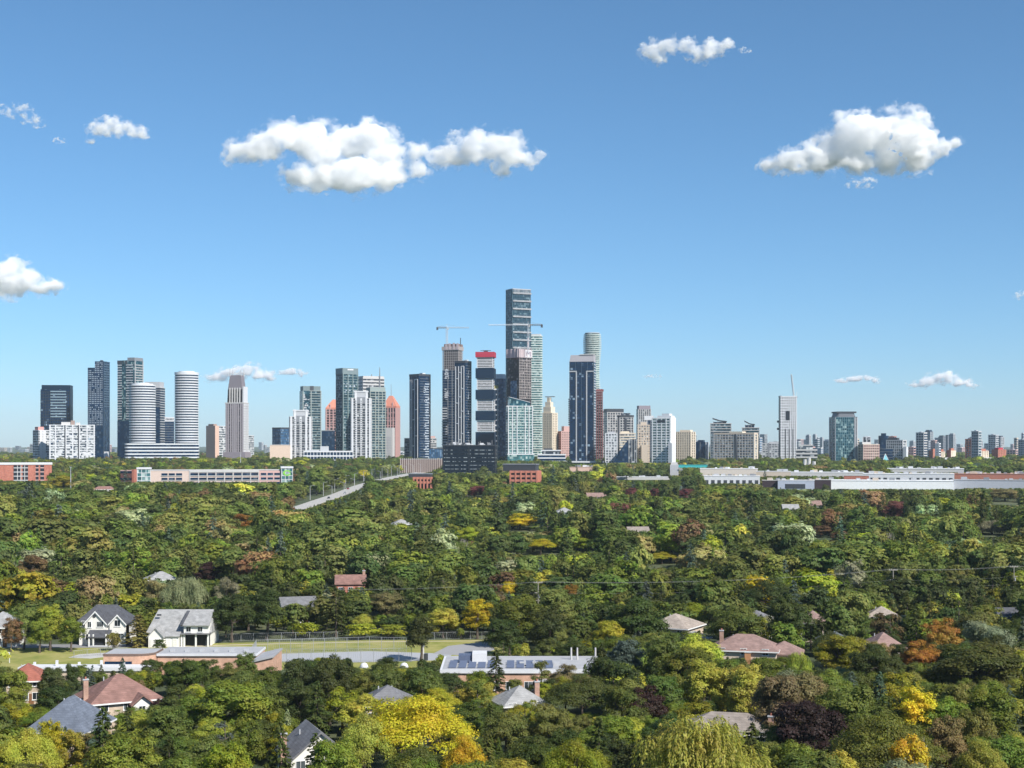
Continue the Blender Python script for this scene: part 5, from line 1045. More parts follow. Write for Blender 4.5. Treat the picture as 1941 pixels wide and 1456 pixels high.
# ------------------------------------------------------------------ the school
SBR = brickmat('school_brick', (.50, .29, .20), (.55, .33, .23), (.5, .4, .33)); ROOFG = plain('grey_gravel_roof', (.36, .365, .38), .95, .3, .25); BLUEP = plain('blue_panel', (.10, .125, .19), .6, spec=.1)
D0 = 300.0; S0 = F / D0
def sx(px, d=D0): return (px - CX) * d / F
e = empty('school_building', (sx(985), D0, 0), 0, 'flat roofed brick school with white roof edge and blue solar panels', 'school'); X = lambda px: sx(px) - sx(985)
zr = EYE - (1276 - HY) * D0 / F
MB().box(X(836), X(1140), 0, 19, 0, zr).build('wall', SBR, e); MB().box(X(834), X(1142), -.4, 19.4, zr, zr + .75).build('roof_edge', WHITE, e); MB().box(X(834) + .5, X(1142) - .5, .1, 18.9, zr + .3, zr + .79).build('roof', ROOFG, e)
MB().box(X(893), X(921), 8.5, 13, zr + .79, zr + 2.9).build('plant_room', WHITE, e); MB().box(X(866), X(892), 9, 12.5, zr + .79, zr + 2.4).build('blue_plant', BLUEP, e)
m = 0
for row in range(4):
    for i in range(11):
        xx = X(850) + i * 2.05; yy = 1.5 + row * 2.2
        if i in (5,) : continue
        pm = MB(); pm.slab([(xx, yy, zr + .95), (xx + 1.6, yy, zr + .95), (xx + 1.6, yy + 1.0, zr + 1.35), (xx, yy + 1.0, zr + 1.35)], .06); pm.build('solar_panel', BLUEP, e)
for px in (1088, 1100, 1136): MB().tube((X(px), 14, zr + .7), (X(px), 14, zr + 3.4), .22, .18, 8).build('vent_stack', OFFW, e)
for px in (985, 1010, 1050, 1120): MB().box(X(px), X(px) + 1.4, 5, 6.4, zr + .79, zr + 1.5).build('roof_unit', LGREY, e)
for i in range(7): window(e, X(900) + i * 3.9, 1.0, 2.4, 1.6, 0, mull=2)
MB().box(X(1016), X(1060), -3.0, -.02, 0, zr - 1.2).build('entrance_block', WHITE, e)
keep(842, 1248, 925, 1274, D0 - 2); keep(1085, 1252, 1110, 1260, D0 - 2)
# left wing with curved brick drum
e = empty('school_wing', (sx(260, 322), 322, 0), 0, 'low school wing with curved brick drum and white canopy', 'school'); X = lambda px: (px - 260) * 322 / F; Z = lambda py: EYE - (py - HY) * 322 / F
o = [(X(196), 9), (X(196), 0), (X(255), 0)] + [(X(255) + (X(291) - X(255)) * math.sin(R(90 * i / 8)), 3.5 - 3.5 * math.cos(R(90 * i / 8)) ) for i in range(1, 9)] + [(X(291), 9)]
MB().prism(o, 0, Z(1243)).build('brick_drum', SBR, e); MB().prism([(x * 1.015, y - .15 if y < 8 else y) for x, y in o], Z(1243), Z(1240)).build('drum_cap', plain('brown_trim', (.16, .11, .09)), e); MB().prism([(x * .96 - .1, y * .94 + .3) for x, y in o], Z(1240), Z(1240) + .06).build('drum_roof', ROOFG, e)
MB().box(X(199), X(250), -.15, .2, .8, Z(1254)).build('window_wall', G_NAVYD, e)
MB().box(X(48), X(296), -5.0, -.25, 2.2, 3.0).build('canopy', WHITE, e); MB().box(X(50), X(294), -4.6, -.6, 0, 2.2).build('corridor_wall', WB, e)
for k in range(5): MB().box(X(70) + k * 5, X(70) + k * 5 + .5, -2.5, -2, 3.0, 4.2 if k % 2 else 3.8).build('roof_vent', WHITE, e)
MB().box(X(292), X(482), 3, 14, 0, Z(1247)).build('classroom_wall', SBR, e); MB().box(X(291), X(483), 2.6, 14.4, Z(1247), Z(1247) + .5).build('roof_edge', WHITE, e); MB().box(X(292), X(482), 3.1, 13.9, Z(1247) + .2, Z(1247) + .54).build('roof', ROOFG, e)
m = MB(); m.box(X(484), X(522), -3, 9, 0, Z(1250)); m.build('gym_wall', SBR, e); m = MB().slab([(X(483), -3.4, Z(1250) + .2), (X(523), -3.4, Z(1244) + .6), (X(523), 9.4, Z(1244) + .6), (X(483), 9.4, Z(1250) + .2)], .4); m.build('gym_roof', ROOFG, e); MB().prism([(X(484), -3), (X(522), -3), (X(522), 9), (X(484), 9)], Z(1250), lambda x, y: Z(1250) + .0 + (Z(1244) - Z(1250) + .1) * (x - X(484)) / (X(522) - X(484))).build('gym_gable', SBR, e)
for k in range(6): MB().box(X(310) + k * 3.4, X(310) + k * 3.4 + 1, 6, 7, Z(1247) + .54, Z(1247) + 1.1).build('roof_unit', LGREY, e)
keep(197, 1240, 288, 1272, 312); keep(60, 1262, 120, 1276, 312); keep(400, 1236, 450, 1246, 320); keep(486, 1242, 520, 1268, 314)
for px, lab in ((690, 'white dome shelter left of its twin by the court fence'), (766, 'white dome shelter right of its twin near the utility mast')):
    p = gpt(px, 1266); e = empty('dome_shelter', p, 0, lab, 'dome'); m = MB(); n_ = 16
    for j in range(5):
        a0, a1 = R(90 * j / 5), R(90 * (j + 1) / 5); m.prism([(.95 * math.cos(a0) * math.cos(2*math.pi*i/n_), .95 * math.cos(a0) * math.sin(2*math.pi*i/n_)) for i in range(n_)], .3 + .95 * math.sin(a0), .3 + .95 * math.sin(a1), [(max(.01, .95 * math.cos(a1)) * math.cos(2*math.pi*i/n_), max(.01, .95 * math.cos(a1)) * math.sin(2*math.pi*i/n_)) for i in range(n_)], caps=(j == 4))
    m.build('dome', WHITE, e, smooth=True); MB().tube((0, 0, 0), (0, 0, .32), 1.05, n=16).build('plinth', LGREY, e); keep(px - 6, 1256, px + 6, 1265, p.y - 2)
sheet('driveway', [(955, 1470), (985, 1430), (1005, 1424), (1015, 1435), (1000, 1470)], .08, plain('dark_asphalt', (.06, .06, .065), .9))

# ------------------------------------------------------------------ utility poles and their wires
PW = plain('wire_aluminium', (.30, .30, .29), .5)
def upole(px, d, ytop, label):
    p = Vector(((px - CX) * d / F, d, gz(d))); h = EYE + (HY - ytop) * d / F - gz(d); e = empty('utility_pole', p, 0, label, 'utility pole', 'utility poles of the power line')
    MB().tube((0, 0, 0), (0, 0, h), .17, .11, 8).build('pole', WOOD, e)
    for k, w_ in ((.25, 1.3), (3.2, 1.0), (5.4, .8)): MB().box(-w_, w_, -.07, .07, h - k - .1, h - k + .08).build('crossarm', WOOD, e)
    for k in (-1.2, -.5, .5, 1.2): MB().tube((k, 0, h - .17), (k, 0, h + .1), .06, n=6).build('insulator', OFFW, e)
    MB().tube((.3, -.1, h - 4.6), (.3, -.1, h - 3.6), .22, n=8).build('transformer', LGREY, e)
    return p + Vector((0, 0, h))
tops = [upole(1020, 418, 1103, 'weathered utility pole carrying wires behind the school trees'), upole(1693, 430, 1079, 'utility pole with crossarms among dark trees on the wooded side'), upole(1922, 440, 1073, 'utility pole at the far end of the power line')]
keep(1016, 1104, 1024, 1165, 415); keep(1688, 1080, 1712, 1125, 426)
runs = [(Vector((tops[0].x - 60, 425, tops[0].z - 3.0)), tops[0], 'left'), (tops[0], tops[1], 'mid'), (tops[1], tops[2], 'right'), (tops[2], tops[2] + Vector((50, 3, 0)), 'end')]
for a, b, nm in runs:
    lab = {'left': 'bundle of overhead wires leaving the weathered pole to the trees', 'mid': 'long sagging overhead wires between two utility poles over the wood', 'right': 'overhead wires between the wood pole and end pole', 'end': 'overhead wires running on past the end pole'}[nm]
    e = empty('overhead_line', a, 0, lab, 'wires')
    for off_, dz in ((-1.2, 0), (.5, 0), (1.2, 0), (0, -3.2), (0, -5.4)):
        m = MB(); pts = []
        for i in range(13):
            tt = i / 12; q = a.lerp(b, tt) - a; pts.append(Vector((q.x, q.y + off_ * .8, q.z + dz - 4 * tt * (1 - tt) * (1.6 if nm == 'mid' else .6))))
        for p_, q_ in zip(pts, pts[1:]): m.tube(p_, q_, .014, n=4, caps=False)
        m.build('wire', PW, e)
# ------------------------------------------------------------------ foliage
def leaf_mat(name, instanced):
    m = bpy.data.materials.new(name); m.use_nodes = True; n, l = m.node_tree.nodes, m.node_tree.links
    n.remove(n['Principled BSDF']); out = n['Material Output']
    if instanced:
        at = n.new('ShaderNodeAttribute'); at.attribute_type = 'INSTANCER'; at.attribute_name = 'tint'; col = at.outputs['Color']
    else:
        oi = n.new('ShaderNodeObjectInfo'); col = oi.outputs['Color']
    rn = n.new('ShaderNodeAttribute'); rn.attribute_name = 'rnd'
    mr = n.new('ShaderNodeMapRange'); mr.inputs['To Min'].default_value = .5; mr.inputs['To Max'].default_value = 1.5
    l.new(rn.outputs['Fac'], mr.inputs['Value'])
    hs = n.new('ShaderNodeHueSaturation'); l.new(col, hs.inputs['Color']); l.new(mr.outputs[0], hs.inputs['Value'])
    r2 = n.new('ShaderNodeAttribute'); r2.attribute_name = 'hue'
    m2 = n.new('ShaderNodeMapRange'); m2.inputs['To Min'].default_value = .455; m2.inputs['To Max'].default_value = .545
    l.new(r2.outputs['Fac'], m2.inputs['Value']); l.new(m2.outputs[0], hs.inputs['Hue'])
    df = n.new('ShaderNodeBsdfPrincipled'); df.inputs['Roughness'].default_value = .55; df.inputs['Specular IOR Level'].default_value = .25; tr = n.new('ShaderNodeBsdfTranslucent')
    l.new(hs.outputs[0], df.inputs['Base Color']); l.new(hs.outputs[0], tr.inputs[0]); mx = n.new('ShaderNodeMixShader'); mx.inputs[0].default_value = .45
    l.new(df.outputs[0], mx.inputs[1]); l.new(tr.outputs[0], mx.inputs[2]); l.new(mx.outputs[0], out.inputs[0])
    return m
LEAF, LEAFI = leaf_mat('foliage', False), leaf_mat('foliage_of_far_trees', True)
BARK = plain('bark', (.10, .08, .065), .95); PALEB = plain('pale_bark', (.34, .31, .27), .95)
def unit(a): return a / np.maximum(1e-9, np.linalg.norm(a, axis=1, keepdims=True))
def sph(g, n): return unit(g.normal(size=(n, 3)))
def leaf_mesh(name, P, N, size, asp, g, mat, T=None, trunk=None):
    n = len(P); N = unit(N)
    T = unit(np.cross(N, sph(g, n))) if T is None else unit(T)
    B = np.cross(N, T); s = (size * g.uniform(.6, 1.35, n))[:, None]
    V = np.empty((n, 4, 3)); V[:, 0] = P - T * s * .5; V[:, 1] = P + B * s * asp * .5 + N * s * .1; V[:, 2] = P + T * s * .5; V[:, 3] = P - B * s * asp * .5 + N * s * .1
    v = V.reshape(-1, 3); f = np.arange(4 * n).reshape(n, 4); nf = n; tv, tf = [], []
    if trunk: tv, tf = trunk.v, trunk.f
    me = bpy.data.meshes.new(name)
    if not tv:
        me.vertices.add(4 * n); me.vertices.foreach_set('co', v.ravel()); me.loops.add(4 * n); me.loops.foreach_set('vertex_index', f.ravel().astype('i'))
        me.polygons.add(n); me.polygons.foreach_set('loop_start', np.arange(0, 4 * n, 4).astype('i')); me.update(calc_edges=True)
    else:
        me.from_pydata(v.tolist() + tv, [], f.tolist() + [[i + 4 * n for i in q] for q in tf])
    tot = len(me.polygons)
    for nm in ('rnd', 'hue'):
        ph = g.uniform(0, 6.3, 6); sw = (np.sin(P[:, 0] * .9 + ph[0]) + np.sin(P[:, 1] * .9 + ph[1]) + np.sin(P[:, 2] * 1.1 + ph[2]) + np.sin(P[:, 0] * 2.1 + P[:, 2] * 1.7 + ph[3])) / 8 + .5
        val = np.full(tot, .5); val[:n] = np.clip(.55 * sw + .45 * g.random(n), 0, 1)
        a = me.attributes.new(nm, 'FLOAT', 'FACE'); a.data.foreach_set('value', val.astype('f'))
    me.materials.append(mat)
    if tv:
        me.materials.append(BARK); mi = np.zeros(tot, 'i'); mi[n:] = 1; me.polygons.foreach_set('material_index', mi)
    me.validate(); return me
def lobes_round(g, H, Rr, n, zc=.60, rz=.42, lo=.45, hi=.82, flat=1.0):
    d = sph(g, n); d[:, 2] = np.where(d[:, 2] < -.8, -d[:, 2], d[:, 2])
    u = g.uniform(lo, hi, n)[:, None]; c = d * u * np.array([Rr, Rr, rz * H]); c[:, 2] += zc * H
    r = g.uniform(.22, .40, n) * Rr * (1.1 - .35 * u[:, 0]); return c, r
def fill(g, c, r, per, flat=.85, tuft=5, spread=.33, bias=.3, jit=.6, hull=.28):
    """leaf clusters over the skin of each lobe"""
    P, N = [], []; ctr_ = c.mean(0); ext = (np.abs(c[:, :2] - ctr_[:2]).max() + .1, np.abs(c[:, 2] - ctr_[2]).max() + .1)
    for cc, rr in zip(c, r):
        k = max(4, int(per * (rr / r.mean()) ** 2 / tuft)); d = sph(g, k); d[:, 2] = np.where((d[:, 2] < -.2) & (g.random(k) < .7), -d[:, 2], d[:, 2])
        q = cc + d * (rr * g.uniform(.72, 1.12, k))[:, None] * np.array([1, 1, flat])
        q = np.repeat(q, tuft, 0) + g.normal(size=(k * tuft, 3)) * spread * np.array([1, 1, .6])
        hn = q - ctr_; hn = unit(hn / np.array([ext[0], ext[0], ext[1]])); nn = np.repeat(d, tuft, 0) + hn * hull + sph(g, k * tuft) * jit + np.array([0, 0, bias]); P.append(q); N.append(nn)
    return np.concatenate(P), np.concatenate(N)
def trunk_mb(g, H, c, r, n=6, base=.28, top=.62, k=7):
    m = MB(); pts = [Vector((0, 0, 0))]; x = y = 0
    for i in range(1, 5): x += g.normal() * .12; y += g.normal() * .12; pts.append(Vector((x, y, H * top * i / 4)))
    for i in range(4): m.tube(pts[i], pts[i + 1], base * (1.25 - .25 * i if i else 1.5), base * (1.0 - .22 * i), n)
    for j in g.choice(len(c), min(k, len(c)), replace=False):
        a = pts[2].lerp(pts[4], float(g.random())); m.tube(a, Vector(c[j]) * .92 + a * .08, base * .45, .06, 5)
    return m
PROTO = {}   # kind -> list of (crown mesh, trunk mesh, H, R)
def add(kind_, crown, trunk, H, Rr, mat=BARK):
    tm = None
    if trunk is not None:
        tm = bpy.data.meshes.new('trunk'); tm.from_pydata(trunk.v, [], trunk.f); tm.update(); tm.materials.append(mat)
    PROTO.setdefault(kind_, []).append((crown, tm, H, Rr))
g = np.random.default_rng(11)
for i in range(7):
    H, Rr = 12.0, 5.0; n = int(g.integers(40, 62)); c, r = lobes_round(g, H, Rr, n, zc=.54 + .03 * g.random(), rz=.40 + .05 * g.random(), lo=.5, hi=.93); r *= .84
    c[:, 0] += .7 * g.normal(); P, N = fill(g, c, r, 360, tuft=6, spread=.26, jit=.42)
    add('broad', leaf_mesh('crown', P, N, .36, .6, g, LEAF), trunk_mb(g, H, c, r), H, Rr)
for i in range(3):   # upright maples / poplars with many small tufts
    H, Rr = 13.0, 3.8; c, r = lobes_round(g, H, Rr, 50, zc=.54, rz=.44, lo=.4, hi=.93); r *= .9; P, N = fill(g, c, r, 250, tuft=6, spread=.24, jit=.45)
    add('upright', leaf_mesh('crown', P, N, .34, .6, g, LEAF), trunk_mb(g, H, c, r), H, Rr)
for i in range(3):   # honey locust: flat feathery sprays in layers
    H, Rr = 12.0, 7.5; n = 70; a = g.uniform(0, 6.283, n); q = np.sqrt(g.random(n)); zc = H * (.50 + .44 * (1 - q ** 2) * g.uniform(.55, 1, n))
    c = np.stack([np.cos(a) * q * Rr * .88, np.sin(a) * q * Rr * .88, zc], 1); r = g.uniform(.9, 1.9, n); P, N = fill(g, c, r, 300, flat=.42, tuft=6, spread=.34, bias=.7, jit=.7)
    add('locust', leaf_mesh('crown', P, N, .32, .5, g, LEAF), trunk_mb(g, H, c, r, top=.55, k=14), H, Rr)
for i in range(2):   # weeping willow: domed masses of hanging strands
    H, Rr = 13.0, 7.5; c, r = lobes_round(g, H, Rr, 40, zc=.55, rz=.40, lo=.5, hi=.86); P, N, T = [], [], []
    for cc, rr in zip(c, r):
        for s_ in range(46):
            d = sph(g, 1)[0]; d[2] = abs(d[2]); p0 = cc + d * rr * g.uniform(.8, 1.05); L = g.uniform(1.2, 3.4); k = int(L / .22); tt = np.linspace(0, 1, k)
            out = np.array([d[0], d[1], 0]) * .5; q = p0 + np.outer(tt, out) + np.outer(tt ** 1.25, [0, 0, -L]) + g.normal(size=(k, 3)) * .07
            P.append(q); N.append(np.tile(d + [0, 0, .15], (k, 1)) + sph(g, k) * .55); T.append(np.tile([0, 0, -1.0], (k, 1)) + out * .8 + sph(g, k) * .35)
    P, N, T = map(np.concatenate, (P, N, T)); N = unit(N); T = T - N * np.sum(T * N, 1, keepdims=True)
    add('willow', leaf_mesh('crown', P, N, .46, .34, g, LEAF, T), trunk_mb(g, H, c, r, base=.5, k=12), H, Rr)
def conifer(g, H, Rr, nb, per, size, mat):
    P, N, T = [], [], []
    for k in range(nb):
        u = (k + g.random()) / nb; z = H * (.08 + .92 * u ** .9); L = Rr * (1 - u) ** .8 * g.uniform(.72, 1.12) + .25; a = g.uniform(0, 6.283); d = np.array([math.cos(a), math.sin(a), 0])
        m_ = max(4, int(per * L / Rr)); t_ = g.uniform(.12, 1, m_) ** .7
        q = np.outer(t_ * L, d) + np.array([0, 0, z]) + np.outer(-.30 * L * t_ ** 1.4 + .10 * L * t_ ** 4, [0, 0, 1]); side = np.array([-d[1], d[0], 0])
        q += np.outer(g.normal(size=m_) * .16 * L * (1.15 - t_), side) + g.normal(size=(m_, 3)) * .06
        P.append(q); N.append(np.tile([0, 0, 1.0], (m_, 1)) + d * .5 + sph(g, m_) * .5); T.append(np.tile(d + [0, 0, -.35], (m_, 1)) + sph(g, m_) * .35)
    P, N, T = map(np.concatenate, (P, N, T)); N = unit(N); T = T - N * np.sum(T * N, 1, keepdims=True); return P, N, T
for i in range(3):
    H, Rr = 12.0, 3.0; P, N, T = conifer(g, H, Rr, 150, 48, .5, LEAF); m = MB(); m.tube((0, 0, 0), (0, 0, H * .96), .24, .03, 7); add('conifer', leaf_mesh('crown', P, N, .5, .42, g, LEAF, T), m, H, Rr)
for i in range(2):   # open pine
    H, Rr = 11.0, 3.6; n = 26; a = g.uniform(0, 6.283, n); u = g.uniform(.25, 1, n); c = np.stack([np.cos(a) * Rr * (1.1 - u) * .95, np.sin(a) * Rr * (1.1 - u) * .95, H * u * .97], 1); r = g.uniform(.5, 1.1, n); P, N = fill(g, c, r, 120, flat=.5, tuft=6, spread=.24, bias=.4); m = MB(); m.tube((0, 0, 0), (0, 0, H * .97), .22, .05, 7)
    for q in c: m.tube((0, 0, q[2] - .5), q, .09, .04, 5)
    add('pine', leaf_mesh('crown', P, N, .42, .34, g, LEAF), m, H, Rr)
for i in range(2):   # shrub
    c, r = lobes_round(g, 3.2, 2.0, 16, zc=.5, rz=.4); P, N = fill(g, c, r, 110, tuft=5, spread=.18); m = MB()
    for k in range(5): m.tube((0, 0, 0), c[k], .06, .03, 5)
    add('shrub', leaf_mesh('crown', P, N, .30, .6, g, LEAF), m, 3.2, 2.0)
def bare(g, H):
    m = MB(); 
    def br(p, d, L, r, k):
        q = p + d * L; m.tube(p, q, r, r * .6, 5, False)
        if k == 0: return
        for _ in range(3): br(p.lerp(q, g.uniform(.55, 1)), (d + Vector(g.normal(size=3)) * .42 + Vector((0, 0, .12))).normalized(), L * g.uniform(.55, .8), r * .55, k - 1)
    br(Vector((0, 0, 0)), Vector((0, 0, 1)), H * .36, .22, 4); return m
BAREM = []
for i in range(2):
    m = bare(g, 11); me = bpy.data.meshes.new('branches'); me.from_pydata(m.v, [], m.f); me.update(); me.materials.append(PALEB); BAREM.append(me)

PAL = {'dark green': (.084, .112, .030), 'mid green': (.135, .168, .038), 'leafy green': (.19, .235, .036), 'olive green': (.205, .215, .052), 'lime green': (.36, .37, .036), 'golden yellow': (.56, .46, .03), 'orange': (.40, .23, .045), 'rust brown': (.21, .14, .065), 'crimson': (.19, .07, .06), 'dark purple': (.060, .034, .030), 'silvery green': (.33, .35, .19), 'blue green': (.10, .14, .10), 'yellow green': (.42, .42, .065), 'tan green': (.29, .24, .095)}
NEARW = [('dark green', .12), ('mid green', .24), ('leafy green', .26), ('olive green', .13), ('lime green', .12), ('yellow green', .10), ('tan green', .02), ('silvery green', .01)]
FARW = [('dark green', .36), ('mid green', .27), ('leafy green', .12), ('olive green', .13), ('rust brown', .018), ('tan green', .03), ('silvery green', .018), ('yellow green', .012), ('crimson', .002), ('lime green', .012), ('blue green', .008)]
WTS = [('dark green', .27), ('mid green', .25), ('leafy green', .18), ('olive green', .12), ('lime green', .04), ('golden yellow', .004), ('rust brown', .012), ('silvery green', .018), ('blue green', .008), ('yellow green', .03), ('tan green', .018)]
rt = random.Random(77)
def pick_tone(W=None):
    W = W or WTS; x = rt.random() * sum(w_ for _, w_ in W)
    for k, w_ in W:
        x -= w_
        if x <= 0: return k
    return 'mid green'
def tint(k, v=.22):
    c = PAL[k]; f = 1 + rt.uniform(-v, v); return tuple(max(.004, q * f * (1 + rt.uniform(-.10, .10))) for q in c)
SPECIES = {'broad': 'broadleaf tree', 'upright': 'upright broadleaf tree', 'locust': 'spreading feathery tree', 'willow': 'weeping willow', 'conifer': 'spruce', 'pine': 'open pine tree', 'shrub': 'shrub'}
LAND = []
for o in list(COL.objects):
    if o.parent is None and o.get('category') in ('house', 'school') and o.location.y < 520: LAND.append((o.location.x, o.location.y, o['label']))
SHORT = {}
for i, (x, y, lab) in enumerate(LAND):
    s_ = lab.replace('house with ', 'the house with ') if lab.startswith('house') else 'the ' + lab
    ws = s_.split(); SHORT[lab] = ' '.join(ws[:9]) if len(ws) > 9 else s_
CUT = ('in', 'before', 'behind', 'beside', 'between', 'at', 'left', 'right', 'below', 'above', 'standing', 'leaning', 'against', 'under', 'catching', 'with', 'and', 'of')
def shorten(lab):
    w_ = lab.split()
    for i in range(3, len(w_)):
        if w_[i].rstrip(',') in CUT: return ' '.join(w_[:i]).rstrip(',')
    return ' '.join(w_[:8]).rstrip(',')
def where(x, y):
    best = min(LAND, key=lambda q: (q[0] - x) ** 2 + (q[1] - y) ** 2); dd = math.hypot(best[0] - x, best[1] - y)
    if dd < 40 and y < 520:
        rel = 'behind' if y > best[1] + 5 else ('before' if y < best[1] - 5 else 'beside'); return rel + ' ' + SHORT[best[2]]
    if y > 378: return 'in the wood behind the sports field' if x < 5 else 'in the wood right of the utility poles'
    if y > 335: return 'along the edge of the sports field' if x < 10 else 'in the gardens beyond the school'
    return 'in the gardens before the school'
NAMES = {'broad': 'broadleaf_tree', 'upright': 'upright_tree', 'locust': 'locust_tree', 'willow': 'willow_tree', 'conifer': 'spruce_tree', 'pine': 'pine_tree', 'shrub': 'shrub'}
def plant(sp, x, y, h, rad, tone, label=None, colr=None, var=None, z=None):
    crown, tm, H, Rr = PROTO[sp][(rt.randrange(len(PROTO[sp])) if var is None else var)]
    lab = label; grp = None
    if lab is None:
        size = 'tall ' if h > 14.5 else ('small ' if h < 8 and sp != 'shrub' else ''); size += 'slim ' if rad / h < .29 and sp == 'upright' else ('wide ' if rad / h > .5 and sp == 'broad' else '')
        wh = where(x, y); lab = f'{size}{tone} {SPECIES[sp]} {wh}'; grp = lab + ' group'
        lab = ' '.join(lab.split()[:16]); grp = f'{size}{tone} {SPECIES[sp]}s {wh}'
    e = empty(NAMES[sp], (x, y, gz(y) if z is None else z), rt.uniform(0, 6.28), lab, 'tree' if sp != 'shrub' else 'shrub', grp); e.scale = (rad / Rr, rad / Rr * rt.uniform(.9, 1.1), h / H)
    c = bpy.data.objects.new('crown', crown); COL.objects.link(c); c.parent = e; c.color = (*(colr or tint(tone)), 1)
    if tm: t_ = bpy.data.objects.new('trunk', tm); COL.objects.link(t_); t_.parent = e
    return e
OCC = []     # trunk positions and radii already taken
def special(px, ytop, wpx, d, sp, tone, label, var=None, z0=None):
    x = (px - CX) * d / F; h = EYE + (HY - ytop) * d / F - gz(d); rad = wpx * d / F / 2
    OCC.append((x, d, rad * .85)); KEEP.append((px - wpx * .38, ytop, px + wpx * .38, ytop + min(wpx * .55, 75), d - 1)); return plant(sp, x, d, h, rad, tone, label, var=var)
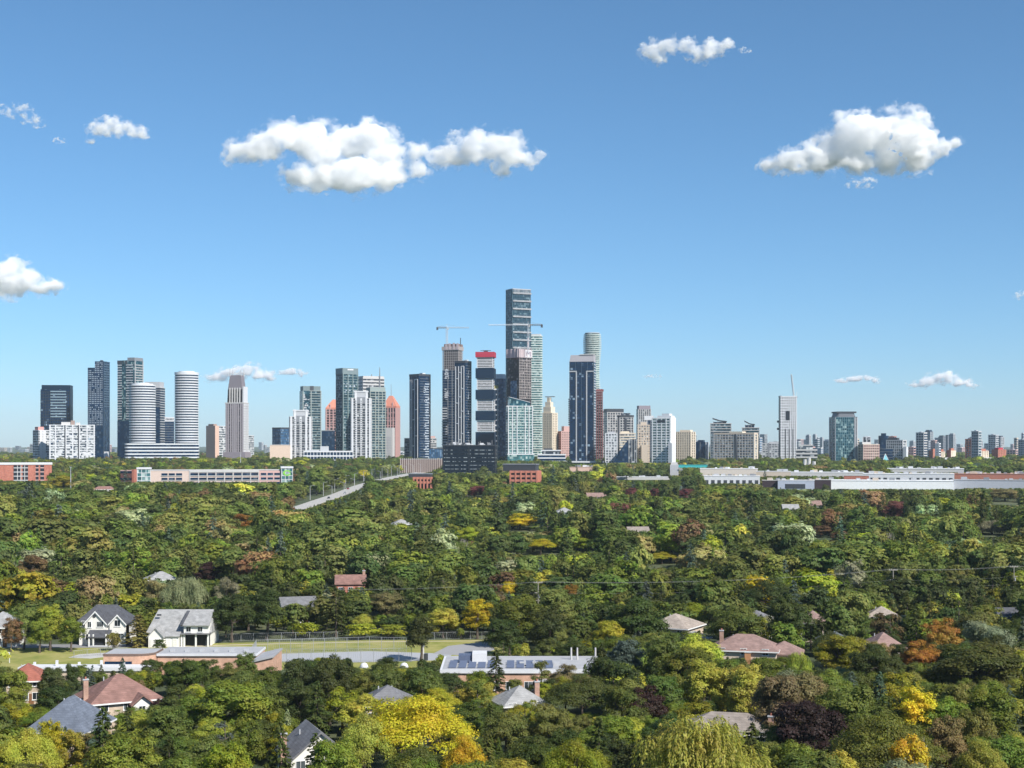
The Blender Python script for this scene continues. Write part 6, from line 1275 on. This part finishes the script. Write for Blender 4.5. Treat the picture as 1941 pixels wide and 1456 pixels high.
SP = [
 (780, 1312, 262, 214, 'locust', 'golden yellow', 'huge golden yellow honey locust in the foreground'),
 (690, 1345, 120, 206, 'locust', 'yellow green', 'yellow green feathery tree leaning on the golden locust'),
 (880, 1385, 90, 200, 'locust', 'golden yellow', 'smaller golden tree at the side of the huge golden locust'),
 (1330, 1352, 285, 190, 'willow', 'yellow green', 'big pale yellow green weeping willow in the foreground'),
 (1490, 1270, 115, 240, 'broad', 'rust brown', 'copper brown round tree beside the taupe roofed house'),
 (1532, 1328, 150, 222, 'broad', 'dark purple', 'dark purple leaved tree below the copper brown one'),
 (1228, 1302, 92, 252, 'broad', 'dark purple', 'dark purple round tree behind the willow'),
 (1735, 1296, 84, 232, 'upright', 'golden yellow', 'mustard yellow upright tree in the dense right gardens'),
 (1678, 1347, 220, 206, 'locust', 'leafy green', 'wide flat topped green feathery tree before the mustard tree'),
 (1725, 1388, 88, 192, 'upright', 'golden yellow', 'orange yellow tree before the wide feathery tree'),
 (1795, 1352, 90, 214, 'upright', 'tan green', 'tan yellow upright tree beside the mustard tree'),
 (1845, 1335, 100, 222, 'broad', 'olive green', 'pale olive round tree right of the tan yellow tree'),
 (1790, 1174, 80, 332, 'broad', 'orange', 'bright orange maple in the wood, upper of two'),
 (1748, 1212, 78, 318, 'broad', 'orange', 'bright orange maple in the wood, lower of two'),
 (905, 1131, 58, 386, 'upright', 'golden yellow', 'bright yellow tree behind the play yard'),
 (1206, 1129, 118, 352, 'broad', 'dark green', 'big dark round tree left of the beige roofed house'),
 (798, 1166, 62, 346, 'upright', 'dark green', 'dark tree with bare trunk standing on the field beside the mast'),
 (940, 1231, 56, 286, 'conifer', 'dark green', 'tall dark spruce before the school roof, left of a pine'),
 (1026, 1252, 60, 287, 'pine', 'olive green', 'open branched pine before the school roof'),
 (232, 1247, 34, 292, 'conifer', 'blue green', 'blue spruce in front of the curved brick drum'),
 (168, 1266, 44, 286, 'conifer', 'blue green', 'broad blue spruce behind the red brown hip roof'),
 (135, 1254, 34, 290, 'upright', 'dark green', 'narrow dark tree before the white canopy'),
 (192, 1259, 24, 296, 'conifer', 'dark green', 'small dark conifer before the brick drum'),
 (90, 1262, 60, 276, 'broad', 'dark green', 'dark tree left of the blue spruces'),
 (110, 1295, 80, 262, 'broad', 'dark green', 'dark leafy tree between blue grey and red brown roofs'),
 (30, 1265, 80, 272, 'broad', 'leafy green', 'bright leafy tree above the orange red roof'),
 (265, 1285, 46, 282, 'broad', 'tan green', 'small yellow tan tree beside the red brown hip roof'),
 (300, 1322, 40, 262, 'broad', 'dark purple', 'dark purple bush like tree right of red brown hip roof'),
 (350, 1248, 90, 292, 'broad', 'mid green', 'round green tree before the classroom wing'),
 (465, 1233, 48, 296, 'upright', 'mid green', 'pointed green tree beside the gym wall'),
 (420, 1290, 170, 246, 'broad', 'leafy green', 'massive leafy green tree in the left foreground'),
 (335, 1330, 120, 232, 'broad', 'mid green', 'large green tree below the massive leafy one'),
 (505, 1300, 90, 250, 'upright', 'mid green', 'tall green tree right of the massive leafy one'),
 (545, 1345, 40, 236, 'conifer', 'silvery green', 'silvery spruce above the chimney of the grey gabled house'),
 (575, 1246, 80, 268, 'broad', 'dark green', 'dark olive tree before the grey courts, left'),
 (625, 1240, 95, 266, 'broad', 'dark green', 'dark round tree before the grey courts'),
 (664, 1250, 36, 280, 'conifer', 'dark green', 'small pointed dark conifer before the court fence'),
 (735, 1255, 80, 268, 'broad', 'mid green', 'green tree behind the golden locust, left'),
 (800, 1258, 80, 266, 'broad', 'mid green', 'green tree behind the golden locust, right'),
 (905, 1290, 80, 262, 'pine', 'olive green', 'olive tree before the school brick wall'),
 (960, 1350, 90, 236, 'broad', 'olive green', 'pale olive tree right of the golden locust'),
 (1040, 1330, 90, 240, 'broad', 'olive green', 'brown green tree before the grey roofed house'),
 (1105, 1275, 150, 262, 'locust', 'mid green', 'wide feathery green tree right of the school'),
 (1180, 1295, 110, 250, 'broad', 'mid green', 'green tree left of the dark purple round tree'),
 (1270, 1275, 100, 262, 'broad', 'mid green', 'green tree behind the willow and purple tree'),
 (1090, 1395, 150, 196, 'locust', 'lime green', 'bright lime feathery tree left of the willow'),
 (1065, 1188, 42, 340, 'upright', 'olive green', 'small mustard tree at the lawn edge under dark trees'),
 (1155, 1172, 60, 345, 'broad', 'lime green', 'lime leaved tree catching sun before the big dark round tree'),
 (985, 1125, 90, 368, 'broad', 'leafy green', 'leafy green tree behind the school lawn'),
 (1065, 1110, 95, 385, 'broad', 'olive green', 'olive tree under the overhead wires'),
 (965, 1170, 80, 352, 'broad', 'dark green', 'dark tree with twin trunks on the school lawn'),
 (1045, 1150, 80, 356, 'broad', 'dark green', 'dark crown behind the small mustard tree'),
 (45, 1150, 62, 366, 'broad', 'olive green', 'olive tree before the white two storey house, leftmost'),
 (95, 1142, 62, 364, 'upright', 'yellow green', 'tree with sunny yellow top before the white house'),
 (135, 1166, 52, 362, 'upright', 'leafy green', 'fresh green tree at the left wall of the white house'),
 (75, 1168, 46, 360, 'upright', 'leafy green', 'fresh green tree between the olive and yellow topped trees'),
 (20, 1172, 44, 362, 'broad', 'rust brown', 'brownish tree at the edge of the field road'),
 (262, 1164, 60, 372, 'conifer', 'olive green', 'broad green conifer between the white house and the grey roofed house'),
 (215, 1196, 34, 364, 'shrub', 'olive green', 'bushy shrub beside the arched porch'),
 (303, 1210, 28, 364, 'shrub', 'dark green', 'clipped dark shrub before the double garage'),
 (440, 1122, 84, 380, 'broad', 'dark green', 'big dark tree right of the grey roofed house'),
 (505, 1112, 66, 384, 'upright', 'dark green', 'tall shadowy tree at the field fence'),
 (350, 1092, 92, 432, 'willow', 'silvery green', 'pale silver willow behind the grey roofed house'),
 (298, 1096, 56, 436, 'broad', 'tan green', 'golden tan tree beside the pale silver willow'),
 (430, 1092, 52, 430, 'broad', 'silvery green', 'small silvery tree right of the pale silver willow'),
 (580, 1176, 66, 388, 'shrub', 'lime green', 'yellow lime shrubs at the field fence, left'),
 (690, 1180, 75, 387, 'shrub', 'lime green', 'yellow lime shrubs at the field fence, middle'),
 (745, 1182, 60, 387, 'shrub', 'lime green', 'yellow lime shrubs at the field fence, right'),
 (840, 1150, 70, 388, 'broad', 'yellow green', 'yellow green tree left of the bright yellow tree'),
 (735, 1120, 80, 420, 'broad', 'tan green', 'golden tan round tree behind the field'),
 (395, 1064, 62, 520, 'broad', 'dark purple', 'dark purple tree in the left wood'),
 (62, 1050, 58, 520, 'broad', 'rust brown', 'brown green autumn tree in the left wood'),
 (462, 972, 46, 765, 'broad', 'orange', 'orange brown autumn tree in the left forest'),
 (885, 998, 48, 665, 'broad', 'lime green', 'glowing lime crown in the middle forest'),
 (1024, 1020, 58, 640, 'locust', 'golden yellow', 'flat golden yellow crown in the middle forest'),
 (1108, 1018, 50, 650, 'broad', 'lime green', 'lime crown right of the flat golden crown'),
 (985, 972, 66, 790, 'broad', 'golden yellow', 'dull gold crown above the middle forest'),
 (1255, 1045, 56, 600, 'locust', 'lime green', 'flat lime crown in the right forest'),
 (1082, 1105, 36, 440, 'upright', 'orange', 'salmon orange slim tree under the wires'),
 (958, 1100, 40, 450, 'broad', 'golden yellow', 'small golden crown left of the weathered pole'),
 (900, 920, 44, 1140, 'broad', 'crimson', 'crimson tree below the black office block'),
 (1690, 948, 58, 860, 'broad', 'crimson', 'crimson tree below the long white warehouse'),
 (1300, 925, 36, 1100, 'broad', 'crimson', 'crimson tree right of two smaller red ones'),
 (1240, 926, 28, 1120, 'broad', 'crimson', 'small crimson tree, middle of three red ones'),
 (1195, 924, 26, 1130, 'broad', 'crimson', 'small crimson tree, left of three red ones'),
 (1555, 995, 52, 740, 'broad', 'rust brown', 'golden brown tree in the right forest'),
 (1880, 986, 60, 760, 'willow', 'silvery green', 'pale willow in the right forest'),
 (120, 900, 46, 1200, 'broad', 'lime green', 'yellowish tree right of the red brick apartments'),
 (1905, 925, 60, 1080, 'broad', 'tan green', 'golden tan tree below the pale grey warehouse'),
 (50, 1375, 130, 206, 'locust', 'yellow green', 'yellow green feathery tree in the left foreground corner'),
 (95, 1358, 60, 214, 'upright', 'golden yellow', 'golden tree below the blue grey hip roof'),
 (230, 1385, 130, 206, 'broad', 'leafy green', 'leafy tree below the red brown hip roof'),
 (430, 1400, 110, 198, 'broad', 'lime green', 'bright tree at the bottom left of the massive leafy one'),
 (620, 1400, 110, 196, 'broad', 'leafy green', 'leafy tree before the grey gabled house'),
 (1590, 1205, 110, 318, 'broad', 'lime green', 'bright lime green round tree in the right gardens'),
 (1515, 1235, 60, 306, 'willow', 'yellow green', 'small yellow green weeping tree beside the tan house'),
 (1655, 1225, 90, 300, 'broad', 'dark green', 'dark tree below the rose roof slope'),
 (1680, 1195, 36, 345, 'conifer', 'blue green', 'blue spruce against the rose roof slope'),
 (1395, 1145, 110, 350, 'broad', 'mid green', 'wide round tree behind the rose hip roof'),
 (1495, 1130, 80, 358, 'broad', 'dark green', 'dark broad tree left of the sliver of rose roof'),
 (1855, 1215, 180, 285, 'broad', 'mid green', 'huge green tree mass at the right'),
 (1860, 1395, 110, 198, 'locust', 'yellow green', 'yellow green tree in the right foreground corner'),
]
for q in SP:
    special(*q)
for px, yt, d, lab in ((940, 1018, 620, 'bare grey leafless tree in the middle forest'), (880, 1012, 615, 'half bare pale tree beside the leafless one'), (1688, 1000, 640, 'bare dead stem in the right forest'), (1730, 1395, 195, 'bare pale snag between yellow trees')):
    x = (px - CX) * d / F; e = empty('bare_tree', (x, d, gz(d)), rt.uniform(0, 6), lab, 'tree'); h = EYE + (HY - yt) * d / F - gz(d); e.scale = (h / 12, h / 12, h / 10.5); o = bpy.data.objects.new('branches', rt.choice(BAREM)); COL.objects.link(o); o.parent = e; KEEP.append((px - 8, yt + 2, px + 8, yt + 26, d - 4))

seen = {}
for q in SP: seen.setdefault(shorten(q[6]), []).append(q)
for k_, v_ in seen.items():
    if len(v_) == 1 and v_[0][3] < 520:
        q = v_[0]; LAND.append(((q[0] - CX) * q[3] / F, q[3], q[6])); SHORT[q[6]] = 'the ' + k_
# --- scatter: where trees may stand
bpy.context.view_layer.update()
FOOT = []
for o in list(COL.objects):
    if o.parent is None and o.type == 'EMPTY' and o.location.y < 2700 and o.get('category') in ('house', 'school', 'building', 'parking', 'tower', 'podium', 'hall', 'dome', 'stack'):
        xs_, ys_ = [], []
        for c in o.children:
            if c.type == 'MESH':
                for b in c.bound_box: q = c.matrix_world @ Vector(b); xs_.append(q.x); ys_.append(q.y)
        if xs_: FOOT.append((min(xs_) - 1, max(xs_) + 1, min(ys_) - 1.5, max(ys_) + 1))
def inpoly(x, y, P):
    r = False; j = len(P) - 1
    for i in range(len(P)):
        if (P[i][1] > y) != (P[j][1] > y) and x < (P[j][0] - P[i][0]) * (y - P[i][1]) / (P[j][1] - P[i][1]) + P[i][0]: r = not r
        j = i
    return r
def road_near(x, y, w_):
    for a, b in zip(ctr, ctr[1:]):
        ab = (b - a).xy; t_ = max(0, min(1, ((Vector((x, y)) - a.xy).dot(ab)) / ab.length_squared)); q = a.xy + ab * t_
        if (q - Vector((x, y))).length < w_: return True
    return False
def free(x, y, rad):
    if y < 420:
        px, py = CX + x * F / y, HY + (EYE - gz(y)) * F / y
        if inpoly(px, py, FIELD) or (py > 1212 and py < 1232 and px < 430) or (px < 300 and 1229 < py < 1262): return False
    m_ = rad * .35
    for a, b, c, d in FOOT:
        if a - m_ < x < b + m_ and c - m_ < y < d + m_: return False
    if 850 < y < 1800 and road_near(x, y, 11 + rad * .5): return False
    return True
def open_h(x, y, rad, h):
    """tallest height (<= h) that leaves the kept views open; 0 if none"""
    px = CX + x * F / y; hw = rad * .8 * F / y
    for x0, y0, x1, y1, d in KEEP:
        if y < d and px + hw > x0 + 2 and px - hw < x1 - 2:
            yb = HY + (EYE - gz(y)) * F / y
            if yb > y0: h = min(h, EYE - (y1 - 1 - HY) * y / F - gz(y))
    return h
cells = {}
def key(x, y): return (int(x // 12), int(y // 12))
for x, y, r_ in OCC: cells.setdefault(key(x, y), []).append((x, y, r_))
def clash(x, y, r_):
    k = key(x, y)
    for i in (-1, 0, 1):
        for j in (-1, 0, 1):
            for a, b, c in cells.get((k[0] + i, k[1] + j), ()):
                if (a - x) ** 2 + (b - y) ** 2 < ((c + r_) * .68) ** 2: return True
    return False
cand = []
y = 168.0
while y < 2010:
    step = 5.2 if y < 480 else (6.6 if y < 1000 else 8.0)
    hw = .50 * y + 40; x = -hw
    while x < hw:
        X_, Y_ = x + rt.uniform(-.5, .5) * step, y + rt.uniform(-.5, .5) * step; x += step
        sp = rt.choices(('broad', 'upright', 'locust', 'conifer', 'pine'), (.62, .2, .05, .09, .04))[0]
        h = min(18, max(6.5, rt.gauss(12.0, 3.0))) * (1.34 if 480 < y < 1300 else (.85 if y > 1650 else 1)); rad = h * {'broad': .47 if y < 480 else .53, 'upright': .34, 'locust': .55, 'conifer': .24, 'pine': .3}[sp] * rt.uniform(.85, 1.15)
        if not free(X_, Y_, rad): continue
        h2 = open_h(X_, Y_, rad, h)
        if h2 < h:
            if h2 < 2.2: continue
            rad *= max(.45, h2 / h); h = h2
            if h < 4: sp = 'shrub'; rad = min(rad, h * .6)
        if clash(X_, Y_, rad): continue
        cells.setdefault(key(X_, Y_), []).append((X_, Y_, rad)); cand.append((X_, Y_, h, rad, sp))
    y += step * .9
for i in range(240):      # undergrowth along the wood's edges
    Y_ = rt.uniform(384, 412); X_ = rt.uniform(-165, 150); h = rt.uniform(2.0, 4.2)
    if free(X_, Y_, 1.5) and open_h(X_, Y_, 2, h) >= h: cand.append((X_, Y_, h, h * rt.uniform(.5, .75), 'shrub'))
    if sum(c[4] == 'shrub' for c in cand) > 128: break
tone_of = lambda sp: rt.choice(('dark green', 'dark green', 'dark green', 'blue green', 'mid green')) if sp in ('conifer', 'pine') else pick_tone()
def in_view(x, y, h): return abs(x) * F / y < 975 and HY + (EYE - gz(y) - h) * F / y < 1458
near, rest = [], []; cnt = {}
for c in sorted(cand, key=lambda c: c[1]):
    k = 'tree'
    if in_view(c[0], c[1], c[2]) and cnt.get(c[4], 0) < {'broad': 210, 'upright': 60, 'locust': 25, 'conifer': 45, 'pine': 20, 'shrub': 130}[c[4]]: cnt[c[4]] = cnt.get(c[4], 0) + 1; near.append(c)
    else: rest.append(c)
for x, y, h, rad, sp in near: plant(sp, x, y, h, rad, pick_tone(NEARW) if y < 285 and sp not in ('conifer', 'pine') else tone_of(sp))
# beyond the city and along the hazy plain
for i in range(6800):
    y = rt.uniform(2030, 4600); x = rt.uniform(-.5, .5) * y
    if not free(x, y, 4): continue
    rest.append((x, y, rt.uniform(8, 14), rt.uniform(4, 6), 'broad'))
# --- all the rest is one mass of trees
far_col = bpy.data.collections.new('far_tree_shapes'); nfar = []
gi = np.random.default_rng(5)
def far_obj(i, me): o = bpy.data.objects.new(f'far_tree_shape_{i:02d}', me); far_col.objects.link(o); nfar.append(o)
for i in range(12):
    H, Rr = 12.0, 5.0; c, r = lobes_round(gi, H, Rr, 12 + 3 * i, zc=.50 + .01 * (i % 5), rz=.34 + .04 * (i % 4), lo=.35, hi=.95); c[:, 0] *= gi.uniform(.8, 1.2); c[:, 1] += c[:, 2] * gi.normal() * .08; r *= gi.uniform(.95, 1.3); P, N = fill(gi, c, r, 130 if i < 4 else 95, tuft=4, spread=.28, jit=.28, hull=1.1); far_obj(i, leaf_mesh('far_crown', P, N, .80, .7, gi, LEAFI, trunk=trunk_mb(gi, H, c, r, n=5, k=3)))
for i in range(2):
    P, N, T = conifer(gi, 12.0, 3.0, 70, 18, .9, LEAFI); m = MB(); m.tube((0, 0, 0), (0, 0, 11), .24, .05, 5); far_obj(12 + i, leaf_mesh('far_crown', P, N, .9, .45, gi, LEAFI, T, trunk=m))
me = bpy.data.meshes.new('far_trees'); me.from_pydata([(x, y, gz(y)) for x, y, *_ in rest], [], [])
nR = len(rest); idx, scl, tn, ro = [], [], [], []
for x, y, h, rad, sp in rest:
    con = sp in ('conifer', 'pine'); idx.append(rt.randrange(12, 14) if con else rt.randrange(12)); scl += [rad / (3.0 if con else 5.0)] * 2 + [h / 12.0]; tn += [*(q * (1.0 if y < 480 else 1.4) for q in tint(tone_of(sp) if con else pick_tone(WTS if y < 480 else FARW))), 1.0]; ro.append(rt.uniform(0, 6.28))  # far crowns tinted lighter, standing in for hazy distance
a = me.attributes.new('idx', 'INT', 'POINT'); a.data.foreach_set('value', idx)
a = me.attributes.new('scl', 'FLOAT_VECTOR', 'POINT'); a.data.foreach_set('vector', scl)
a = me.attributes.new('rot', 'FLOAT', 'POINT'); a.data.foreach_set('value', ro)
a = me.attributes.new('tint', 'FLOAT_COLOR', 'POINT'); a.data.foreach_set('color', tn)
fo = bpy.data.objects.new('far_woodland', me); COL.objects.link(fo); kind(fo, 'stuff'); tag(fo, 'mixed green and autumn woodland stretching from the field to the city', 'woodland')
ng = bpy.data.node_groups.new('plant_woodland', 'GeometryNodeTree'); ng.interface.new_socket('Geometry', in_out='INPUT', socket_type='NodeSocketGeometry'); ng.interface.new_socket('Geometry', in_out='OUTPUT', socket_type='NodeSocketGeometry')
N_ = ng.nodes; gi_, go_ = N_.new('NodeGroupInput'), N_.new('NodeGroupOutput'); ip = N_.new('GeometryNodeInstanceOnPoints'); ci = N_.new('GeometryNodeCollectionInfo'); ci.inputs['Collection'].default_value = far_col; ci.inputs['Separate Children'].default_value = True; ci.inputs['Reset Children'].default_value = True
ip.inputs['Pick Instance'].default_value = True
def named(nm, ty): q = N_.new('GeometryNodeInputNamedAttribute'); q.data_type = ty; q.inputs['Name'].default_value = nm; return q.outputs['Attribute']
cxyz = N_.new('ShaderNodeCombineXYZ'); er = N_.new('FunctionNodeEulerToRotation'); Lk = ng.links
Lk.new(gi_.outputs[0], ip.inputs['Points']); Lk.new(ci.outputs[0], ip.inputs['Instance']); Lk.new(named('idx', 'INT'), ip.inputs['Instance Index']); Lk.new(named('scl', 'FLOAT_VECTOR'), ip.inputs['Scale'])
Lk.new(named('rot', 'FLOAT'), cxyz.inputs['Z']); Lk.new(cxyz.outputs[0], er.inputs[0]); Lk.new(er.outputs[0], ip.inputs['Rotation']); Lk.new(ip.outputs[0], go_.inputs[0])
md = fo.modifiers.new('plant_woodland', 'NODES'); md.node_group = ng
# ------------------------------------------------------------------ clouds: real bodies of scattering droplets, base near 1.2 km
def vol_mat(name, dens, col=(1, 1, 1), g_=0.0):
    m = bpy.data.materials.new(name); m.use_nodes = True; n, l = m.node_tree.nodes, m.node_tree.links; n.remove(n['Principled BSDF'])
    v = n.new('ShaderNodeVolumePrincipled'); v.inputs['Color'].default_value = (*col, 1); v.inputs['Density'].default_value = dens; v.inputs['Anisotropy'].default_value = g_
    l.new(v.outputs[0], n['Material Output'].inputs['Volume']); return m
def cloud_mat(rm, dens, lo, hi, seed):
    """droplets thin out in ragged billows: fractal noise decides how dense the cloud is at each point"""
    m = vol_mat('cloud_droplets', 1.0); n, l = m.node_tree.nodes, m.node_tree.links; v = n['Principled Volume']
    tc = n.new('ShaderNodeTexCoord'); mp = n.new('ShaderNodeMapping'); mp.inputs['Location'].default_value = (seed, seed * 1.7, 0); mp.inputs['Scale'].default_value = (1, 1, 1.25)
    nz = n.new('ShaderNodeTexNoise'); nz.inputs['Scale'].default_value = 1.0 / (rm * 1.3); nz.inputs['Detail'].default_value = 5; nz.inputs['Roughness'].default_value = .56
    mr = n.new('ShaderNodeMapRange'); mr.interpolation_type = 'SMOOTHSTEP'; mr.inputs['From Min'].default_value = lo; mr.inputs['From Max'].default_value = hi; mr.inputs['To Min'].default_value = 0; mr.inputs['To Max'].default_value = dens / rm
    l.new(tc.outputs['Object'], mp.inputs[0]); l.new(mp.outputs[0], nz.inputs['Vector']); l.new(nz.outputs['Fac'], mr.inputs[0]); l.new(mr.outputs[0], v.inputs['Density'])
    return m
def cloud(label, lobes, dens=4.0, alt=1200.0, rough=1.0, flat=.85, wide=1.4):
    yb = max(py + r * .6 for _, py, r in lobes); xc = sum(q[0] for q in lobes) / len(lobes)
    d = alt / ((HY - yb) / F); k = d / F; rm = sum(q[2] for q in lobes) / len(lobes) * k
    org = Vector(((xc - CX) * k, d, EYE + (HY - yb) * k)); root = empty('cloud', org, 0, label, 'cloud')
    for name, grow, vox, lo, hi, dn, disp, nsub in (('core', .86, .10, .32, .66, dens, 1.1, 9), ('veil', 1.30, .14, .50, .76, max(dens * .8, 1.8), 2.0, 14)):
        if name == 'core' and dens < 1.0: continue
        rc = random.Random(len(lobes) * 13 + int(xc) + len(name)); bm = bmesh.new()
        for px, py, r in lobes:
            c = Vector(((px - CX) * k, d + rc.uniform(-.5, .5) * r * k, EYE + (HY - py) * k)) - org
            subs = [(c, r * k * grow)] + [(c + Vector((rc.gauss(0, 1.3), rc.gauss(0, 1), rc.gauss(.05, .6))).normalized() * r * k * rc.uniform(.5, .95) * grow, r * k * rc.uniform(.25, .5)) for _ in range(nsub)]
            for p, rr in subs:
                vs_ = bmesh.ops.create_icosphere(bm, subdivisions=2, radius=rr)['verts']
                for v in vs_: v.co.z *= flat; v.co.x *= wide; v.co += p
        me = bpy.data.meshes.new(name); bm.to_mesh(me); bm.free(); o = bpy.data.objects.new(name, me); COL.objects.link(o); o.parent = root
        me.materials.append(cloud_mat(rm, dn, lo, hi, xc % 97))
        rmod = o.modifiers.new('merge', 'REMESH'); rmod.mode = 'VOXEL'; rmod.voxel_size = rm * vox
        for sz, st in ((1.3, .55), (.5, .42), (.2, .24)):
            tx = bpy.data.textures.new('billow', 'CLOUDS'); tx.noise_scale = rm * sz; tx.noise_depth = 3; dm = o.modifiers.new('billow', 'DISPLACE'); dm.texture = tx; dm.texture_coords = 'LOCAL'; dm.strength = rm * st * rough * disp; dm.mid_level = .5
    return root
cloud('long broken white cloud over the left half of the skyline', [(462,292,26),(500,280,34),(545,265,34),(585,258,30),(610,285,40),(660,268,38),(700,262,36),(725,285,36),(575,335,30),(620,335,34),(680,330,42),(740,332,34),(780,322,24),(785,290,22),(830,298,26),(868,292,28),(905,278,34),(945,280,34),(965,298,26),(945,318,18),(1000,303,14),(1028,294,11)], 3.2)
cloud('big puffy white cloud high above the right of the city', [(1462,318,18),(1500,306,25),(1548,300,32),(1595,285,40),(1632,258,46),(1690,250,46),(1722,268,40),(1740,302,30),(1690,302,34),(1630,310,26),(1775,282,24),(1808,272,13),(1530,275,11)], 4.0)
cloud('tiny wisp under the big puffy cloud', [(1622,350,8),(1635,345,11),(1645,352,7)], .9, flat=.6, wide=2.2)
cloud('thin ragged cloud near the top of the sky', [(1240,96,20),(1268,86,16),(1300,88,15),(1330,100,18),(1355,90,18),(1380,82,10),(1320,115,9),(1245,112,9)], 1.3, rough=1.3)
cloud('tiny scrap right of the thin ragged cloud', [(1410,95,6),(1418,96,4)], .7)
cloud('small soft cloud left of the long broken cloud', [(190,244,17),(212,236,17),(238,244,17),(262,252,14),(274,258,9),(172,268,7)], 1.7)
cloud('torn wisp at the upper left edge', [(8,205,12),(30,214,10),(48,208,10),(58,225,11),(75,234,9)], .9, rough=1.2)
cloud('faint scrap between torn wisp and small soft cloud', [(110,266,6),(120,267,5)], .7)
cloud('white cumulus cut by the left frame edge', [(-20,530,40),(15,522,34),(50,530,28),(75,545,18),(104,543,15),(30,548,18)], 3.5)
cloud('low cumulus behind the stepped tower', [(410,716,12),(440,708,15),(470,703,17),(495,710,13),(512,718,8)], 2.6, flat=.7, wide=2.0)
cloud('small flat cloud right of the stepped tower', [(540,706,8),(556,703,9),(572,708,7)], 1.8, flat=.6, wide=2.2)
cloud('small flat cloud low above the teal mirrored tower', [(1595,722,7),(1620,718,9),(1640,716,9),(1662,722,7)], 2.2, flat=.6, wide=2.2)
cloud('long flat cumulus low at the right', [(1738,730,9),(1765,722,13),(1790,716,14),(1815,724,12),(1845,731,8)], 2.6, flat=.6, wide=2.2)
cloud('faint thin streak low over the middle towers', [(1225,714,4),(1240,713,6),(1252,715,4)], .7, flat=.5, wide=2.2)
cloud('scrap of cloud at the right frame edge', [(1930,560,7),(1942,558,9)], .9)

# ------------------------------------------------------------------ air
hb = MB().box(-9050, 9050, -450, 13050, -1.2, 330.0).build('haze', vol_mat('haze_air', 3.6e-5, (.72, .86, 1.0)))
kind(hb, 'stuff')
